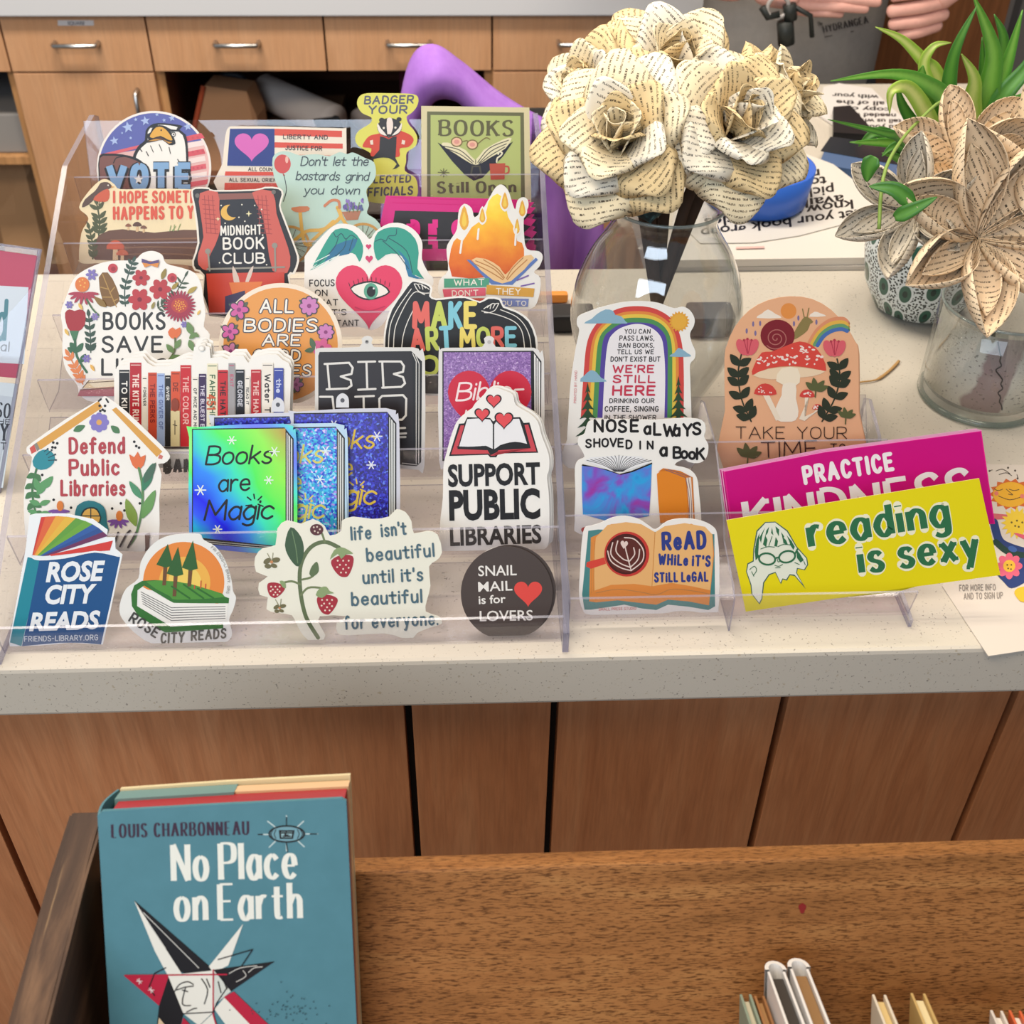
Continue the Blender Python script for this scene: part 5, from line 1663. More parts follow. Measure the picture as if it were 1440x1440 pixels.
a = Art(tier(0, 26)).z(340, 680, 3.0)
a.slab('#4b403c', circ(1118, 463, 194, 198), 0)
a.block('#ece8e2', 'SNAIL', 998, 390, 1160, 386, 42, .01)
a.block('#ece8e2', 'MAIL', 998, 456, 1142, 450, 40, .01)
a.block('#ece8e2', 'is for', 1000, 508, 1114, 502, 34, .015)
a.block('#ece8e2', 'LOVERS', 1004, 580, 1228, 576, 42, .01)
a.heart('#df4a42', 1208, 458, 118, 108)
a.done('sticker', 'round dark brown sticker with red heart and white capitals, foremost copy', group=G_RACK)
spare(a, None, .003, .0028, .0004, 'second round dark brown sticker showing its edge behind the first', group=G_RACK)
b_ = Art(tier(0, 26, .006)).z(340, 680, 3.0)
b_.slab('#e9e4dc', circ(1126, 458, 194, 198), 0)
b_.done('sticker', 'hindmost round sticker of the snail mail stack, white back showing', group=G_RACK)

# ================================================================== small holder, left column
a = Art(tier2(2, 18)).z(760, 400, 4.8)
a.slab(W, [(190, 880), (200, 700), (220, 540), (240, 420), (262, 310), (246, 270), (256, 215), (330, 180), (420, 150), (560, 118), (690, 112), (800, 125), (900, 160), (960, 150), (1010, 175), (1040, 230), (1035, 280), (1010, 330), (1020, 390), (1045, 450), (1040, 500), (1010, 540), (1012, 650), (1015, 760), (1020, 950), (1015, 1240), (190, 1240), (180, 1050)])
for i, (c, wd) in enumerate((('#cf4a44', 0), ('#de8a42', 34), ('#e3c24c', 54), ('#4f8f56', 78), ('#57489c', 110))):
    ro, yo = 345 - wd, 520 - wd
    pts = [(272 + wd * 1.02, 900), (290 + wd, 620), (318 + wd * .95, 380), (400 + wd * .7, 240 + wd * .6), (520 + wd * .3, 165 + wd * .9), (660, 146 + wd), (790 - wd * .3, 170 + wd * .9), (900 - wd * .7, 250 + wd * .6), (955 - wd * .9, 400), (968 - wd, 620), (966 - wd, 900)]
    q = catmull(pts, False, 5)
    a.f(c, q)
pts = [(272 + 146, 910), (290 + 142, 620), (318 + 136, 400), (500, 322), (570, 282), (660, 266), (745, 290), (810, 350), (832, 440), (842, 620), (836, 910)]
a.f('#ece8ea', catmull(pts, False, 5))
a.f('#8ab0c4', [(294, 262), (345, 232), (380, 200), (440, 168), (490, 178), (505, 205), (545, 215), (575, 250), (580, 264), (430, 262)], 2)
a.f('#8ab0c4', [(870, 486), (905, 460), (930, 428), (960, 440), (990, 462), (1015, 486)], 2)
a.f('#8ab0c4', [(268, 655), (300, 610), (340, 578), (378, 592), (410, 630), (446, 655)], 2)
a.star('#e0a23c', 935, 250, 72, 18, .78); a.el('#e3ac44', 935, 250, 50)
for t, x0, y0, x1, h, c, w in (('YOU CAN', 566, 330, 742, 28, K, .15), ('PASS LAWS,', 532, 376, 768, 30, K, .15), ('BAN BOOKS,', 526, 424, 768, 28, K, .15), ('TELL US WE', 516, 468, 764, 28, K, .15), ("DON'T EXIST BUT", 472, 518, 808, 30, K, .15),
                           ("WE'RE", 484, 592, 766, 46, '#c43a52', .2), ('STILL', 486, 660, 776, 46, '#c43a52', .2), ('HERE', 482, 744, 774, 58, '#c43a52', .2),
                           ('DRINKING OUR', 464, 798, 768, 28, K, .15), ('COFFEE, SINGING', 432, 854, 796, 32, K, .15), ('IN THE SHOWER', 432, 910, 780, 28, K, .15)):
    a.text(c, t, x0, y0, h, x1, w=w, slant=.05)
for x, y0, y1, w in ((318, 690, 1040, 96), (930, 645, 960, 84)):
    P = []
    for i in range(7):
        t = i / 6
        yy = y0 + (y1 - y0) * t
        ww = w * (.18 + .82 * t)
        P.append([(x, yy - 30), (x + ww * .5, yy + 10), (x + ww, yy + 38), (x + ww * .3, yy + 30), (x, yy + 42), (x - ww * .35, yy + 30), (x - ww, yy + 44), (x - ww * .5, yy + 12)])
    a.multi('#2f4a34', P)
a.text('#d8757a', 'PRINTED BY HAND', 240, 800, 15, 246, 580, .12)
a.done('sticker', 'white arched rainbow sticker with pine trees and small capitals', group=G_SMALL)

a = Art(tier2(1, 21)).z(760, 600, 4.235)
a.slab(W, [(230, 60), (262, 40), (280, -20), (320, -40), (480, -45), (700, -42), (860, -52), (960, -40), (985, 10), (975, 60), (1000, 110), (990, 180), (950, 215), (890, 212), (850, 195), (800, 228), (880, 250), (930, 300), (945, 400), (958, 560), (940, 640), (560, 660), (235, 640), (205, 560), (208, 400), (205, 250), (225, 200), (262, 180), (240, 130), (222, 100)])
rn = random.Random(4)
for word, x, y, h, st in (('NOSE', 316, 32, 66, 72), ('aLWaYS', 612, 48, 66, 58), ('SHOVED', 266, 122, 46, 48), ('IN', 590, 126, 44, 42), ('a', 706, 166, 70, 40), ('BooK', 786, 188, 62, 46)):
    for i, ch in enumerate(word):
        a.text(K, ch, x + i * st, y + rn.uniform(-7, 7), h, w=.2)
a.f('#e9e9ea', [(262, 200), (300, 180), (460, 170), (600, 175), (650, 215), (500, 265), (460, 268), (420, 262)], 0)
a.lines('#3d3b40', [[(465 + dx * .12, 265), (465 + dx * .5, 225 - (190 - abs(dx)) * .15), (465 + dx, 168 + abs(dx) * .16)] for dx in range(-190, 195, 24)], 3.5, 4)
a.f(K, [(244, 230), (250, 222), (400, 255), (470, 280), (540, 262), (664, 212), (664, 222), (540, 272), (480, 286), (400, 262)])
a.f(M_GALAXY, [(246, 232), (330, 240), (410, 264), (475, 286), (545, 270), (662, 222), (656, 380), (646, 530), (560, 546), (440, 562), (380, 556), (252, 520), (246, 380)])
a.f('#de8424', [(692, 280), (730, 250), (800, 256), (866, 300), (880, 556), (712, 572), (700, 430)])
a.f('#c97220', [(700, 266), (730, 246), (830, 262), (905, 300), (918, 560), (884, 566), (862, 304), (800, 270), (730, 262)])
a.f('#e3d4c4', [(868, 302), (896, 300), (910, 556), (890, 560)])
a.lines('#7d5f6a', [[(864, 304), (884, 420), (886, 560)], [(878, 302), (896, 420), (900, 556)], [(740, 254), (860, 300)], [(760, 252), (890, 296)]], 4, 3)
a.el('#c0413c', 262, 612, 20, 16)
a.done('sticker', 'white sticker with open galaxy-painted book and orange book, black lettering', group=G_SMALL)

a = Art(tier2(0, 22)).z(760, 600, 4.235)
a.slab('#efeae4', [(230, 1000), (236, 860), (245, 700), (262, 605), (300, 590), (360, 572), (430, 540), (510, 532), (590, 552), (650, 592), (690, 610), (760, 560), (860, 546), (960, 560), (1030, 596), (1052, 640), (1064, 760), (1066, 900), (1060, 1090), (1030, 1120), (900, 1100), (800, 1100), (680, 1126), (560, 1130), (300, 1122), (250, 1085)])
a.f('#4a8585', [(285, 620), (345, 612), (1036, 640), (1040, 1070), (1000, 1092), (880, 1072), (760, 1060), (690, 1092), (600, 1082), (500, 1060), (300, 1090), (262, 1090), (248, 1000)], 0)
a.f('#dd8a42', [(300, 660), (345, 640), (420, 580), (520, 570), (680, 630), (780, 590), (900, 578), (1024, 640), (1034, 760), (1004, 1064), (880, 1040), (760, 1030), (690, 1060), (600, 1050), (460, 1034), (330, 1046), (290, 1040)], 0)
a.f('#e7b172', [(330, 660), (400, 585), (510, 568), (600, 580), (682, 628), (664, 950), (560, 936), (420, 942), (322, 976), (318, 800)], 0)
a.f('#e9b575', [(684, 628), (740, 592), (860, 574), (980, 596), (1022, 640), (1028, 760), (1010, 974), (900, 950), (780, 930), (666, 950)], 0)
a.lines('#c98644', [[(682, 630), (664, 950)], [(322, 680), (316, 980)], [(306, 690), (304, 990)]], 4)
a.lines('#b98450', [[(330, 990), (460, 968), (600, 985), (690, 1000), (780, 968), (900, 976), (1005, 996)]], 4, 4)
a.f('#d6473a', [(272, 832), (276, 806), (380, 778), (390, 816), (300, 846)], 0)
a.el('#c43a33', 514, 758, 134, 134, n=36); a.el('#4a1f1c', 510, 758, 120, 121, n=36)
a.el('#5d2a24', 514, 762, 108, 106, n=30)
lt = '#e3cdc4'
a.lines(lt, [[(500, 660), (560, 670), (610, 730), (606, 800), (540, 856)], [(400, 740), (420, 800), (480, 840), (540, 856)], [(430, 690), (420, 760), (470, 810), (532, 836)], [(590, 730), (580, 790), (536, 836)], [(460, 680), (450, 740), (490, 786), (528, 800)], [(555, 720), (560, 760), (530, 800)], [(500, 700), (520, 780), (540, 856)]], 7, 5)
a.heart(lt, 498, 700, 44, 50, 8)
a.text('#2f3d86', 'ReAD', 722, 728, 92, 990, 718, .2)
a.text('#2f3d86', "WHiLe iT'S", 700, 816, 56, 1012, 828, .2)
a.text('#2f3d86', 'STiLL LeGAL', 676, 922, 50, 1000, 916, .2)
a.text('#d06a6a', 'SMALL PRESS STUDIO', 346, 1094, 15, 570, 1088, .13)
a.done('sticker', 'open-book sticker with red coffee cup and navy lettering', group=G_SMALL)

# ================================================================== small holder, second column
a = Art(tier2(2, 18)).z(960, 400, 4.5)
sh = [(272, 1240), (268, 800), (265, 470), (282, 380), (330, 270), (420, 165), (540, 100), (680, 75), (820, 92), (940, 160), (1030, 260), (1090, 360), (1112, 430), (1114, 800), (1112, 1240)]
a.slab('#e5ae86', sh, 2)
a.el('#e08f48', 670, 168, 50, 50); a.f('#efe2d2', [(468, 212), (500, 185), (540, 158), (585, 185), (625, 212)], 2); a.f('#efe2d2', [(800, 204), (835, 172), (870, 182), (908, 200)], 2)
a.multi('#7d6f96', [a._el(x, y, 7, 17) for x, y in ((446, 250), (490, 246), (405, 294), (460, 308), (704, 248), (732, 212), (846, 238), (470, 366))])
for c, o in (('#d9906a', 0), ('#dfb04c', 22), ('#6a9a6a', 44), ('#4a6fae', 66)):
    a.line(c, [(800 + o * .8, 372 + o * .2), (850 + o * .6, 290 + o * .6), (930 + o * .2, 228 + o), (1010 - o * .1, 216 + o), (1040, 235 + o * .9)], 24, 5)
a.f('#8a7a4a', [(690, 350), (712, 290), (760, 215), (790, 205), (826, 236), (806, 250), (790, 290), (740, 330)], 2)
a.lines('#8a7a4a', [[(770, 215), (758, 155)], [(786, 212), (798, 150)]], 7)
a.el('#7d222c', 600, 322, 108, 100, n=30)
sp_ = [(590 + r * math.cos(t), 340 + r * .95 * math.sin(t)) for t, r in ((t, 6 + 4.6 * t) for t in np.linspace(0, 15, 60))]
a.line('#b06a62', sp_, 6)
a.f('#d64a3f', [(440, 572), (452, 510), (500, 430), (560, 425), (660, 385), (740, 360), (820, 385), (880, 450), (908, 545), (820, 530), (690, 515), (540, 530)], 2)
rn = random.Random(9)
a.multi('#efd9cf', [a._el(rn.uniform(470, 880), rn.uniform(450, 510), rn.uniform(5, 15), rn.uniform(4, 9), rn.uniform(-40, 40), 8) for i in range(34)] + [a._el(rn.uniform(660, 830), rn.uniform(390, 450), rn.uniform(5, 15), rn.uniform(4, 9), rn.uniform(-40, 40), 8) for i in range(12)])
a.f('#e9cfae', [(446, 575), (540, 534), (690, 520), (820, 534), (900, 550), (820, 580), (700, 590), (560, 600)], 2)
a.f('#efe0c6', [(626, 530), (726, 530), (740, 620), (680, 640), (590, 610)], 2)
a.f('#eee2cf', [(634, 630), (714, 626), (716, 720), (732, 800), (715, 858), (655, 868), (595, 856), (588, 780), (625, 700)], 2)
for x, y, w in ((522, 665, 72), (786, 690, 48), (852, 774, 34)):
    a.f('#eadbc4', [(x - w * .3, y + 20), (x + w * .25, y + 20), (620 if x < 600 else 735, 850), (590 if x < 600 else 770, 862)])
    a.f('#d0463f', [(x - w, y + w * .35), (x - w * .6, y - w * .35), (x, y - w * .55), (x + w * .65, y - w * .3), (x + w, y + w * .4), (x, y + w * .5)], 2)
    a.multi('#efd9cf', [a._el(x + rn.uniform(-w * .7, w * .7), y + rn.uniform(-w * .25, w * .3), 6, 4, rn.uniform(0, 90), 6) for i in range(10)])
dk = '#2e3527'
for st in ([(432, 865), (370, 720), (350, 560), (370, 440)], [(880, 865), (960, 720), (992, 580), (975, 470)]):
    q = catmull(st, False, 6)
    a.line(dk, q, 9)
    P = []
    for i in range(6):
        t = 1 + int(i * 2.7)
        ang = math.degrees(math.atan2(-(q[t + 1][1] - q[t][1]), q[t + 1][0] - q[t][0]))
        for sg in (48, -48):
            P.append(catmull(a.leafp(q[t][0], q[t][1], 92, 26, ang + sg), True, 2))
    a.multi(dk, P)
for x, y in ((408, 395), (958, 402)):
    for dx, dr in ((-36, -25), (36, 25), (0, 0)):
        a.el('#d8606a', x + dx, y, 30, 54, dr)
    a.lines('#b03a4c', [[(x - 20, y - 40), (x, y + 40)], [(x + 25, y - 40), (x + 5, y + 40)], [(x, y - 50), (x, y + 40)]], 5)
    a.dots('#b03a4c', [(x - 22, y - 44), (x + 26, y - 44), (x, y - 52)], 8)
for x, y, s_ in ((840, 690, 1), (1030, 860, .8), (410, 1110, 1.1)):
    for an in (100, 50, 140, 20):
        a.leaf('#5a5f3a', x, y - 20, 85 * s_, 20 * s_, an)
    a.line('#5a5f3a', [(x - 4, y + 20), (x, y - 30)], 8)
a.text('#3b2c22', 'TAKE YOUR', 332, 970, 72, 1036, 972, .07, space=7)
a.text('#3b2c22', 'TIME', 494, 1092, 96, 850, 1080, .07)
a.text('#3b2c22', 'TO', 930, 1085, 80, 1030, 1085, .07)
a.done('sticker', 'peach arched sticker with snail on red toadstool, foremost copy', group=G_SMALL)
spare(a, None, .003, .0016, -.0012, 'second copy behind the peach snail and toadstool sticker', group=G_SMALL)
spare(a, None, .006, .0032, -.0030, 'hindmost copy behind the peach snail and toadstool sticker', group=G_SMALL)

# --- pink and yellow long stickers
a = Art(tier2(1, 22)).z(980, 580, 3.13)
a.slab('#e0148a', [(118, 258), (560, 172), (1252, 78), (1312, 490), (160, 560)], 0, edge='#f0a8d0')
a.line('#f092c8', [(120, 258), (560, 173), (1252, 79)], 5)
for off in (0,):
    a.f('#c9017d', [(124, 262), (560, 178), (1248, 86), (1306, 488), (164, 556)])
a.text('#efe9ee', 'PRACTICE', 470, 312, 68, 870, 248, .22)
a.text('#efe9ee', 'KINDNESS', 214, 540, 146, 1222, 392, .22, serif=.10, thin=.15, gap=.9)
a.done('sticker', 'long magenta sticker with white capitals, foremost of its stack', group=G_SMALL)
for i, lb in ((1, 'second long magenta sticker showing its pale edge behind the first'), (2, 'hindmost long magenta sticker of its stack in the small holder')):
    b_ = Art(tier2(1, 22, .003 * i)).z(980 - 3 * i, 580 - 1.2 * i, 3.13)
    b_.slab('#c9017d', [(118, 258), (560, 172), (1252, 78), (1312, 490), (160, 560)], 0, edge='#f3b6d8')
    b_.line('#f3b6d8', [(120, 259), (560, 173), (1250, 80)], 5)
    b_.line('#f3b6d8', [(119, 258), (160, 560)], 4)
    b_.done('sticker', lb, group=G_SMALL)

YEL = '#e6d60e'
a = Art(tier2(0, 24)).z(980, 580, 3.13)
a.slab(YEL, [(130, 474), (560, 400), (1242, 290), (1336, 716), (900, 775), (215, 884)], 0, edge='#f0e6a8')
a.text('#2f6e48', 'reading', 490, 592, 130, 1120, 492, .245, serif=.10, thin=.13, gap=.9, out='#efeacb', ow=.03)
a.text('#2f6e48', 'is sexy', 712, 706, 124, 1250, 636, .245, serif=.10, thin=.13, gap=.9, space=4, out='#efeacb', ow=.03)
a.f('#4d6a58', [(248, 600), (262, 520), (300, 482), (345, 480), (400, 520), (440, 590), (485, 640), (490, 670), (475, 694), (444, 688), (440, 706), (478, 776), (430, 720), (410, 716), (396, 740), (378, 735), (370, 756), (345, 706), (320, 715), (296, 750), (288, 820), (276, 845), (240, 800), (236, 760), (216, 700), (222, 664), (246, 652)], 0)
a.f('#e4e6d4', [(253, 602), (267, 524), (302, 486), (344, 484), (396, 524), (436, 592), (481, 642), (485, 668), (472, 690), (440, 684), (436, 706), (465, 755), (430, 714), (408, 711), (393, 734), (376, 730), (368, 748), (346, 701), (316, 711), (291, 748), (284, 818), (274, 838), (244, 798), (240, 758), (220, 700), (226, 668), (250, 656)], 0)
gd = '#2f6a48'
for pts in ([(300, 505), (288, 540), (282, 575), (274, 552)], [(318, 502), (312, 530), (300, 545), (305, 520)], [(345, 500), (362, 515), (360, 545), (350, 525)], [(370, 525), (384, 545), (378, 560)], [(395, 540), (420, 570), (410, 578)], [(270, 560), (262, 600), (256, 590)], [(330, 505), (336, 540), (326, 530)], [(262, 560), (275, 530), (268, 640), (258, 650), (254, 610)], [(436, 600), (452, 620), (470, 650), (455, 660), (440, 640)], [(290, 580), (300, 540), (310, 560), (304, 592)], [(340, 588), (346, 548), (356, 565), (352, 590)], [(380, 575), (376, 545), (392, 562), (400, 582)], [(412, 560), (430, 590), (424, 604), (408, 580)]):
    a.f(gd, pts, 0)
a.lines(gd, [[(280, 600), (310, 590), (340, 592)], [(355, 590), (380, 580), (408, 582)], [(330, 545), (316, 585)], [(342, 672), (360, 676), (376, 668)], [(345, 683), (366, 682)], [(352, 640), (356, 656), (364, 655)], [(232, 690), (252, 676), (262, 694), (248, 716)], [(240, 700), (250, 720)], [(430, 660), (450, 668)], [(470, 655), (476, 670)]], 3.2, 3)
for x, y, rt in ((308, 644, 8), (396, 634, -14)):
    a._put(a._stroke(a._el(x, y, 36, 25, rt, 20) + [a._el(x, y, 36, 25, rt, 20)[0]], 8), gd)
a.lines(gd, [[(342, 640), (362, 636)], [(272, 636), (262, 618)], [(430, 622), (442, 600)]], 7)
a.done('sticker', 'long bright yellow sticker with green lettering and a drawn face in glasses', group=G_SMALL)
b_ = Art(tier2(0, 24, .004)).z(980, 580, 3.13)
b_.slab(YEL, [(140, 520), (560, 470), (1200, 420), (1240, 690), (880, 790), (215, 898)], 0, edge='#f0e6a8')
b_.done('sticker', 'second yellow sticker leaning behind the long lettered one, only its lower edge showing', group=G_SMALL)

# ================================================================== things on the far side of the rack
# --- glass vase
VX, VY = 0.153, 0.352
prof = [(0.0, 0.0), (0.040, 0.0), (0.045, 0.003), (0.058, 0.030), (0.075, 0.068), (0.083, 0.102), (0.080, 0.135), (0.068, 0.168), (0.053, 0.192), (0.0475, 0.206), (0.050, 0.217), (0.0545, 0.2235)]
outer = [(x, y) for x, y in catmull(prof, False, 4)]
inner = [(max(r - 0.0025, 0), max(z, 0.008)) for r, z in outer if z > 0.006]
V, F = lathe(outer + inner[::-1] + [(0.0, 0.008)], VX, VY, ZC + 0.0004, 64)
vase = empty('vase', (VX, VY, ZC), 'clear round-bellied glass vase holding the paper roses', 'vase')
meshobj('body', V, F, M_GLASS, parent=vase, smooth=True)
ring = [(VX + 0.0536 * math.cos(t), VY + 0.0536 * math.sin(t), ZC + 0.2235) for t in np.linspace(0, 2 * PI, 64, endpoint=False)]
tubeobj('rim', ring, 0.0016, M_GLASSR, vase, 8, True)

# --- paper roses
M_NEWS = newsprint('old_book_page', '#e9dcbd', '#4a3f33', 0.0049, 0.60, 0.5)
M_NEWSW = newsprint('newer_book_page', '#dcd2c2', '#4a4440', 0.0050, 0.58, 0.3)
M_NEWST = newsprint('tan_book_page', '#d8bf90', '#4a3d2e', 0.0049, 0.60, 0.5)
M_NEWSL = newsprint('pale_book_page', '#e6e2d6', '#4c4844', 0.0049, 0.60, 0.5)
M_STEM = mat('#4a3a30', 0.8, 0.1)


def petal_mesh(L, Wd, a0, a1, r0, cup, roll, M, rng, nu=9, nv=10, pw=1.5, notch=0.0):
    V, F, UV = [], [], []
    r, z = r0, 0.0
    th = rng.uniform(0, 2 * PI)
    ou, ov = rng.uniform(0, 9), rng.uniform(0, 9)
    cs, sn = math.cos(th), math.sin(th)
    for j in range(nv + 1):
        t = j / nv
        a = math.radians(a0 + (a1 - a0) * t ** pw)
        if j:
            r += math.sin(a) * L / nv
            z += math.cos(a) * L / nv
        w = Wd * max(math.sin(PI * (0.16 + 0.76 * t)), 0.05) ** 0.75
        for i in range(nu + 1):
            s = -1 + 2 * i / nu
            nr, nz = -math.cos(a), math.sin(a)
            d = cup * s * s * w
            e = max(0.0, abs(s) - 0.62) / 0.38
            d -= roll * e * e * w * (0.35 + 0.65 * t)
            back = 0.10 * L * s * s * t
            V.append(M @ Vector((w * s * (1 - 0.12 * e), r + nr * d - back * math.sin(a), z + nz * d - back * math.cos(a))))
            u0, v0 = s * w, t * L
            UV.append((u0 * cs - v0 * sn + ou, u0 * sn + v0 * cs + ov))
    for j in range(nv):
        for i in range(nu):
            b = j * (nu + 1) + i
            F.append((b, b + 1, b + nu + 2, b + nu + 1))
    return V, F, UV


def sheet(name, V, F, UV, m, parent, t=0.0004):
    o = meshobj(name, V, F, m, parent=parent, smooth=True, uvs=UV)
    so = o.modifiers.new('thickness', 'SOLIDIFY')
    so.thickness = t
    so.offset = 0
    return o


def rose(px, py, Y, face, R, label, seed):
    rng = random.Random(seed)
    c = onY(px, py, Y)
    f = Vector(face).normalized()
    root = empty('paper_rose', c - f * R * 0.55, label, 'paper flower', 'paper roses in the glass vase')
    q = f.to_track_quat('Z', 'Y').to_matrix().to_4x4()
    base = Matrix.Translation(c - f * R * 0.62) @ q
    k = R / 0.07
    layers = [(3, .046, .020, -4, 10, .003, .55, .0, .9), (4, .054, .027, 6, 40, .006, .40, .35, 1.6), (5, .064, .033, 22, 78, .008, .30, .55, 1.8),
              (5, .074, .037, 42, 100, .009, .22, .8, 1.9), (6, .080, .042, 62, 120, .010, .14, .95, 2.2)]
    for li, (n, L, Wd, a0, a1, r0, cup, roll, pw) in enumerate(layers):
        ph = rng.uniform(0, 2 * PI)
        for i in range(n):
            sc = rng.uniform(.92, 1.08) * k
            M = base @ Matrix.Rotation(ph + 2 * PI * i / n + rng.uniform(-.12, .12), 4, 'Z') @ Matrix.Translation((0, 0, -0.006 * k * (li - 2) + rng.uniform(-.001, .001)))
            V, F, UV = petal_mesh(L * sc, Wd * sc, a0 + rng.uniform(-5, 5), a1 + rng.uniform(-12, 12), r0 * k, cup, roll * rng.uniform(.6, 1.2), M, rng, pw=pw)
            sheet('petal', V, F, UV, rng.choice((M_NEWS, M_NEWS, M_NEWST, M_NEWST, M_NEWSL)), root)
    s0 = c - f * R * 0.66
    neck = Vector((VX + (s0.x - VX) * .33, VY + (s0.y - VY) * .3, ZC + .215))
    foot = Vector((VX - (s0.x - VX) * .30, VY - (s0.y - VY) * .2, ZC + .016))
    st = catmull([tuple(s0), tuple(s0.lerp(neck, .5) + Vector((0, 0, .01))), tuple(neck), tuple(foot)], False, 8)
    tubeobj('stem', st, 0.0052, M_STEM, root, 8)
    return root


rose(868, 172, .275, (-.22, -.70, .68), .064, 'cream printed-paper rose low at the front of the bouquet, above the vase neck', 11)
rose(1060, 155, .300, (.26, -.66, .70), .066, 'largest cream printed-paper rose, facing forward beside the blue tub', 12)
rose(958, 66, .375, (.02, -.50, .86), .068, 'cream printed-paper rose crowning the top of the bouquet', 13)
rose(806, 112, .365, (-.70, -.45, .55), .052, 'cream printed-paper rose leaning out towards the square green sticker', 14)
rose(1130, 118, .405, (.72, -.25, .62), .052, 'cream printed-paper rose leaning out towards the spider plant', 15)
rose(868, 62, .465, (-.40, -.05, .90), .050, 'cream printed-paper rose half hidden behind the crowning rose', 16)
# dark leaf under the roses
V, F = [], []
lp = empty('paper_leaf', onY(905, 285, .30), 'dark teal paper leaf poking down into the vase neck', 'leaf')
L0, L1 = onY(900, 240, .292), onY(915, 312, .318)
ax = (L1 - L0)
sd = Vector((1, 0.15, 0)).normalized()
UV = []
for j in range(9):
    t = j / 8
    w = 0.026 * math.sin(PI * (0.18 + .82 * t)) ** .8
    for i in range(5):
        s = -1 + i / 2
        V.append(L0 + ax * t + sd * w * s + Vector((0, -.006 * (1 - abs(s)), 0)))
        UV.append((s, t))
for j in range(8):
    for i in range(4):
        b = j * 5 + i
        F.append((b, b + 1, b + 6, b + 5))
k = NT('dark_teal_paper')
M_TEAL = k.fin(k.ramp(k.noise(k.coord('Object', (60, 60, 25)), 3, 5), [(.4, '#1e2c30'), (.55, '#2f4d52'), (.7, '#5d8488')]), .7, .2)
sheet('blade', V, F, UV, M_TEAL, lp)

# --- small things behind the vase
p = onZ(784, 424)
hl = box('marker_pen', (p.x - .05, p.y - .006, ZC + .0004), (p.x + .012, p.y + .006, ZC + .012), mat('#d98a3a'), None, .004)
tag(hl, 'orange marker pen lying between tall rack and vase', 'pen')
p = onZ(800, 462)
tag(box('black_case', (p.x - .02, p.y - .012, ZC + .0004), (p.x + .028, p.y + .02, ZC + .022), mat('#2b2a2c'), None, .004), 'small black case lying between tall rack and vase', 'case')
p = onZ(1006, 470)
tag(box('tape_cutter', (p.x - .032, p.y - .01, ZC + .0004), (p.x + .02, p.y + .03, ZC + .026), mat('#5c5a5c'), None, .005), 'dark grey tape cutter seen through the far side of the vase', 'tape cutter')

# ================================================================== papers, phone, tub
stk = empty('paper_stack', onZ(1110, 330), 'stack of white sheets lying behind the vase under the large-print sheet', 'papers')
def flat_poly(pts, z0, z1, m, name, parent, bev=0):
    P = [onZ(x, y, z1) for x, y in pts]
    n = len(P)
    V = [Vector((q.x, q.y, z0)) for q in P] + [Vector((q.x, q.y, z1)) for q in P]
    F = [tuple(range(n - 1, -1, -1)), tuple(range(n, 2 * n))] + [(i, (i + 1) % n, n + (i + 1) % n, n + i) for i in range(n)]
    return meshobj(name, V, F, m, parent=parent)
flat_poly([(930, 376), (1232, 374), (1252, 272), (1130, 250), (960, 250)], ZC + .0005, ZC + .006, mat('#bdb7b0', .6), 'folder', stk)
flat_poly([(945, 366), (1230, 362), (1248, 276), (1130, 254), (970, 254)], ZC + .0065, ZC + .016, mat('#d3ccc3', .7), 'sheets', stk)
lz = ZC + .0175
a = Art((Vector((0, 0, lz)), Vector((0, 0, 1))))
a.slab('#dad4cc', [(960, 318), (985, 342), (1060, 341), (1125, 331), (1190, 314), (1248, 290), (1172, 231), (1130, 215), (1000, 225)], 0, .0008)
a.multi('#e3b9ae', [[(1035, 347), (1075, 346), (1075, 349), (1035, 350)]])
for t, x, y, x1, y1 in (('Let your book group', 1213, 294, 985, 322), ('know which titles', 1199, 281, 990, 308), ('available to', 1186, 274, 1040, 290), ('pick up here', 1172, 261, 1040, 276), ('to read', 1162, 248, 1080, 258), ('next', 1152, 238, 1100, 244)):
    a.block('#1f1c1c', t, x, y, x1, y1, 12.5, .02)
a.done('notice_sheet', 'white sheet with large black print lying upside down behind the vase', 'paper')
a = Art((Vector((0, 0, ZC + .004)), Vector((0, 0, 1))))
a.slab('#dcd6d2', [(1158, 122), (1180, 117), (1226, 124), (1252, 150), (1288, 180), (1262, 190), (1190, 186), (1150, 160)], 0, .003)
for t, x, y, x1, y1 in (('with your', 1236, 134, 1170, 131), ('all of the', 1244, 143, 1176, 141), ('copy of', 1252, 152, 1190, 150), ('needed to', 1260, 160, 1196, 159), ('tell us who', 1268, 168, 1204, 167), ('Add your', 1276, 176, 1216, 176)):
    a.block('#2a2727', t, x, y, x1, y1, 5.5, .03)
a.done('notice_sheet', 'white printed sheet lying furthest back beside the spider plant leaves', 'paper')
ph = empty('phone', onZ(1208, 228), 'blue-edged mobile phone lying beside the large-print sheet', 'phone')
flat_poly([(1152, 230), (1264, 250), (1280, 212), (1165, 198)], ZC + .0005, ZC + .0165, mat('#4a6288', .35, .5), 'body', ph)
flat_poly([(1154, 212), (1266, 232), (1276, 206), (1168, 192)], ZC + .0165, ZC + .0172, mat('#20242b', .15, .5), 'screen', ph)
tb = flat_poly([(1172, 186), (1234, 190), (1196, 148), (1172, 150)], ZC + .0078, ZC + .016, mat('#1d1b1d', .4), 'tablet', None)
tag(tb, 'small black tablet lying on the sheet furthest back', 'tablet')
p = onZ(1066, 292, ZC + .02)
V, F = lathe([(0, 0), (.062, 0), (.066, .004), (.0715, .05), (.0695, .05), (.064, .006), (0, .006)], p.x, p.y + .022, ZC + .0195, 48)
tub = meshobj('plastic_tub', V, F, mat('#2c5fc0', .35, .5), smooth=True)
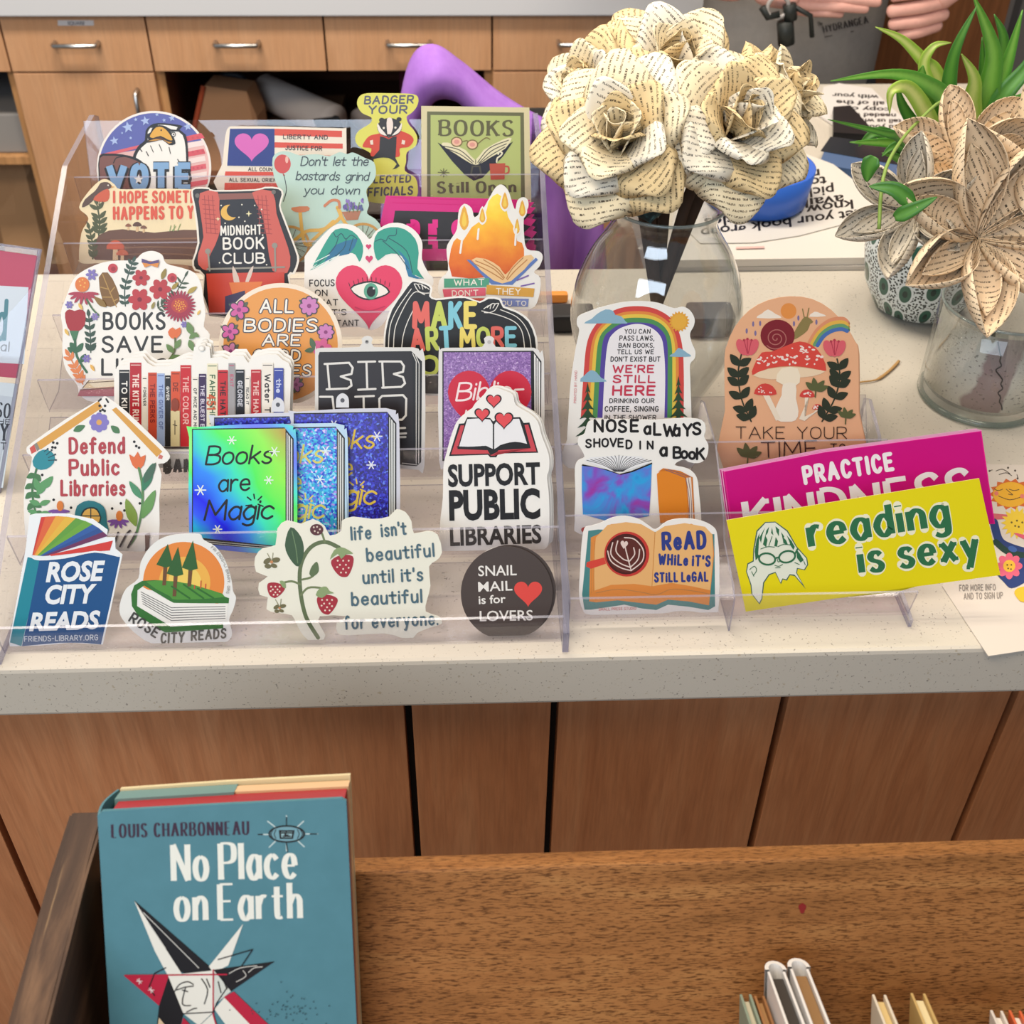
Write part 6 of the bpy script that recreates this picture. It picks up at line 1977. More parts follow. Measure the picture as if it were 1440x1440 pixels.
tag(tub, 'bright blue round plastic tub standing on the large-print sheet', 'tub')

# ================================================================== spider plant
PX, PYY = 0.493, 0.548
k = NT('spotted_glaze')
v3 = k.coord('Object')
tcu = k.n('ShaderNodeTexCoord')
mpu = k.n('ShaderNodeMapping', {0: tcu.outputs['UV'], 'Scale': (1.0, .62, 1.0)})
vo = k.n('ShaderNodeTexVoronoi', {'Vector': tcu.outputs['UV'], 'Scale': 300.0}, voronoi_dimensions='2D')
vb = k.n('ShaderNodeTexVoronoi', {'Vector': mpu.outputs[0], 'Scale': 36.0, 'Randomness': .45}, voronoi_dimensions='2D')
small = k.math('LESS_THAN', vo.outputs['Distance'], .36)
big = k.math('LESS_THAN', vb.outputs['Distance'], .25)
bigc = k.math('LESS_THAN', vb.outputs['Distance'], .10)
halo = k.math('LESS_THAN', vb.outputs['Distance'], .33)
c = k.mix(k.math('MULTIPLY', small, k.math('SUBTRACT', 1.0, halo)), '#d3dcde', '#25302f')
c = k.mix(big, c, '#2f5a4c')
c = k.mix(bigc, c, '#16302c')
M_SPOT = k.fin(c, .25, .5)
plant = empty('spider_plant', (PX, PYY, ZC), 'potted spider plant in a white pot with dark green spots', 'plant')
PROF = [(0, 0), (.036, 0), (.050, .008), (.064, .035), (.071, .07), (.070, .105), (.066, .112), (.064, .106), (.064, .09), (0, .09)]
V, F = lathe(PROF, PX, PYY, ZC + .0004, 48)
UVp = [(.066 * 2 * PI * (abs(j - 24) / 48), z + .3 * (r < .03)) for r, z in PROF for j in range(48)]
meshobj('pot', V, F, M_SPOT, parent=plant, smooth=True, uvs=UVp)
V, F = lathe([(0, .004), (.063, 0), (.063, -.01)], PX, PYY, ZC + .099, 32)
meshobj('soil', V, F, mat('#3a2d24', .9), parent=plant)


def leaf_mat(name, edge, mid):
    k = NT(name)
    tc = k.n('ShaderNodeTexCoord')
    sp = k.n('ShaderNodeSeparateXYZ', {0: tc.outputs['UV']})
    d = k.math('ABSOLUTE', k.math('SUBTRACT', sp.outputs[0], 0.5))
    c = k.ramp(k.math('ADD', k.math('MULTIPLY', d, 2.0), k.math('MULTIPLY_ADD', k.noise(k.coord('Object', (90, 90, 20)), 2), .4, -.2)), [(.15, mid), (.7, edge)])
    k.fin(c, .4, .4)
    k.b.inputs['Subsurface Weight'].default_value = 0.0
    return k.m


M_L = [leaf_mat('green_leaf', '#4f8a2c', '#7db04a'), leaf_mat('yellow_leaf', '#8fae3e', '#c8cf78'), leaf_mat('dark_leaf', '#3c7329', '#5a9138')]


def blade(pts, w, m, parent, fold=.35):
    w *= 1.3
    """pts: (px, py, Y); w half-width in metres"""
    P = [Vector(q) for q in catmull([tuple(onY(x, y, Y)) for x, y, Y in pts], False, 6)]
    n = len(P)
    V, F, UV = [], [], []
    for i, p in enumerate(P):
        t = i / (n - 1)
        d = (P[min(i + 1, n - 1)] - P[max(i - 1, 0)]).normalized()
        view = (Vector(CAM) - p).normalized()
        s = d.cross(view).normalized()
        nrm = s.cross(d).normalized()
        ww = w * min(1.0, .45 + t * 2.2) * max(1 - t ** 2.6, .04)
        for q in (-1, -.5, 0, .5, 1):
            V.append(p + s * ww * q + nrm * ww * fold * abs(q))
            UV.append(((q + 1) / 2, t))
    for i in range(n - 1):
        for j in range(4):
            b = i * 5 + j
            F.append((b, b + 1, b + 6, b + 5))
    return sheet('leaf', V, F, UV, M_L[m], parent, .0006)


B = (1372, 300)
LV = [([(1386, 240, .58), (1388, 146, .57), (1397, 73, .56), (1368, -8, .55)], .0115, 0), ([(1372, 240, .57), (1367, 150, .56), (1370, 110, .55), (1352, 76, .54)], .009, 1),
      ([(1392, 230, .58), (1389, 157, .58), (1414, 96, .58), (1438, 14, .58)], .010, 0), ([(1396, 240, .57), (1402, 152, .56), (1446, 92, .56), (1490, 20, .56)], .010, 2),
      ([(1378, 240, .60), (1382, 120, .60), (1381, 52, .60)], .006, 2), ([(1345, 240, .55), (1334, 150, .54), (1342, 76, .53), (1374, 8, .53)], .008, 2),
      ([(1330, 260, .54), (1314, 187, .53), (1296, 120, .52), (1298, 92, .51)], .0125, 0), ([(1350, 230, .52), (1335, 150, .51), (1303, 118, .50), (1253, 104, .49), (1168, 114, .48)], .008, 0),
      ([(1330, 250, .52), (1309, 175, .50), (1280, 126, .49), (1254, 128, .48), (1251, 160, .48)], .0075, 1), ([(1345, 200, .58), (1318, 110, .58), (1300, 87, .58), (1268, 55, .58), (1231, 38, .58)], .007, 1),
      ([(1330, 260, .50), (1271, 198, .47), (1242, 187, .46), (1164, 168, .45)], .0048, 2), ([(1330, 250, .51), (1285, 206, .50), (1195, 200, .49)], .0085, 0),
      ([(1320, 260, .52), (1280, 215, .51), (1236, 186, .50), (1207, 206, .50)], .0085, 2), ([(1340, 250, .55), (1330, 170, .56), (1300, 100, .57), (1312, 66, .57), (1338, 60, .57)], .0065, 1),
      ([(1400, 240, .60), (1410, 170, .60), (1430, 140, .60), (1470, 130, .60)], .007, 0), ([(1410, 250, .58), (1425, 190, .57), (1460, 160, .57)], .006, 0),
      ([(1350, 240, .58), (1350, 170, .59), (1326, 130, .59), (1318, 145, .59)], .0075, 2), ([(1340, 255, .53), (1300, 225, .50), (1262, 205, .49), (1240, 220, .48)], .007, 2),
      ([(1330, 260, .52), (1290, 240, .50), (1262, 222, .49), (1240, 215, .49)], .006, 0), ([(1360, 240, .60), (1362, 160, .61), (1376, 110, .61), (1404, 78, .61)], .007, 0),
      ([(1325, 262, .53), (1300, 200, .53), (1270, 150, .53), (1262, 120, .53)], .007, 2), ([(1380, 240, .62), (1400, 130, .63), (1412, 60, .63), (1398, 20, .63)], .008, 2)]
for pts, w, m in LV:
    pts = [(1375, 318, .575)] + pts
    blade(pts, w, m, plant)
rn = [(1340, 146, .46), (1290, 172, .40), (1246, 236, .30), (1236, 322, .262)]
tubeobj('runner', catmull([tuple(onY(*q)) for q in [(1360, 260, .53)] + rn], False, 6), .0016, mat('#7f9a4a', .5), plant, 6)
for pts, w in (([(1238, 290, .272), (1226, 262, .265), (1224, 258, .26)], .0), ([(1284, 288, .25), (1258, 266, .255), (1222, 262, .26)], .0055), ([(1258, 306, .25), (1284, 294, .245), (1318, 277, .24)], .005), ([(1230, 220, .30), (1222, 236, .30), (1219, 256, .30)], .006)):
    if w:
        blade(pts, w, 2, plant)

# ================================================================== candle jar with a map, and folded paper flowers
JX, JY, JR = 0.502, 0.362, 0.062
jz = onY(1302, 428, JY).z - ZC
jar = empty('glass_jar', (JX, JY, ZC), 'clear straight-sided glass jar lined with a map', 'jar')
po = [(0, 0), (JR - .004, 0), (JR, .005), (JR, jz), (JR - .003, jz + .001), (JR - .0035, .016), (JR - .008, .011), (0, .010)]
V, F = lathe(po, JX, JY, ZC + .0004, 64)
meshobj('body', V, F, M_JAR, parent=jar, smooth=True)
tubeobj('rim', [(JX + (JR - .0015) * math.cos(t), JY + (JR - .0015) * math.sin(t), ZC + jz) for t in np.linspace(0, 2 * PI, 64, endpoint=False)], .0014, M_GLASSR, jar, 8, True)
tubeobj('foot_ring', [(JX + (JR - .003) * math.cos(t), JY + (JR - .003) * math.sin(t), ZC + .004) for t in np.linspace(0, 2 * PI, 64, endpoint=False)], .0032, clear('jar_foot', '#c9d2cb', 1.5, .02, .25, '#9aa59e', 1.6), jar, 8, True)
k = NT('printed_map')
v3 = k.coord('Object')
n1 = k.noise(v3, 13, 3, .55)
n2 = k.noise(k.coord('Object', (1, 1, 1), (3, 1, 2)), 22, 3, .55)
sx_ = k.n('ShaderNodeSeparateXYZ', {0: v3})
band = k.math('ABSOLUTE', k.math('ADD', k.math('SUBTRACT', sx_.outputs[0], -.020), k.math('MULTIPLY_ADD', n1, .07, -.035)))
c = k.mix(k.ramp(band, [(.018, (1, 1, 1, 1)), (.0195, (0, 0, 0, 1))]), '#e9e3d6', '#b49c98')
right = k.math('GREATER_THAN', k.math('ADD', sx_.outputs[0], k.math('MULTIPLY_ADD', n2, .06, -.03)), .028)
c = k.mix(right, c, '#c3ced6')
ty = k.noise(k.coord('Object', (260, 260, 420)), 1.0, 1)
c = k.mix(k.math('MULTIPLY', k.ramp(ty, [(.64, (0, 0, 0, 1)), (.68, (1, 1, 1, 1))]), .6), c, '#5d5450')
M_MAP = k.fin(c, .7, .2)
V, F, n = [], [], 40
for j in range(2):
    for i in range(n + 1):
        t = math.radians(150 + 235 * i / n)
        V.append(Vector((JX + (JR - .0045) * math.cos(t), JY + (JR - .0045) * math.sin(t), ZC + (.018 if j == 0 else jz - .008))))
for i in range(n):
    F.append((i, i + 1, n + 2 + i, n + 1 + i))
mp = meshobj('map', V, F, M_MAP, parent=jar, smooth=True)
so = mp.modifiers.new('thickness', 'SOLIDIFY'); so.thickness = .0004
riv = []
rn = random.Random(5)
for i in range(16):
    t = i / 15
    an = math.radians(244 + 24 * t + rn.uniform(-3, 3))
    riv.append((JX + (JR - .0041) * math.cos(an), JY + (JR - .0041) * math.sin(an), ZC + jz - .012 - t * (jz - .034)))
tubeobj('map_line', catmull(riv, False, 3), .0007, mat('#4a3d3c'), jar, 6).parent = mp

M_FOLD = newsprint('folded_book_page', '#dcc4a8', '#3f342c', 0.0058, 0.55, 0.35)
M_FOLDW = newsprint('folded_grey_page', '#c2bcb2', '#43403d', 0.0052, 0.56, 0.45)


def fold_petal(L, R0, M, rng, arc=150, lift=.25, nv=12, nu=10):
    V, F, UV = [], [], []
    th = rng.uniform(0, 2 * PI)
    cs, sn = math.cos(th), math.sin(th)
    for j in range(nv + 1):
        t = j / nv
        rho = R0 * 2.5 * (t + .02) ** 1.05 * max(1 - t, 0) ** .85 + .0004
        zc = lift * L * t * t
        for i in range(nu + 1):
            s = -1 + 2 * i / nu
            an = math.radians(arc) * s
            V.append(M @ Vector((rho * math.sin(an), L * t, zc + rho * (1 - math.cos(an)) * 1.05)))
            u0, v0 = s * rho * 2.2, t * L
            UV.append((u0 * cs - v0 * sn, u0 * sn + v0 * cs))
    for j in range(nv):
        for i in range(nu):
            b = j * (nu + 1) + i
            F.append((b, b + 1, b + nu + 2, b + nu + 1))
    return V, F, UV


def kusudama(px, py, Y, face, L, n, label, seed, m=None, ph=0.0):
    rng = random.Random(seed)
    c = onY(px, py, Y)
    f = Vector(face).normalized()
    root = empty('folded_flower', c, label, 'paper flower', 'folded paper flowers in the glass jar')
    q = f.to_track_quat('Z', 'Y').to_matrix().to_4x4()
    for i in range(n):
        for rr, arc, mul in ((.30, 120, 1.0), (.165, 108, .80)):
            M = Matrix.Translation(c) @ q @ Matrix.Rotation(ph + 2 * PI * i / n, 4, 'Z') @ Matrix.Rotation(math.radians(18), 4, 'X') @ Matrix.Translation((0, .002, .003 if mul < 1 else 0))
            V, F, UV = fold_petal(L * mul, L * rr, M, rng, arc)
            sheet('petal' if mul == 1 else 'petal_fold', V, F, UV, m or M_FOLD, root, .0005)
    s0 = c - f * .004
    foot = Vector((JX + (c.x - JX) * -.2, JY + (c.y - JY) * -.2, ZC + .02))
    tubeobj('stem', catmull([tuple(s0), tuple(s0 * .5 + Vector((JX, JY, ZC + jz)) * .5 - f * .01), tuple(foot)], False, 6), .0022, M_STEM, root, 6)
    return root


kusudama(1372, 336, .285, (-.05, -.80, .60), .104, 7, 'folded page flower facing forward over the front of the jar', 21, None, .35)
kusudama(1442, 246, .335, (.25, -.65, .70), .086, 6, 'folded page flower high in the jar at the picture edge', 22, None, .1)
kusudama(1352, 240, .385, (-.25, -.45, .85), .074, 6, 'folded page flower standing highest, among the spider plant leaves', 23, None, .5)
kusudama(1290, 302, .335, (-.60, -.62, .50), .072, 6, 'greyish folded page flower hanging over the spotted pot', 24, M_FOLDW, .2)

# ================================================================== flyer at the counter edge
a = Art((Vector((0, 0, ZC + .0012)), Vector((0, 0, 1)))).z(1280, 580, 4.0)
a.slab('#d3c9be', [(440, 1370), (900, 1300), (820, 300), (430, 290), (420, 420), (180, 975)], 0, .0009)
P = [(566 + (118 if i % 2 == 0 else 96) * math.cos(PI * i / 14) * 1.05, 460 + (90 if i % 2 == 0 else 72) * math.sin(PI * i / 14)) for i in range(28)]
a.f('#c9642c', P); a.el('#e2a92f', 566, 462, 100, 70)
a.lines('#4a3a2c', [[(472, 430), (494, 440), (520, 432)], [(556, 432), (584, 440), (612, 434)], [(496, 470), (560, 492), (630, 474)], [(540, 432), (556, 446), (576, 464), (552, 460)]], 4, 3)
a.dots('#d9776a', [(484, 456), (630, 472)], 13)
a.lines('#4a4038', [[(444, 328), (462, 324)], [(482, 330), (520, 320), (560, 345)], [(500, 350), (540, 340), (570, 356)], [(600, 350), (606, 370)]], 4, 3)
a.dots('#4a4038', [(446, 330), (550, 312), (590, 328), (604, 372)], 6)
a.f('#c9656a', [(400, 570), (540, 575), (545, 600), (420, 600)], 2)
a.star('#e4c23c', 600, 622, 92, 16, .68); a.dots('#6a5a2a', [(570, 620), (600, 610), (630, 620), (590, 640), (610, 645)], 6)
a.lines('#263a72', [[(470, 620), (500, 720), (560, 760), (660, 790)]], 46, 5)
a.lines('#1f3b34', [[(480, 730), (560, 790), (700, 812)]], 34, 5)
a.el('#3a5a9a', 575, 770, 26, 16, 20)
a.f('#d65a72', [(580, 680), (640, 690), (700, 720), (640, 715)], 2)
a.f('#263a72', [(470, 870), (640, 820), (720, 900), (640, 960), (570, 990), (530, 960)], 3)
a.flower('#d9607a', 556, 866, 74, 8, '#e6b53a', 34, 22)
a.dots('#5a4a20', [(545, 860), (568, 860), (550, 880), (566, 884)], 5)
a.f('#e0b52f', [(585, 1010), (620, 985), (720, 980), (760, 1050), (640, 1070), (600, 1045)], 3)
a.text('#8f8780', 'FOR MORE INFO', 275, 1005, 32, 480, 1000, .1)
a.text('#8f8780', 'AND TO SIGN UP', 300, 1052, 32, 520, 1046, .1)
a.done('flyer', 'white flyer with smiling sun and bright flowers at the counter edge', 'flyer')

# ================================================================== sign holder beside the tall rack
pl = lean(24, .225, ZC)
hold = empty('sign_holder', (-.60, .23, ZC), 'clear acrylic sign holder with pink and white cards beside the tall rack', 'sign holder')
def up_poly(pts, off, t, m, name):
    p0, n_ = pl
    P = [onP(x, y, p0, n_) + n_ * off for x, y in pts]
    for q in P:
        if q.z < ZC + .001: q.z = ZC + .001
    nn = len(P)
    V = P + [q - n_ * t for q in P]
    for q in V:
        q.z = max(q.z, ZC + .0006)
    F = [tuple(range(nn - 1, -1, -1)), tuple(range(nn, 2 * nn))] + [(i, (i + 1) % nn, nn + (i + 1) % nn, nn + i) for i in range(nn)]
    return meshobj(name, V, F, m, parent=hold)
up_poly([(-170, 322), (58, 351), (-4, 716), (-250, 690)], .0, .003, M_ACRYL, 'back_panel')
tb_ = [onP(x, y, *pl) for x, y in ((-170, 322), (56, 351), (-4, 706))]
tubeobj('edge', [tuple(q) for q in tb_], .002, M_ACRE, hold, 6)
def card(pts, c, off, name, extra):
    a = Art((pl[0] + pl[1] * off, pl[1]))
    a.slab(c, pts, 0, .0006)
    extra(a)
    return a.done(name, None, parent=hold)
def e1(a):
    a.f('#c9d3de', [(-170, 392), (40, 404), (34, 512), (-190, 500)])
    a.text('#4d7f8c', 'd', -8, 476, 54, 9, 477, .09)
    a.text('#6a6f78', 'local', -26, 491, 13, 13, 494, .1)
card([(-160, 330), (54, 360), (24, 532), (-190, 512)], '#b3455f', .0008, 'pink_card', e1)
def e2(a):
    a.text('#2c3138', 'SO', -6, 586, 20, 14, 588, .14, serif=.1, thin=.07)
    a.text('#2c3138', 'THE', -12, 595, 7, 14, 597, .14)
    a.text('#2c3138', 'STORY', -62, 616, 24, 12, 620, .15, serif=.1, thin=.06)
    a.text('#2c3138', 'FRONT', -40, 630, 9, 9, 632, .13)
card([(-190, 518), (25, 540), (4, 686), (-220, 668)], '#cfdbe2', .0008, 'white_card', e2)

# ================================================================== chair with a purple jacket
chair = empty('office_chair', (-0.01, 1.12, 0), 'black office chair behind the counter under a purple jacket', 'chair')
bm = bmesh.new()
bbox(bm, (-.14, -.03, .56), (.14, .03, .965), 0, None, .028)
bm_obj('backrest', bm, mat('#151315', .7), chair)
bm = bmesh.new()
bbox(bm, (-.2, .0, .44), (.2, .42, .52), 0, None, .03)
bm_obj('seat', bm, mat('#151315', .7), chair)
bm = bmesh.new()
bbox(bm, (-.03, .2, .06), (.03, .26, .44), 0)
for i in range(5):
    bbox(bm, (-.02, 0, .02), (.02, .2, .06), 0, Matrix.Translation((0, .23, 0)) @ Matrix.Rotation(2 * PI * i / 5, 4, 'Z'))
bm_obj('base', bm, mat('#1a191a', .5), chair)
k = NT('purple_fleece')
n1 = k.noise(k.coord('Object', (30, 30, 6)), 2, 3)
M_PUR = k.fin(k.mix(n1, '#8f5cb6', '#aa7bcd'), .75, .2, n1, .3, .004)
jk = empty('jacket', (0.05, 1.0, .6), 'purple jacket draped over the black office chair', 'jacket')
YJ = 1.0
def drape(top, bot, YT, name, waves=5, amp=.018, nu=40, nv=16, bulge=.03):
    """hanging cloth between an upper and a lower line of photograph points"""
    tp = [onY(x, y, YT) for x, y in catmull(top, False, 8)]
    bt_ = [onY(x, y, YT) for x, y in catmull(bot, False, 8)]
    def samp(L, s):
        f = s * (len(L) - 1); i = min(int(f), len(L) - 2)
        return L[i].lerp(L[i + 1], f - i)
    V, F = [], []
    for j in range(nv + 1):
        t = j / nv
        for i in range(nu + 1):
            s = i / nu
            p = samp(tp, s).lerp(samp(bt_, s), t)
            p.y += -bulge * math.sin(PI * min(t * 1.0, 1)) - amp * math.sin(s * waves * PI * 2 + t * 1.5) * (.2 + .8 * t)
            V.append(p)
    for j in range(nv):
        for i in range(nu):
            b = j * (nu + 1) + i
            F.append((b, b + 1, b + nu + 2, b + nu + 1))
    o = meshobj(name, V, F, M_PUR, parent=jk, smooth=True)
    so = o.modifiers.new('thickness', 'SOLIDIFY'); so.thickness = .012
    return o
drape([(566, 190), (584, 96), (606, 70), (640, 92), (700, 140), (775, 180), (840, 200)], [(548, 330), (566, 215), (600, 134), (645, 134), (690, 170), (740, 215), (790, 250)], YJ, 'hood', 3, .008)
drape([(716, 170), (770, 176), (842, 198)], [(708, 430), (770, 436), (842, 440)], YJ + .01, 'sleeve', 2.2, .02)
drape([(548, 200), (570, 190), (596, 200)], [(540, 400), (566, 410), (600, 405)], YJ + .01, 'side_panel', 1, .01)

# ================================================================== the open niche and shelves
def onb(px, py, Y=2.02): return onY(px, py, Y)
nsh = box('niche_shelf', (XS[2] + .018, YB + .03, .50), (XS[4] - .018, 2.56, .515), M_CABIN, None, .001)
tag(nsh, 'brown shelf inside the open niche of the wide cabinet', 'shelf')
p0_, p1_ = onb(372, 128, 2.16), onb(470, 172, 2.0)
d = (p1_ - p0_)
V, F = [], []
rp = .040
for s_, r in ((0, rp), (0, .016), (1, .016), (1, rp)):
    pass
roll = empty('paper_roll', (p0_ + p1_) / 2 - Vector((0, 0, rp)), 'white roll of paper lying at a slant inside the open niche', 'roll')
tubeobj('paper', [p0_, p0_ + d * .02, p0_ + d * .98, p1_], rp, mat('#cfc4bc', .8), roll, 28)
tubeobj('core', [p1_ - d * .02, p1_ + d * .004], .016, mat('#2c211d', .9), roll, 16)
bx0 = box('carton', (onb(356, 150).x, 2.05, .516), (onb(470, 150).x, 2.3, roll.location.z - .012), mat('#8a6548', .8), None, .002)
tag(bx0, 'brown carton carrying the white paper roll in the niche', 'carton')
q0, q1 = onb(276, 205, 1.97), onb(345, 130, 1.97)
bag = empty('paper_bag', ((q0.x + q1.x) / 2, 2.0, .516), 'brown paper bag with an orange border in the open niche', 'bag')
bm = bmesh.new()
o_ = bag.location
vs = [(q0.x, 1.96, .516), (q1.x + .02, 1.96, .516), (q1.x + .02, 1.96, .64), (q1.x, 1.985, .688), (onb(286, 128, 1.97).x, 1.99, .70), (q0.x, 1.965, .60)]
f0 = [bm.verts.new(Vector(v) - o_) for v in vs]
f1 = [bm.verts.new(Vector(v) - o_ + Vector((.01, .07, 0))) for v in vs]
n = len(vs)
bm.faces.new(f0); bm.faces.new(f1[::-1])
for i in range(n): bm.faces.new((f0[i], f0[(i + 1) % n], f1[(i + 1) % n], f1[i]))
bm_obj('body', bm, mat('#b98a64', .85), bag)
e0 = [Vector((q0.x - .002, 1.957, .52)), Vector((q0.x - .002, 1.962, .60)), Vector((onb(286, 128, 1.97).x - .002, 1.987, .70))]
tubeobj('border', e0, .006, mat('#b5502f', .8), bag, 6)
tr = [tuple(onb(x, y, 2.085)) for x, y in ((300, 122), (318, 106), (338, 108), (344, 122), (328, 132), (310, 136))]
tt = tubeobj('tape_loop', catmull(tr, True, 4), .009, mat('#2b3138', .5), None, 8, True)
tag(tt, 'dark loop of tape propped on the brown paper bag', 'tape')
cd0 = [onb(440, 168, 1.945), onb(476, 164, 1.945), onb(488, 190, 1.935), onb(452, 195, 1.935)]
cdm = meshobj('black_card', [q for q in cd0] + [q + Vector((0, .004, 0)) for q in cd0], [(0, 3, 2, 1), (4, 5, 6, 7), (0, 1, 5, 4), (1, 2, 6, 5), (2, 3, 7, 6), (3, 0, 4, 7)], mat('#141315', .6))
tag(cdm, 'black card leaning against the end of the white paper roll', 'card')
pr = onb(505, 168, 2.05)
rl = tubeobj('paper_roll', [pr, pr + Vector((.06, .1, .0))], .024, mat('#a89a92', .8), None, 20)
tag(rl, 'small pale roll behind the badger sticker in the niche', 'roll')
bx1 = box('carton', (pr.x - .03, 2.0, .516), (pr.x + .09, 2.2, pr.z - .0245), mat('#4a342a', .8), None, .002)
tag(bx1, 'dark carton under the small pale roll in the niche', 'carton')
mb = box('storage_box', (pr.x + .095, 2.1, .516), (pr.x + .17, 2.4, .74), mat('#5a2038', .7), None, .003)
tag(mb, 'maroon storage box at the dim end of the niche', 'box')
gb = box('storage_bin', (XS[0] + .03, YB + .02, .581), (XS[1] - .02, 2.4, .668), mat('#8f8b88', .5), None, .004)
tag(gb, 'grey storage bin on the open shelf at the end of the cabinets', 'bin')


def paper_bag(x0, x1, y0, y1, z0, z1, label, seed):
    rng = random.Random(seed)
    bm = bmesh.new()
    n = 12
    rings = []
    for j in range(7):
        t = j / 6
        ring = []
        for i in range(n):
            a_ = 2 * PI * i / n
            cx, cy = math.cos(a_), math.sin(a_)
            sq = 1 / max(abs(cx), abs(cy))
            k_ = (1 - .15 * t * t) * (1 + rng.uniform(-.07, .07))
            ring.append(bm.verts.new((cx * sq * (x1 - x0) / 2 * k_, cy * sq * (y1 - y0) / 2 * k_ * (1 - .3 * t), (z1 - z0) * t * (1 + rng.uniform(-.06, .06)) if j else 0)))
        rings.append(ring)
    for j in range(6):
        for i in range(n):
            bm.faces.new((rings[j][i], rings[j][(i + 1) % n], rings[j + 1][(i + 1) % n], rings[j + 1][i]))
    bm.faces.new(rings[0][::-1]); bm.faces.new(rings[-1])
    o = bm_obj('paper_bag', bm, mat('#b08a66', .85, .15), None, False, ((x0 + x1) / 2, (y0 + y1) / 2, z0))
    tag(o, label, 'bag', 'crumpled paper bags under the shelf')
paper_bag(-1.16, -1.0, 1.95, 2.2, .1205, .54, 'crumpled brown paper bag reaching up to the open shelf edge', 3)
paper_bag(-1.36, -1.17, 1.94, 2.2, .1205, .46, 'crumpled brown paper bag deeper in the open cabinet end', 4)
# label strip on the first drawer
sx0, sx1 = onY(80, 32, YB - .0185), onY(132, 32, YB - .0185)
a = Art((Vector((0, YB - .0187, 0)), Vector((0, -1, 0))))
a.p0.z = -5
a.slab('#d5d3d6', [(81, 28.5), (131.5, 28.5), (132, 36), (81.5, 36)], 0, .0005)
a.block('#5a5c66', 'SQUARE', 95, 34.8, 119, 34.8, 4.6, .03)
a.done('label_strip', None, parent=c1)

# a dry twig beside the jar
tw = [onZ(x, y, ZC + .0022) for x, y in ((1182, 546), (1206, 538), (1232, 534), (1250, 522), (1264, 508))]
tag(tubeobj('twig', catmull([tuple(q) for q in tw], False, 4), [.0009] * 9 + [.0018] * 8, mat('#b08a58', .8), None, 6), 'dry brown twig lying on the counter beside the map jar', 'twig')

# ================================================================== books in the old cart
bpl = lean(30.5, 0, 0)
bp0 = Vector(CAM + ray(315, 1132) * 0.6715)
BN = bpl[1]
book = empty('book', bp0 - Vector((0, .1, .2)), 'old teal hardback standing face out in the cart, star design on its jacket', 'book')


class BArt(Art):
    back = 0.0

    def pt(s, x, y):
        return onP(x, y, s.p0, s.n) - s.n * s.back


TE = '#4d7f8a'
k = NT('teal_jacket')
n1 = k.noise(k.coord('Object'), 60, 5)
M_TEALJ = k.fin(k.mix(n1, '#44727d', '#4f7f8c'), .5, .3)
out_f = [(137, 1147), (143, 1141), (300, 1132), (480, 1123), (487, 1127), (513, 1690), (505, 1700), (180, 1715), (170, 1705)]
a = BArt((bp0, BN)).z(0, 1080, 2.5714)
a.Z = (0, 0, 1)
a.slab(M_TEALJ, out_f, 0, .003, edge=M_TEALJ)
a.Z = (0, 1080, 1 / 2.5714)
MR = '#3a2538'
a.text(MR, 'LOUIS CHARBONNEAU', 402, 252, 48, 902, 240, .20, serif=.11, thin=.06, space=7)
WH = '#e4e4da'
a.text(WH, 'No Place', 618, 408, 130, 1078, 396, .165, serif=.085, thin=.06, gap=.8, space=3.4)
a.text(WH, 'on Earth', 628, 552, 128, 1096, 542, .165, serif=.085, thin=.06, gap=.8, space=3.4)
a.lines('#c4d2d0', [[(950, 240), (970, 240)], [(1106, 238), (1148, 238)], [(1036, 172), (1036, 206)], [(1036, 270), (1036, 300)], [(968, 192), (994, 212)], [(1098, 192), (1076, 212)], [(974, 286), (996, 264)], [(1100, 284), (1078, 264)]], 4)
a.lines(K, [[(934, 240), (950, 240)], [(1122, 238), (1146, 238)], [(1036, 178), (1036, 206)], [(1036, 270), (1040, 302)]], 4)
a.el(K, 1037, 238, 67, 32); a.el('#6f9aa6', 1037, 238, 60, 26)
a.f(K, [(1008, 224), (1066, 224), (1060, 256), (1012, 256)]); a.f('#8fb2b8', [(1016, 230), (1058, 230), (1054, 250), (1018, 250)])
a.lines(K, [[(1012, 234), (1062, 234)], [(1024, 246), (1050, 246)], [(1036, 232), (1030, 242), (1042, 242)]], 5)
a.lines(K, [[(988, 222), (980, 238), (988, 254)], [(998, 222), (992, 238), (998, 254)], [(1086, 222), (1094, 238), (1086, 254)], [(1076, 222), (1082, 238), (1076, 254)]], 3, 3)
# the faceted star
BK, RD = '#1c1a1d', '#b3203c'
a.f(BK, [(486, 478), (772, 728), (690, 748), (604, 720)]); a.f('#e2e0d6', [(486, 478), (540, 560), (660, 746), (608, 750), (560, 660)])
a.f('#e2e0d6', [(880, 562), (826, 712), (772, 740), (756, 716)])
a.f(BK, [(772, 728), (994, 698), (836, 806)]); a.f(RD, [(450, 750), (612, 746), (576, 858)])
a.f(BK, [(612, 750), (664, 888), (640, 980), (560, 1000), (576, 858)])
a.f('#e2e0d6', [(608, 748), (772, 730), (772, 880), (720, 930), (664, 886)])
a.f('#ccd0c8', [(776, 732), (836, 806), (782, 850), (772, 880)])
a.f(RD, [(810, 826), (846, 806), (1060, 1010), (980, 1040)]); a.f('#e2e0d6', [(776, 870), (812, 828), (900, 920), (1000, 1040), (900, 1040)])
a.f('#d9c2a0', [(560, 1000), (576, 900), (640, 980), (620, 1100)]); a.f(RD, [(640, 980), (664, 900), (760, 1000), (780, 1120), (640, 1100)])
a.f('#e2e0d6', [(720, 932), (772, 884), (820, 1100), (760, 1040)])
a.lines(RD, [[(452, 748), (820, 744)], [(772, 728), (772, 890), (830, 1090)]], 5)
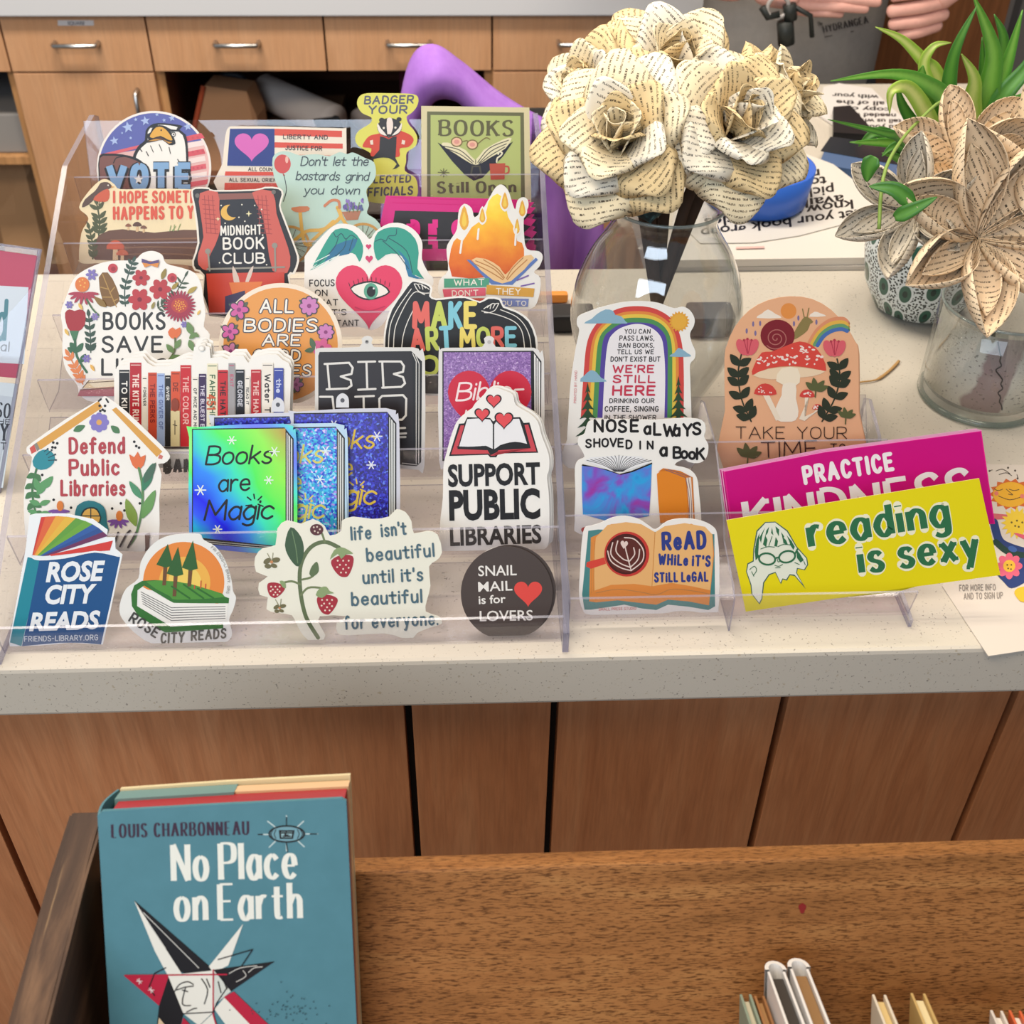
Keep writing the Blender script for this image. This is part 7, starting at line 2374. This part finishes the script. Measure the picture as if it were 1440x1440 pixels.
a.lines(BK, [[(664, 886), (772, 880), (784, 848), (914, 654), (790, 690)], [(600, 720), (560, 740), (540, 790), (560, 820)]], 4)
a.lines(BK, [[(632, 806), (650, 780), (680, 770), (700, 780)], [(640, 800), (670, 790), (700, 786)], [(660, 800), (680, 806)], [(672, 790), (660, 850), (690, 856)], [(676, 880), (700, 868), (712, 866)], [(730, 760), (752, 800), (740, 850)], [(748, 760), (760, 790)], [(806, 760), (822, 796)], [(790, 770), (800, 810)]], 4, 3)
a.lines('#c9c7c0', [[(520, 520), (640, 640), (720, 720)], [(540, 560), (600, 650)], [(830, 740), (870, 720), (930, 712)], [(856, 770), (890, 750), (880, 730)], [(900, 736), (920, 720), (950, 716)]], 3, 3)
for x, y in ((505, 768), (548, 800)):
    a.lines('#e2c8c8', [[(x - 10, y), (x + 10, y)], [(x, y - 10), (x, y + 10)], [(x - 7, y - 7), (x + 7, y + 7)]], 3)
rn = random.Random(2)
a.dots('#2c4550', [(rn.gauss(1050, 60), rn.gauss(880, 34)) for i in range(60)], 2.4, 6)
a.done('front_cover', None, parent=book)
a = BArt((bp0, BN)); a.back = .0032
a.slab('#d9c7a2', [(150, 1150), (300, 1141), (482, 1132), (508, 1680), (178, 1700)], 0, .0215, edge='#a3272f')
a.done('page_block', None, parent=book)
a = BArt((bp0, BN)); a.back = .0250
a.slab('#d9b48c', [(146, 1148), (300, 1138), (484, 1129), (509, 1690), (174, 1708)], 0, .0095, edge='#d9b48c')
a.done('endpaper', None, parent=book)
a = BArt((bp0, BN)); a.back = .0235
a.slab('#6a8c8a', [(144, 1146.5), (318, 1136), (318, 1300), (150, 1300)], 0, .0125, edge='#6a8c8a')
a.done('jacket_flap', None, parent=book)
a = BArt((bp0, BN)); a.back = .0365
a.slab('#d8c39a', [(143, 1144), (300, 1133), (484, 1123), (510, 1690), (174, 1708)], 0, .003, edge='#d9c9a0')
a.done('back_cover', None, parent=book)
sp0 = [onP(x, y, bp0, BN) for x, y in ((137, 1147), (170, 1705))]
V, F = [], []
for q in sp0:
    for i in range(7):
        t = i / 6
        V.append(q - BN * (.0390 * t) + Vector((-.003 * math.sin(PI * t), 0, 0)))
    for i in range(7):
        t = 1 - i / 6
        V.append(q - BN * (.0390 * t) + Vector((-.003 * math.sin(PI * t) + .0014, 0, 0)))
n = 14
F = [(i, (i + 1) % n, n + (i + 1) % n, n + i) for i in range(n)] + [tuple(range(n - 1, -1, -1)), tuple(range(n, 2 * n))]
meshobj('spine', V, F, M_TEALJ, parent=book)

# --- books standing in the trough with their top edges showing
def trough_book(fx, fy, th, H, cover, pages, label, slope=.33, d=.712, plastic=False):
    f = Vector(CAM + ray(fx, fy) * d)
    e = (bn + Vector((-.05 - .0004 * max(fx - 1050, 0), 0, 0))).normalized()
    H = (f - bp).dot(bu) + .2
    u = (bu - e * bu.dot(e)).normalized()
    x = e.cross(u).normalized()
    if x.x < 0: x = -x
    D = 0.115
    M = Matrix((x, e, -u)).transposed().to_4x4()
    root = empty('book', f - u * H, label, 'book', 'books standing in the old cart')
    M = Matrix.Translation(f - root.location) @ M
    for lo, hi, nm, m in (((0, 0, 0), (.0016, D, H), 'board', cover), ((th - .0016, 0, 0), (th, D, H), 'board', cover), ((0, D, 0), (th, D + .0016, H), 'spine', cover), ((.0018, .003, .003), (th - .0018, D - .001, H - .002), 'page_block', pages)):
        bm = bmesh.new()
        bbox(bm, lo, hi, 0, M, .0004)
        bm_obj(nm, bm, mat(m, .5 if not plastic else .2, .4), root)
    if plastic:
        bm = bmesh.new()
        prv = None
        n = 9
        for i in range(n):
            a_ = PI * i / (n - 1)
            c0 = Vector((th / 2 - (th / 2 + .0012) * math.cos(a_), -.001 - .010 * math.sin(a_), 0))
            ci = Vector((th / 2 - (th / 2 - .0012) * math.cos(a_), -.001 - .007 * math.sin(a_), 0))
            row = [bm.verts.new(M @ (q + Vector((0, 0, zz)))) for q in (c0, ci) for zz in (-.0006, H)]
            if prv:
                bm.faces.new((prv[0], row[0], row[1], prv[1])); bm.faces.new((prv[2], prv[3], row[3], row[2])); bm.faces.new((prv[0], prv[2], row[2], row[0])); bm.faces.new((prv[1], row[1], row[3], prv[3]))
            prv = row
        bm_obj('jacket_fold', bm, mat('#d8d5d2', .25, .5), root)


trough_book(1040, 1398, .0072, .14, '#7d8a7a', '#b9b199', 'grey-green paperback at the near end of the books in the cart')
trough_book(1060, 1400, .0066, .14, '#94663e', '#a87f52', 'tan cloth book between the grey-green paperback and a white jacket')
trough_book(1079, 1366, .0108, .15, '#d9d6d4', '#3c3a38', 'book in a shiny white jacket touching the tan cloth book', plastic=True)
trough_book(1111, 1362, .0112, .15, '#d9d6d4', '#8a6a48', 'book in a shiny white jacket standing tallest, next to the gap', plastic=True)
trough_book(1226, 1398, .0085, .14, '#cfc4b2', '#c9b07a', 'cream book with yellowed pages in the middle of the gap')
trough_book(1280, 1396, .009, .14, '#b89a62', '#d6c79c', 'yellowed book with frayed cover beside the cream one')
trough_book(1392, 1420, .0075, .13, '#cfc6bd', '#d8d0c6', 'thin pale paperback beside the orange-spined one')
trough_book(1418, 1420, .0075, .13, '#c9603a', '#d9d0c4', 'thin orange-covered book at the far end of the cart')

# ================================================================== person behind the counter
YP = 1.58
M_SKIN = (lambda k: k.fin(k.mix(k.noise(k.coord('Object', (40, 40, 40)), 3, 3), '#c48f84', '#d3a294'), .5, .35))(NT('skin'))
M_SHIRT = (lambda k: k.fin(k.mix(k.noise(k.coord('Object', (30, 30, 30)), 3, 3), '#7a7672', '#87837e'), .85, .15))(NT('grey_cotton'))


def skin(verts, edges, radii, sub=2, root=0):
    me = bpy.data.meshes.new('sk')
    me.from_pydata([tuple(v) for v in verts], edges, [])
    o = bpy.data.objects.new('sk', me)
    COL.objects.link(o)
    md = o.modifiers.new('s', 'SKIN')
    lay = me.skin_vertices[0].data if me.skin_vertices else None
    if lay is None:
        bpy.context.view_layer.objects.active = o
        bm = bmesh.new(); bm.from_mesh(me); bm.verts.layers.skin.verify(); bm.to_mesh(me); bm.free()
        lay = me.skin_vertices[0].data
    for i, r in enumerate(radii):
        lay[i].radius = r if isinstance(r, tuple) else (r, r)
        lay[i].use_root = (i == root)
    sb = o.modifiers.new('d', 'SUBSURF')
    sb.levels = sb.render_levels = sub
    dg = bpy.context.evaluated_depsgraph_get()
    m2 = o.evaluated_get(dg).to_mesh()
    V = [v.co.copy() for v in m2.vertices]
    F = [tuple(p.vertices) for p in m2.polygons]
    o.evaluated_get(dg).to_mesh_clear()
    bpy.data.objects.remove(o)
    bpy.data.meshes.remove(me)
    return V, F


def chains(cs, root=0, sub=2):
    """cs: list of chains; a chain is [(point, radius), ...]; equal points are shared"""
    V, R, E, idx = [], [], [], {}
    for ch in cs:
        pr_ = None
        for p, r in ch:
            key = tuple(round(c, 4) for c in p)
            if key not in idx:
                idx[key] = len(V); V.append(Vector(p)); R.append(r)
            i = idx[key]
            if pr_ is not None: E.append((pr_, i))
            pr_ = i
    return skin(V, E, R, sub, root)


xc = onY(1108, 60, YP).x
YA = 1.38
person = empty('person', (xc, YP, 0), 'person in a grey shirt standing behind the counter with hands held together', 'person')
P_ = lambda px, py, Y=YA: tuple(onY(px, py, Y))
pel = (xc, YP, .94)
shR, shL = (xc - .18, YP + .02, 1.40), (xc + .18, YP + .02, 1.40)
elR, elL = P_(800, -70, 1.46), P_(1440, -80, 1.46)
wrR, wrL = P_(1058, -16), P_(1356, -36)
body = [[(pel, (.10, .075)), ((xc, YP, 1.1), (.09, .065)), ((xc, YP, 1.28), (.10, .07)), ((xc, YP + .01, 1.40), (.07, .06)), ((xc, YP + .02, 1.47), (.052, .052)), ((xc, YP - .005, 1.55), (.07, .085)), ((xc, YP - .01, 1.64), (.075, .09)), ((xc, YP, 1.70), (.05, .06))],
        [((xc, YP + .01, 1.40), (.07, .06)), (shR, .052), (elR, .040), (wrR, .027)],
        [((xc, YP + .01, 1.40), (.07, .06)), (shL, .052), (elL, .040), (wrL, .027)]]
for s_ in (-1, 1):
    body.append([(pel, (.10, .075)), ((xc + s_ * .09, YP, .86), .085), ((xc + s_ * .10, YP - .01, .49), .058), ((xc + s_ * .10, YP + .02, .09), .040), ((xc + s_ * .10, YP - .10, .035), .032)])
V, F = chains(body)
allV, allF = list(V), list(F)
def addm(V, F):
    b = len(allV)
    allV.extend(V); allF.extend([tuple(i + b for i in f) for f in F])
# right hand: palm and fingers reaching across
kn = P_(1128, 0, YA - .01)
addm(*chains([[(wrR, .026), (P_(1092, -8), (.036, .022)), (kn, (.038, .017))]]))
for dy, dY, tip, r in ((-16, .0, (1226, -8), .0095), (-4, -.012, (1240, 4), .010), (8, -.016, (1222, 13), .0095), (17, -.012, (1186, 20), .0085)):
    addm(*chains([[(P_(1112, dy * .7, YA + dY), .010), (P_(1142, dy, YA + dY), r), (P_((1142 + tip[0]) / 2, (dy + tip[1]) / 2 - 1, YA + dY - .012), r * .95), (P_(tip[0], tip[1], YA + dY - .004), r * .8)]]))
addm(*chains([[(P_(1085, -16), .014), (P_(1130, -30, YA - .03), .012), (P_(1180, -22, YA - .03), .010)]]))
# left hand: closed fist
addm(*chains([[(wrL, .027), (P_(1334, -16), (.034, .026)), (P_(1306, 4, YA + .005), (.036, .024))]]))
for (x0, y0), (x1, y1), (x2, y2), r in (((1336, -20), (1296, -12), (1254, -6), .0118), ((1338, 0), (1294, 10), (1250, 16), .0122), ((1334, 18), (1292, 30), (1252, 34), .0118), ((1324, 34), (1290, 46), (1262, 50), .0105)):
    addm(*chains([[(P_(x0, y0, YA - .004), r), (P_(x1, y1, YA - .026), r), (P_(x2, y2, YA - .020), r * .9), (P_(x2 + 12, y2 + 2, YA + .002), r * .75)]]))
addm(*chains([[(P_(1330, -34, YA - .01), .014), (P_(1280, -34, YA - .03), .012), (P_(1250, -22, YA - .025), .0105)]]))
meshobj('body', allV, allF, M_SKIN, parent=person, smooth=True)
V, F = chains([[((xc, YP, .66), (.165, .13)), ((xc, YP, .86), (.185, .145)), ((xc, YP, 1.1), (.18, .14)), ((xc, YP, 1.28), (.185, .138)), ((xc, YP + .01, 1.405), (.115, .095))],
               [((xc, YP + .01, 1.405), (.115, .095)), (shR, .066), (tuple(Vector(shR).lerp(Vector(elR), .55)), .058)],
               [((xc, YP + .01, 1.405), (.115, .095)), (shL, .066), (tuple(Vector(shL).lerp(Vector(elL), .55)), .058)]])
shirt = meshobj('shirt', V, F, M_SHIRT, parent=person, smooth=True)
tv = [v + Vector((0, 0, 0)) for v in V]
from mathutils.bvhtree import BVHTree
bv = BVHTree.FromPolygons(V, F)
def on_shirt(x, y):
    h = bv.ray_cast(Vector(CAM), Vector(ray(x, y)).normalized())[0]
    if h is None:
        return onY(x, y, YP - .15)
    return h - Vector(ray(x, y)).normalized() * .0015


class SArt(Art):
    def pt(s, x, y):
        return on_shirt(x, y)


a = SArt((Vector((0, YP, 0)), Vector((0, -1, 0))))
a.text('#2f2b2b', 'The', 1150, 36, 5, 1157, 35, .14)
a.text('#2f2b2b', 'HYDRANGEA', 1158, 46, 9.5, 1222, 32, .2, serif=.08, thin=.08)
a.line('#2f2b2b', [(1160, 52), (1200, 44)], 1.2)
meshobj('shirt_print', a.V, a.F, a.mats, a.MI, parent=person).parent = shirt
V, F = chains([[((xc, YP, .97), (.168, .132)), ((xc, YP, .90), (.16, .13)), ((xc - .1, YP, .80), .10), ((xc - .10, YP, .49), .078), ((xc - .10, YP + .02, .10), .062)], [((xc, YP, .90), (.16, .13)), ((xc + .1, YP, .80), .10), ((xc + .10, YP, .49), .078), ((xc + .10, YP + .02, .10), .062)]])
meshobj('trousers', V, F, mat('#26262b', .8), parent=person, smooth=True)
V, F = chains([[((xc, YP + .035, 1.58), (.078, .07)), ((xc, YP + .025, 1.66), (.085, .085)), ((xc, YP + .01, 1.715), (.06, .07))]])
meshobj('hair', V, F, mat('#4a3326', .7), parent=person, smooth=True)
fz = Vector((xc, YP - .095, 1.60))
for s_ in (-1, 1):
    V, F = lathe([(0, -.010), (.009, -.006), (.011, 0), (.009, .006), (0, .010)], fz.x + s_ * .030, fz.y + .012, fz.z, 12)
    meshobj('eye', V, F, mat('#e6e2dd', .3), parent=person, smooth=True)
# keys and badge on a cord
lan = empty('badge_holder', (onY(1096, 20, YP - .255).x, YP - .255, onY(1096, 60, YP - .255).z), 'clear badge with black clip and cord hanging below the hands', 'badge')
YL_ = YP - .255
q = onY(1094, 10, YL_)
V, F = tube([q + Vector((.017 * math.cos(t), 0, .017 * math.sin(t))) for t in np.linspace(0, 2 * PI, 28, endpoint=False)], .0035, 8, True)
meshobj('ring', V, F, mat('#9a9490', .25, .5), parent=lan, smooth=True)
for nm, pts, r in (('strap', [(1072, 10), (1080, 24), (1096, 20)], .006), ('clip', [(1110, 6), (1112, 28)], .011), ('cord', [(1118, 10), (1140, 22), (1142, 52)], .004), ('card', [(1104, 30), (1106, 62)], .014)):
    tubeobj(nm, [tuple(onY(x, y, YL_)) for x, y in pts], r, mat('#1e211f', .5), lan, 8)

q = onP(1128, 1277, bp, bn)
V = [q + bn * .0006 + Vector((math.cos(t) * .0022 * (1 + .25 * math.sin(3 * t)), 0, 0)) + bu * (math.sin(t) * .0034) for t in np.linspace(0, 2 * PI, 12, endpoint=False)]
meshobj('red_speck', V + [v - bn * .0005 for v in V], [tuple(range(12)), tuple(range(23, 11, -1))] + [(i, 12 + i, 12 + (i + 1) % 12, (i + 1) % 12) for i in range(12)], mat('#7a1c1c', .5), parent=cart)
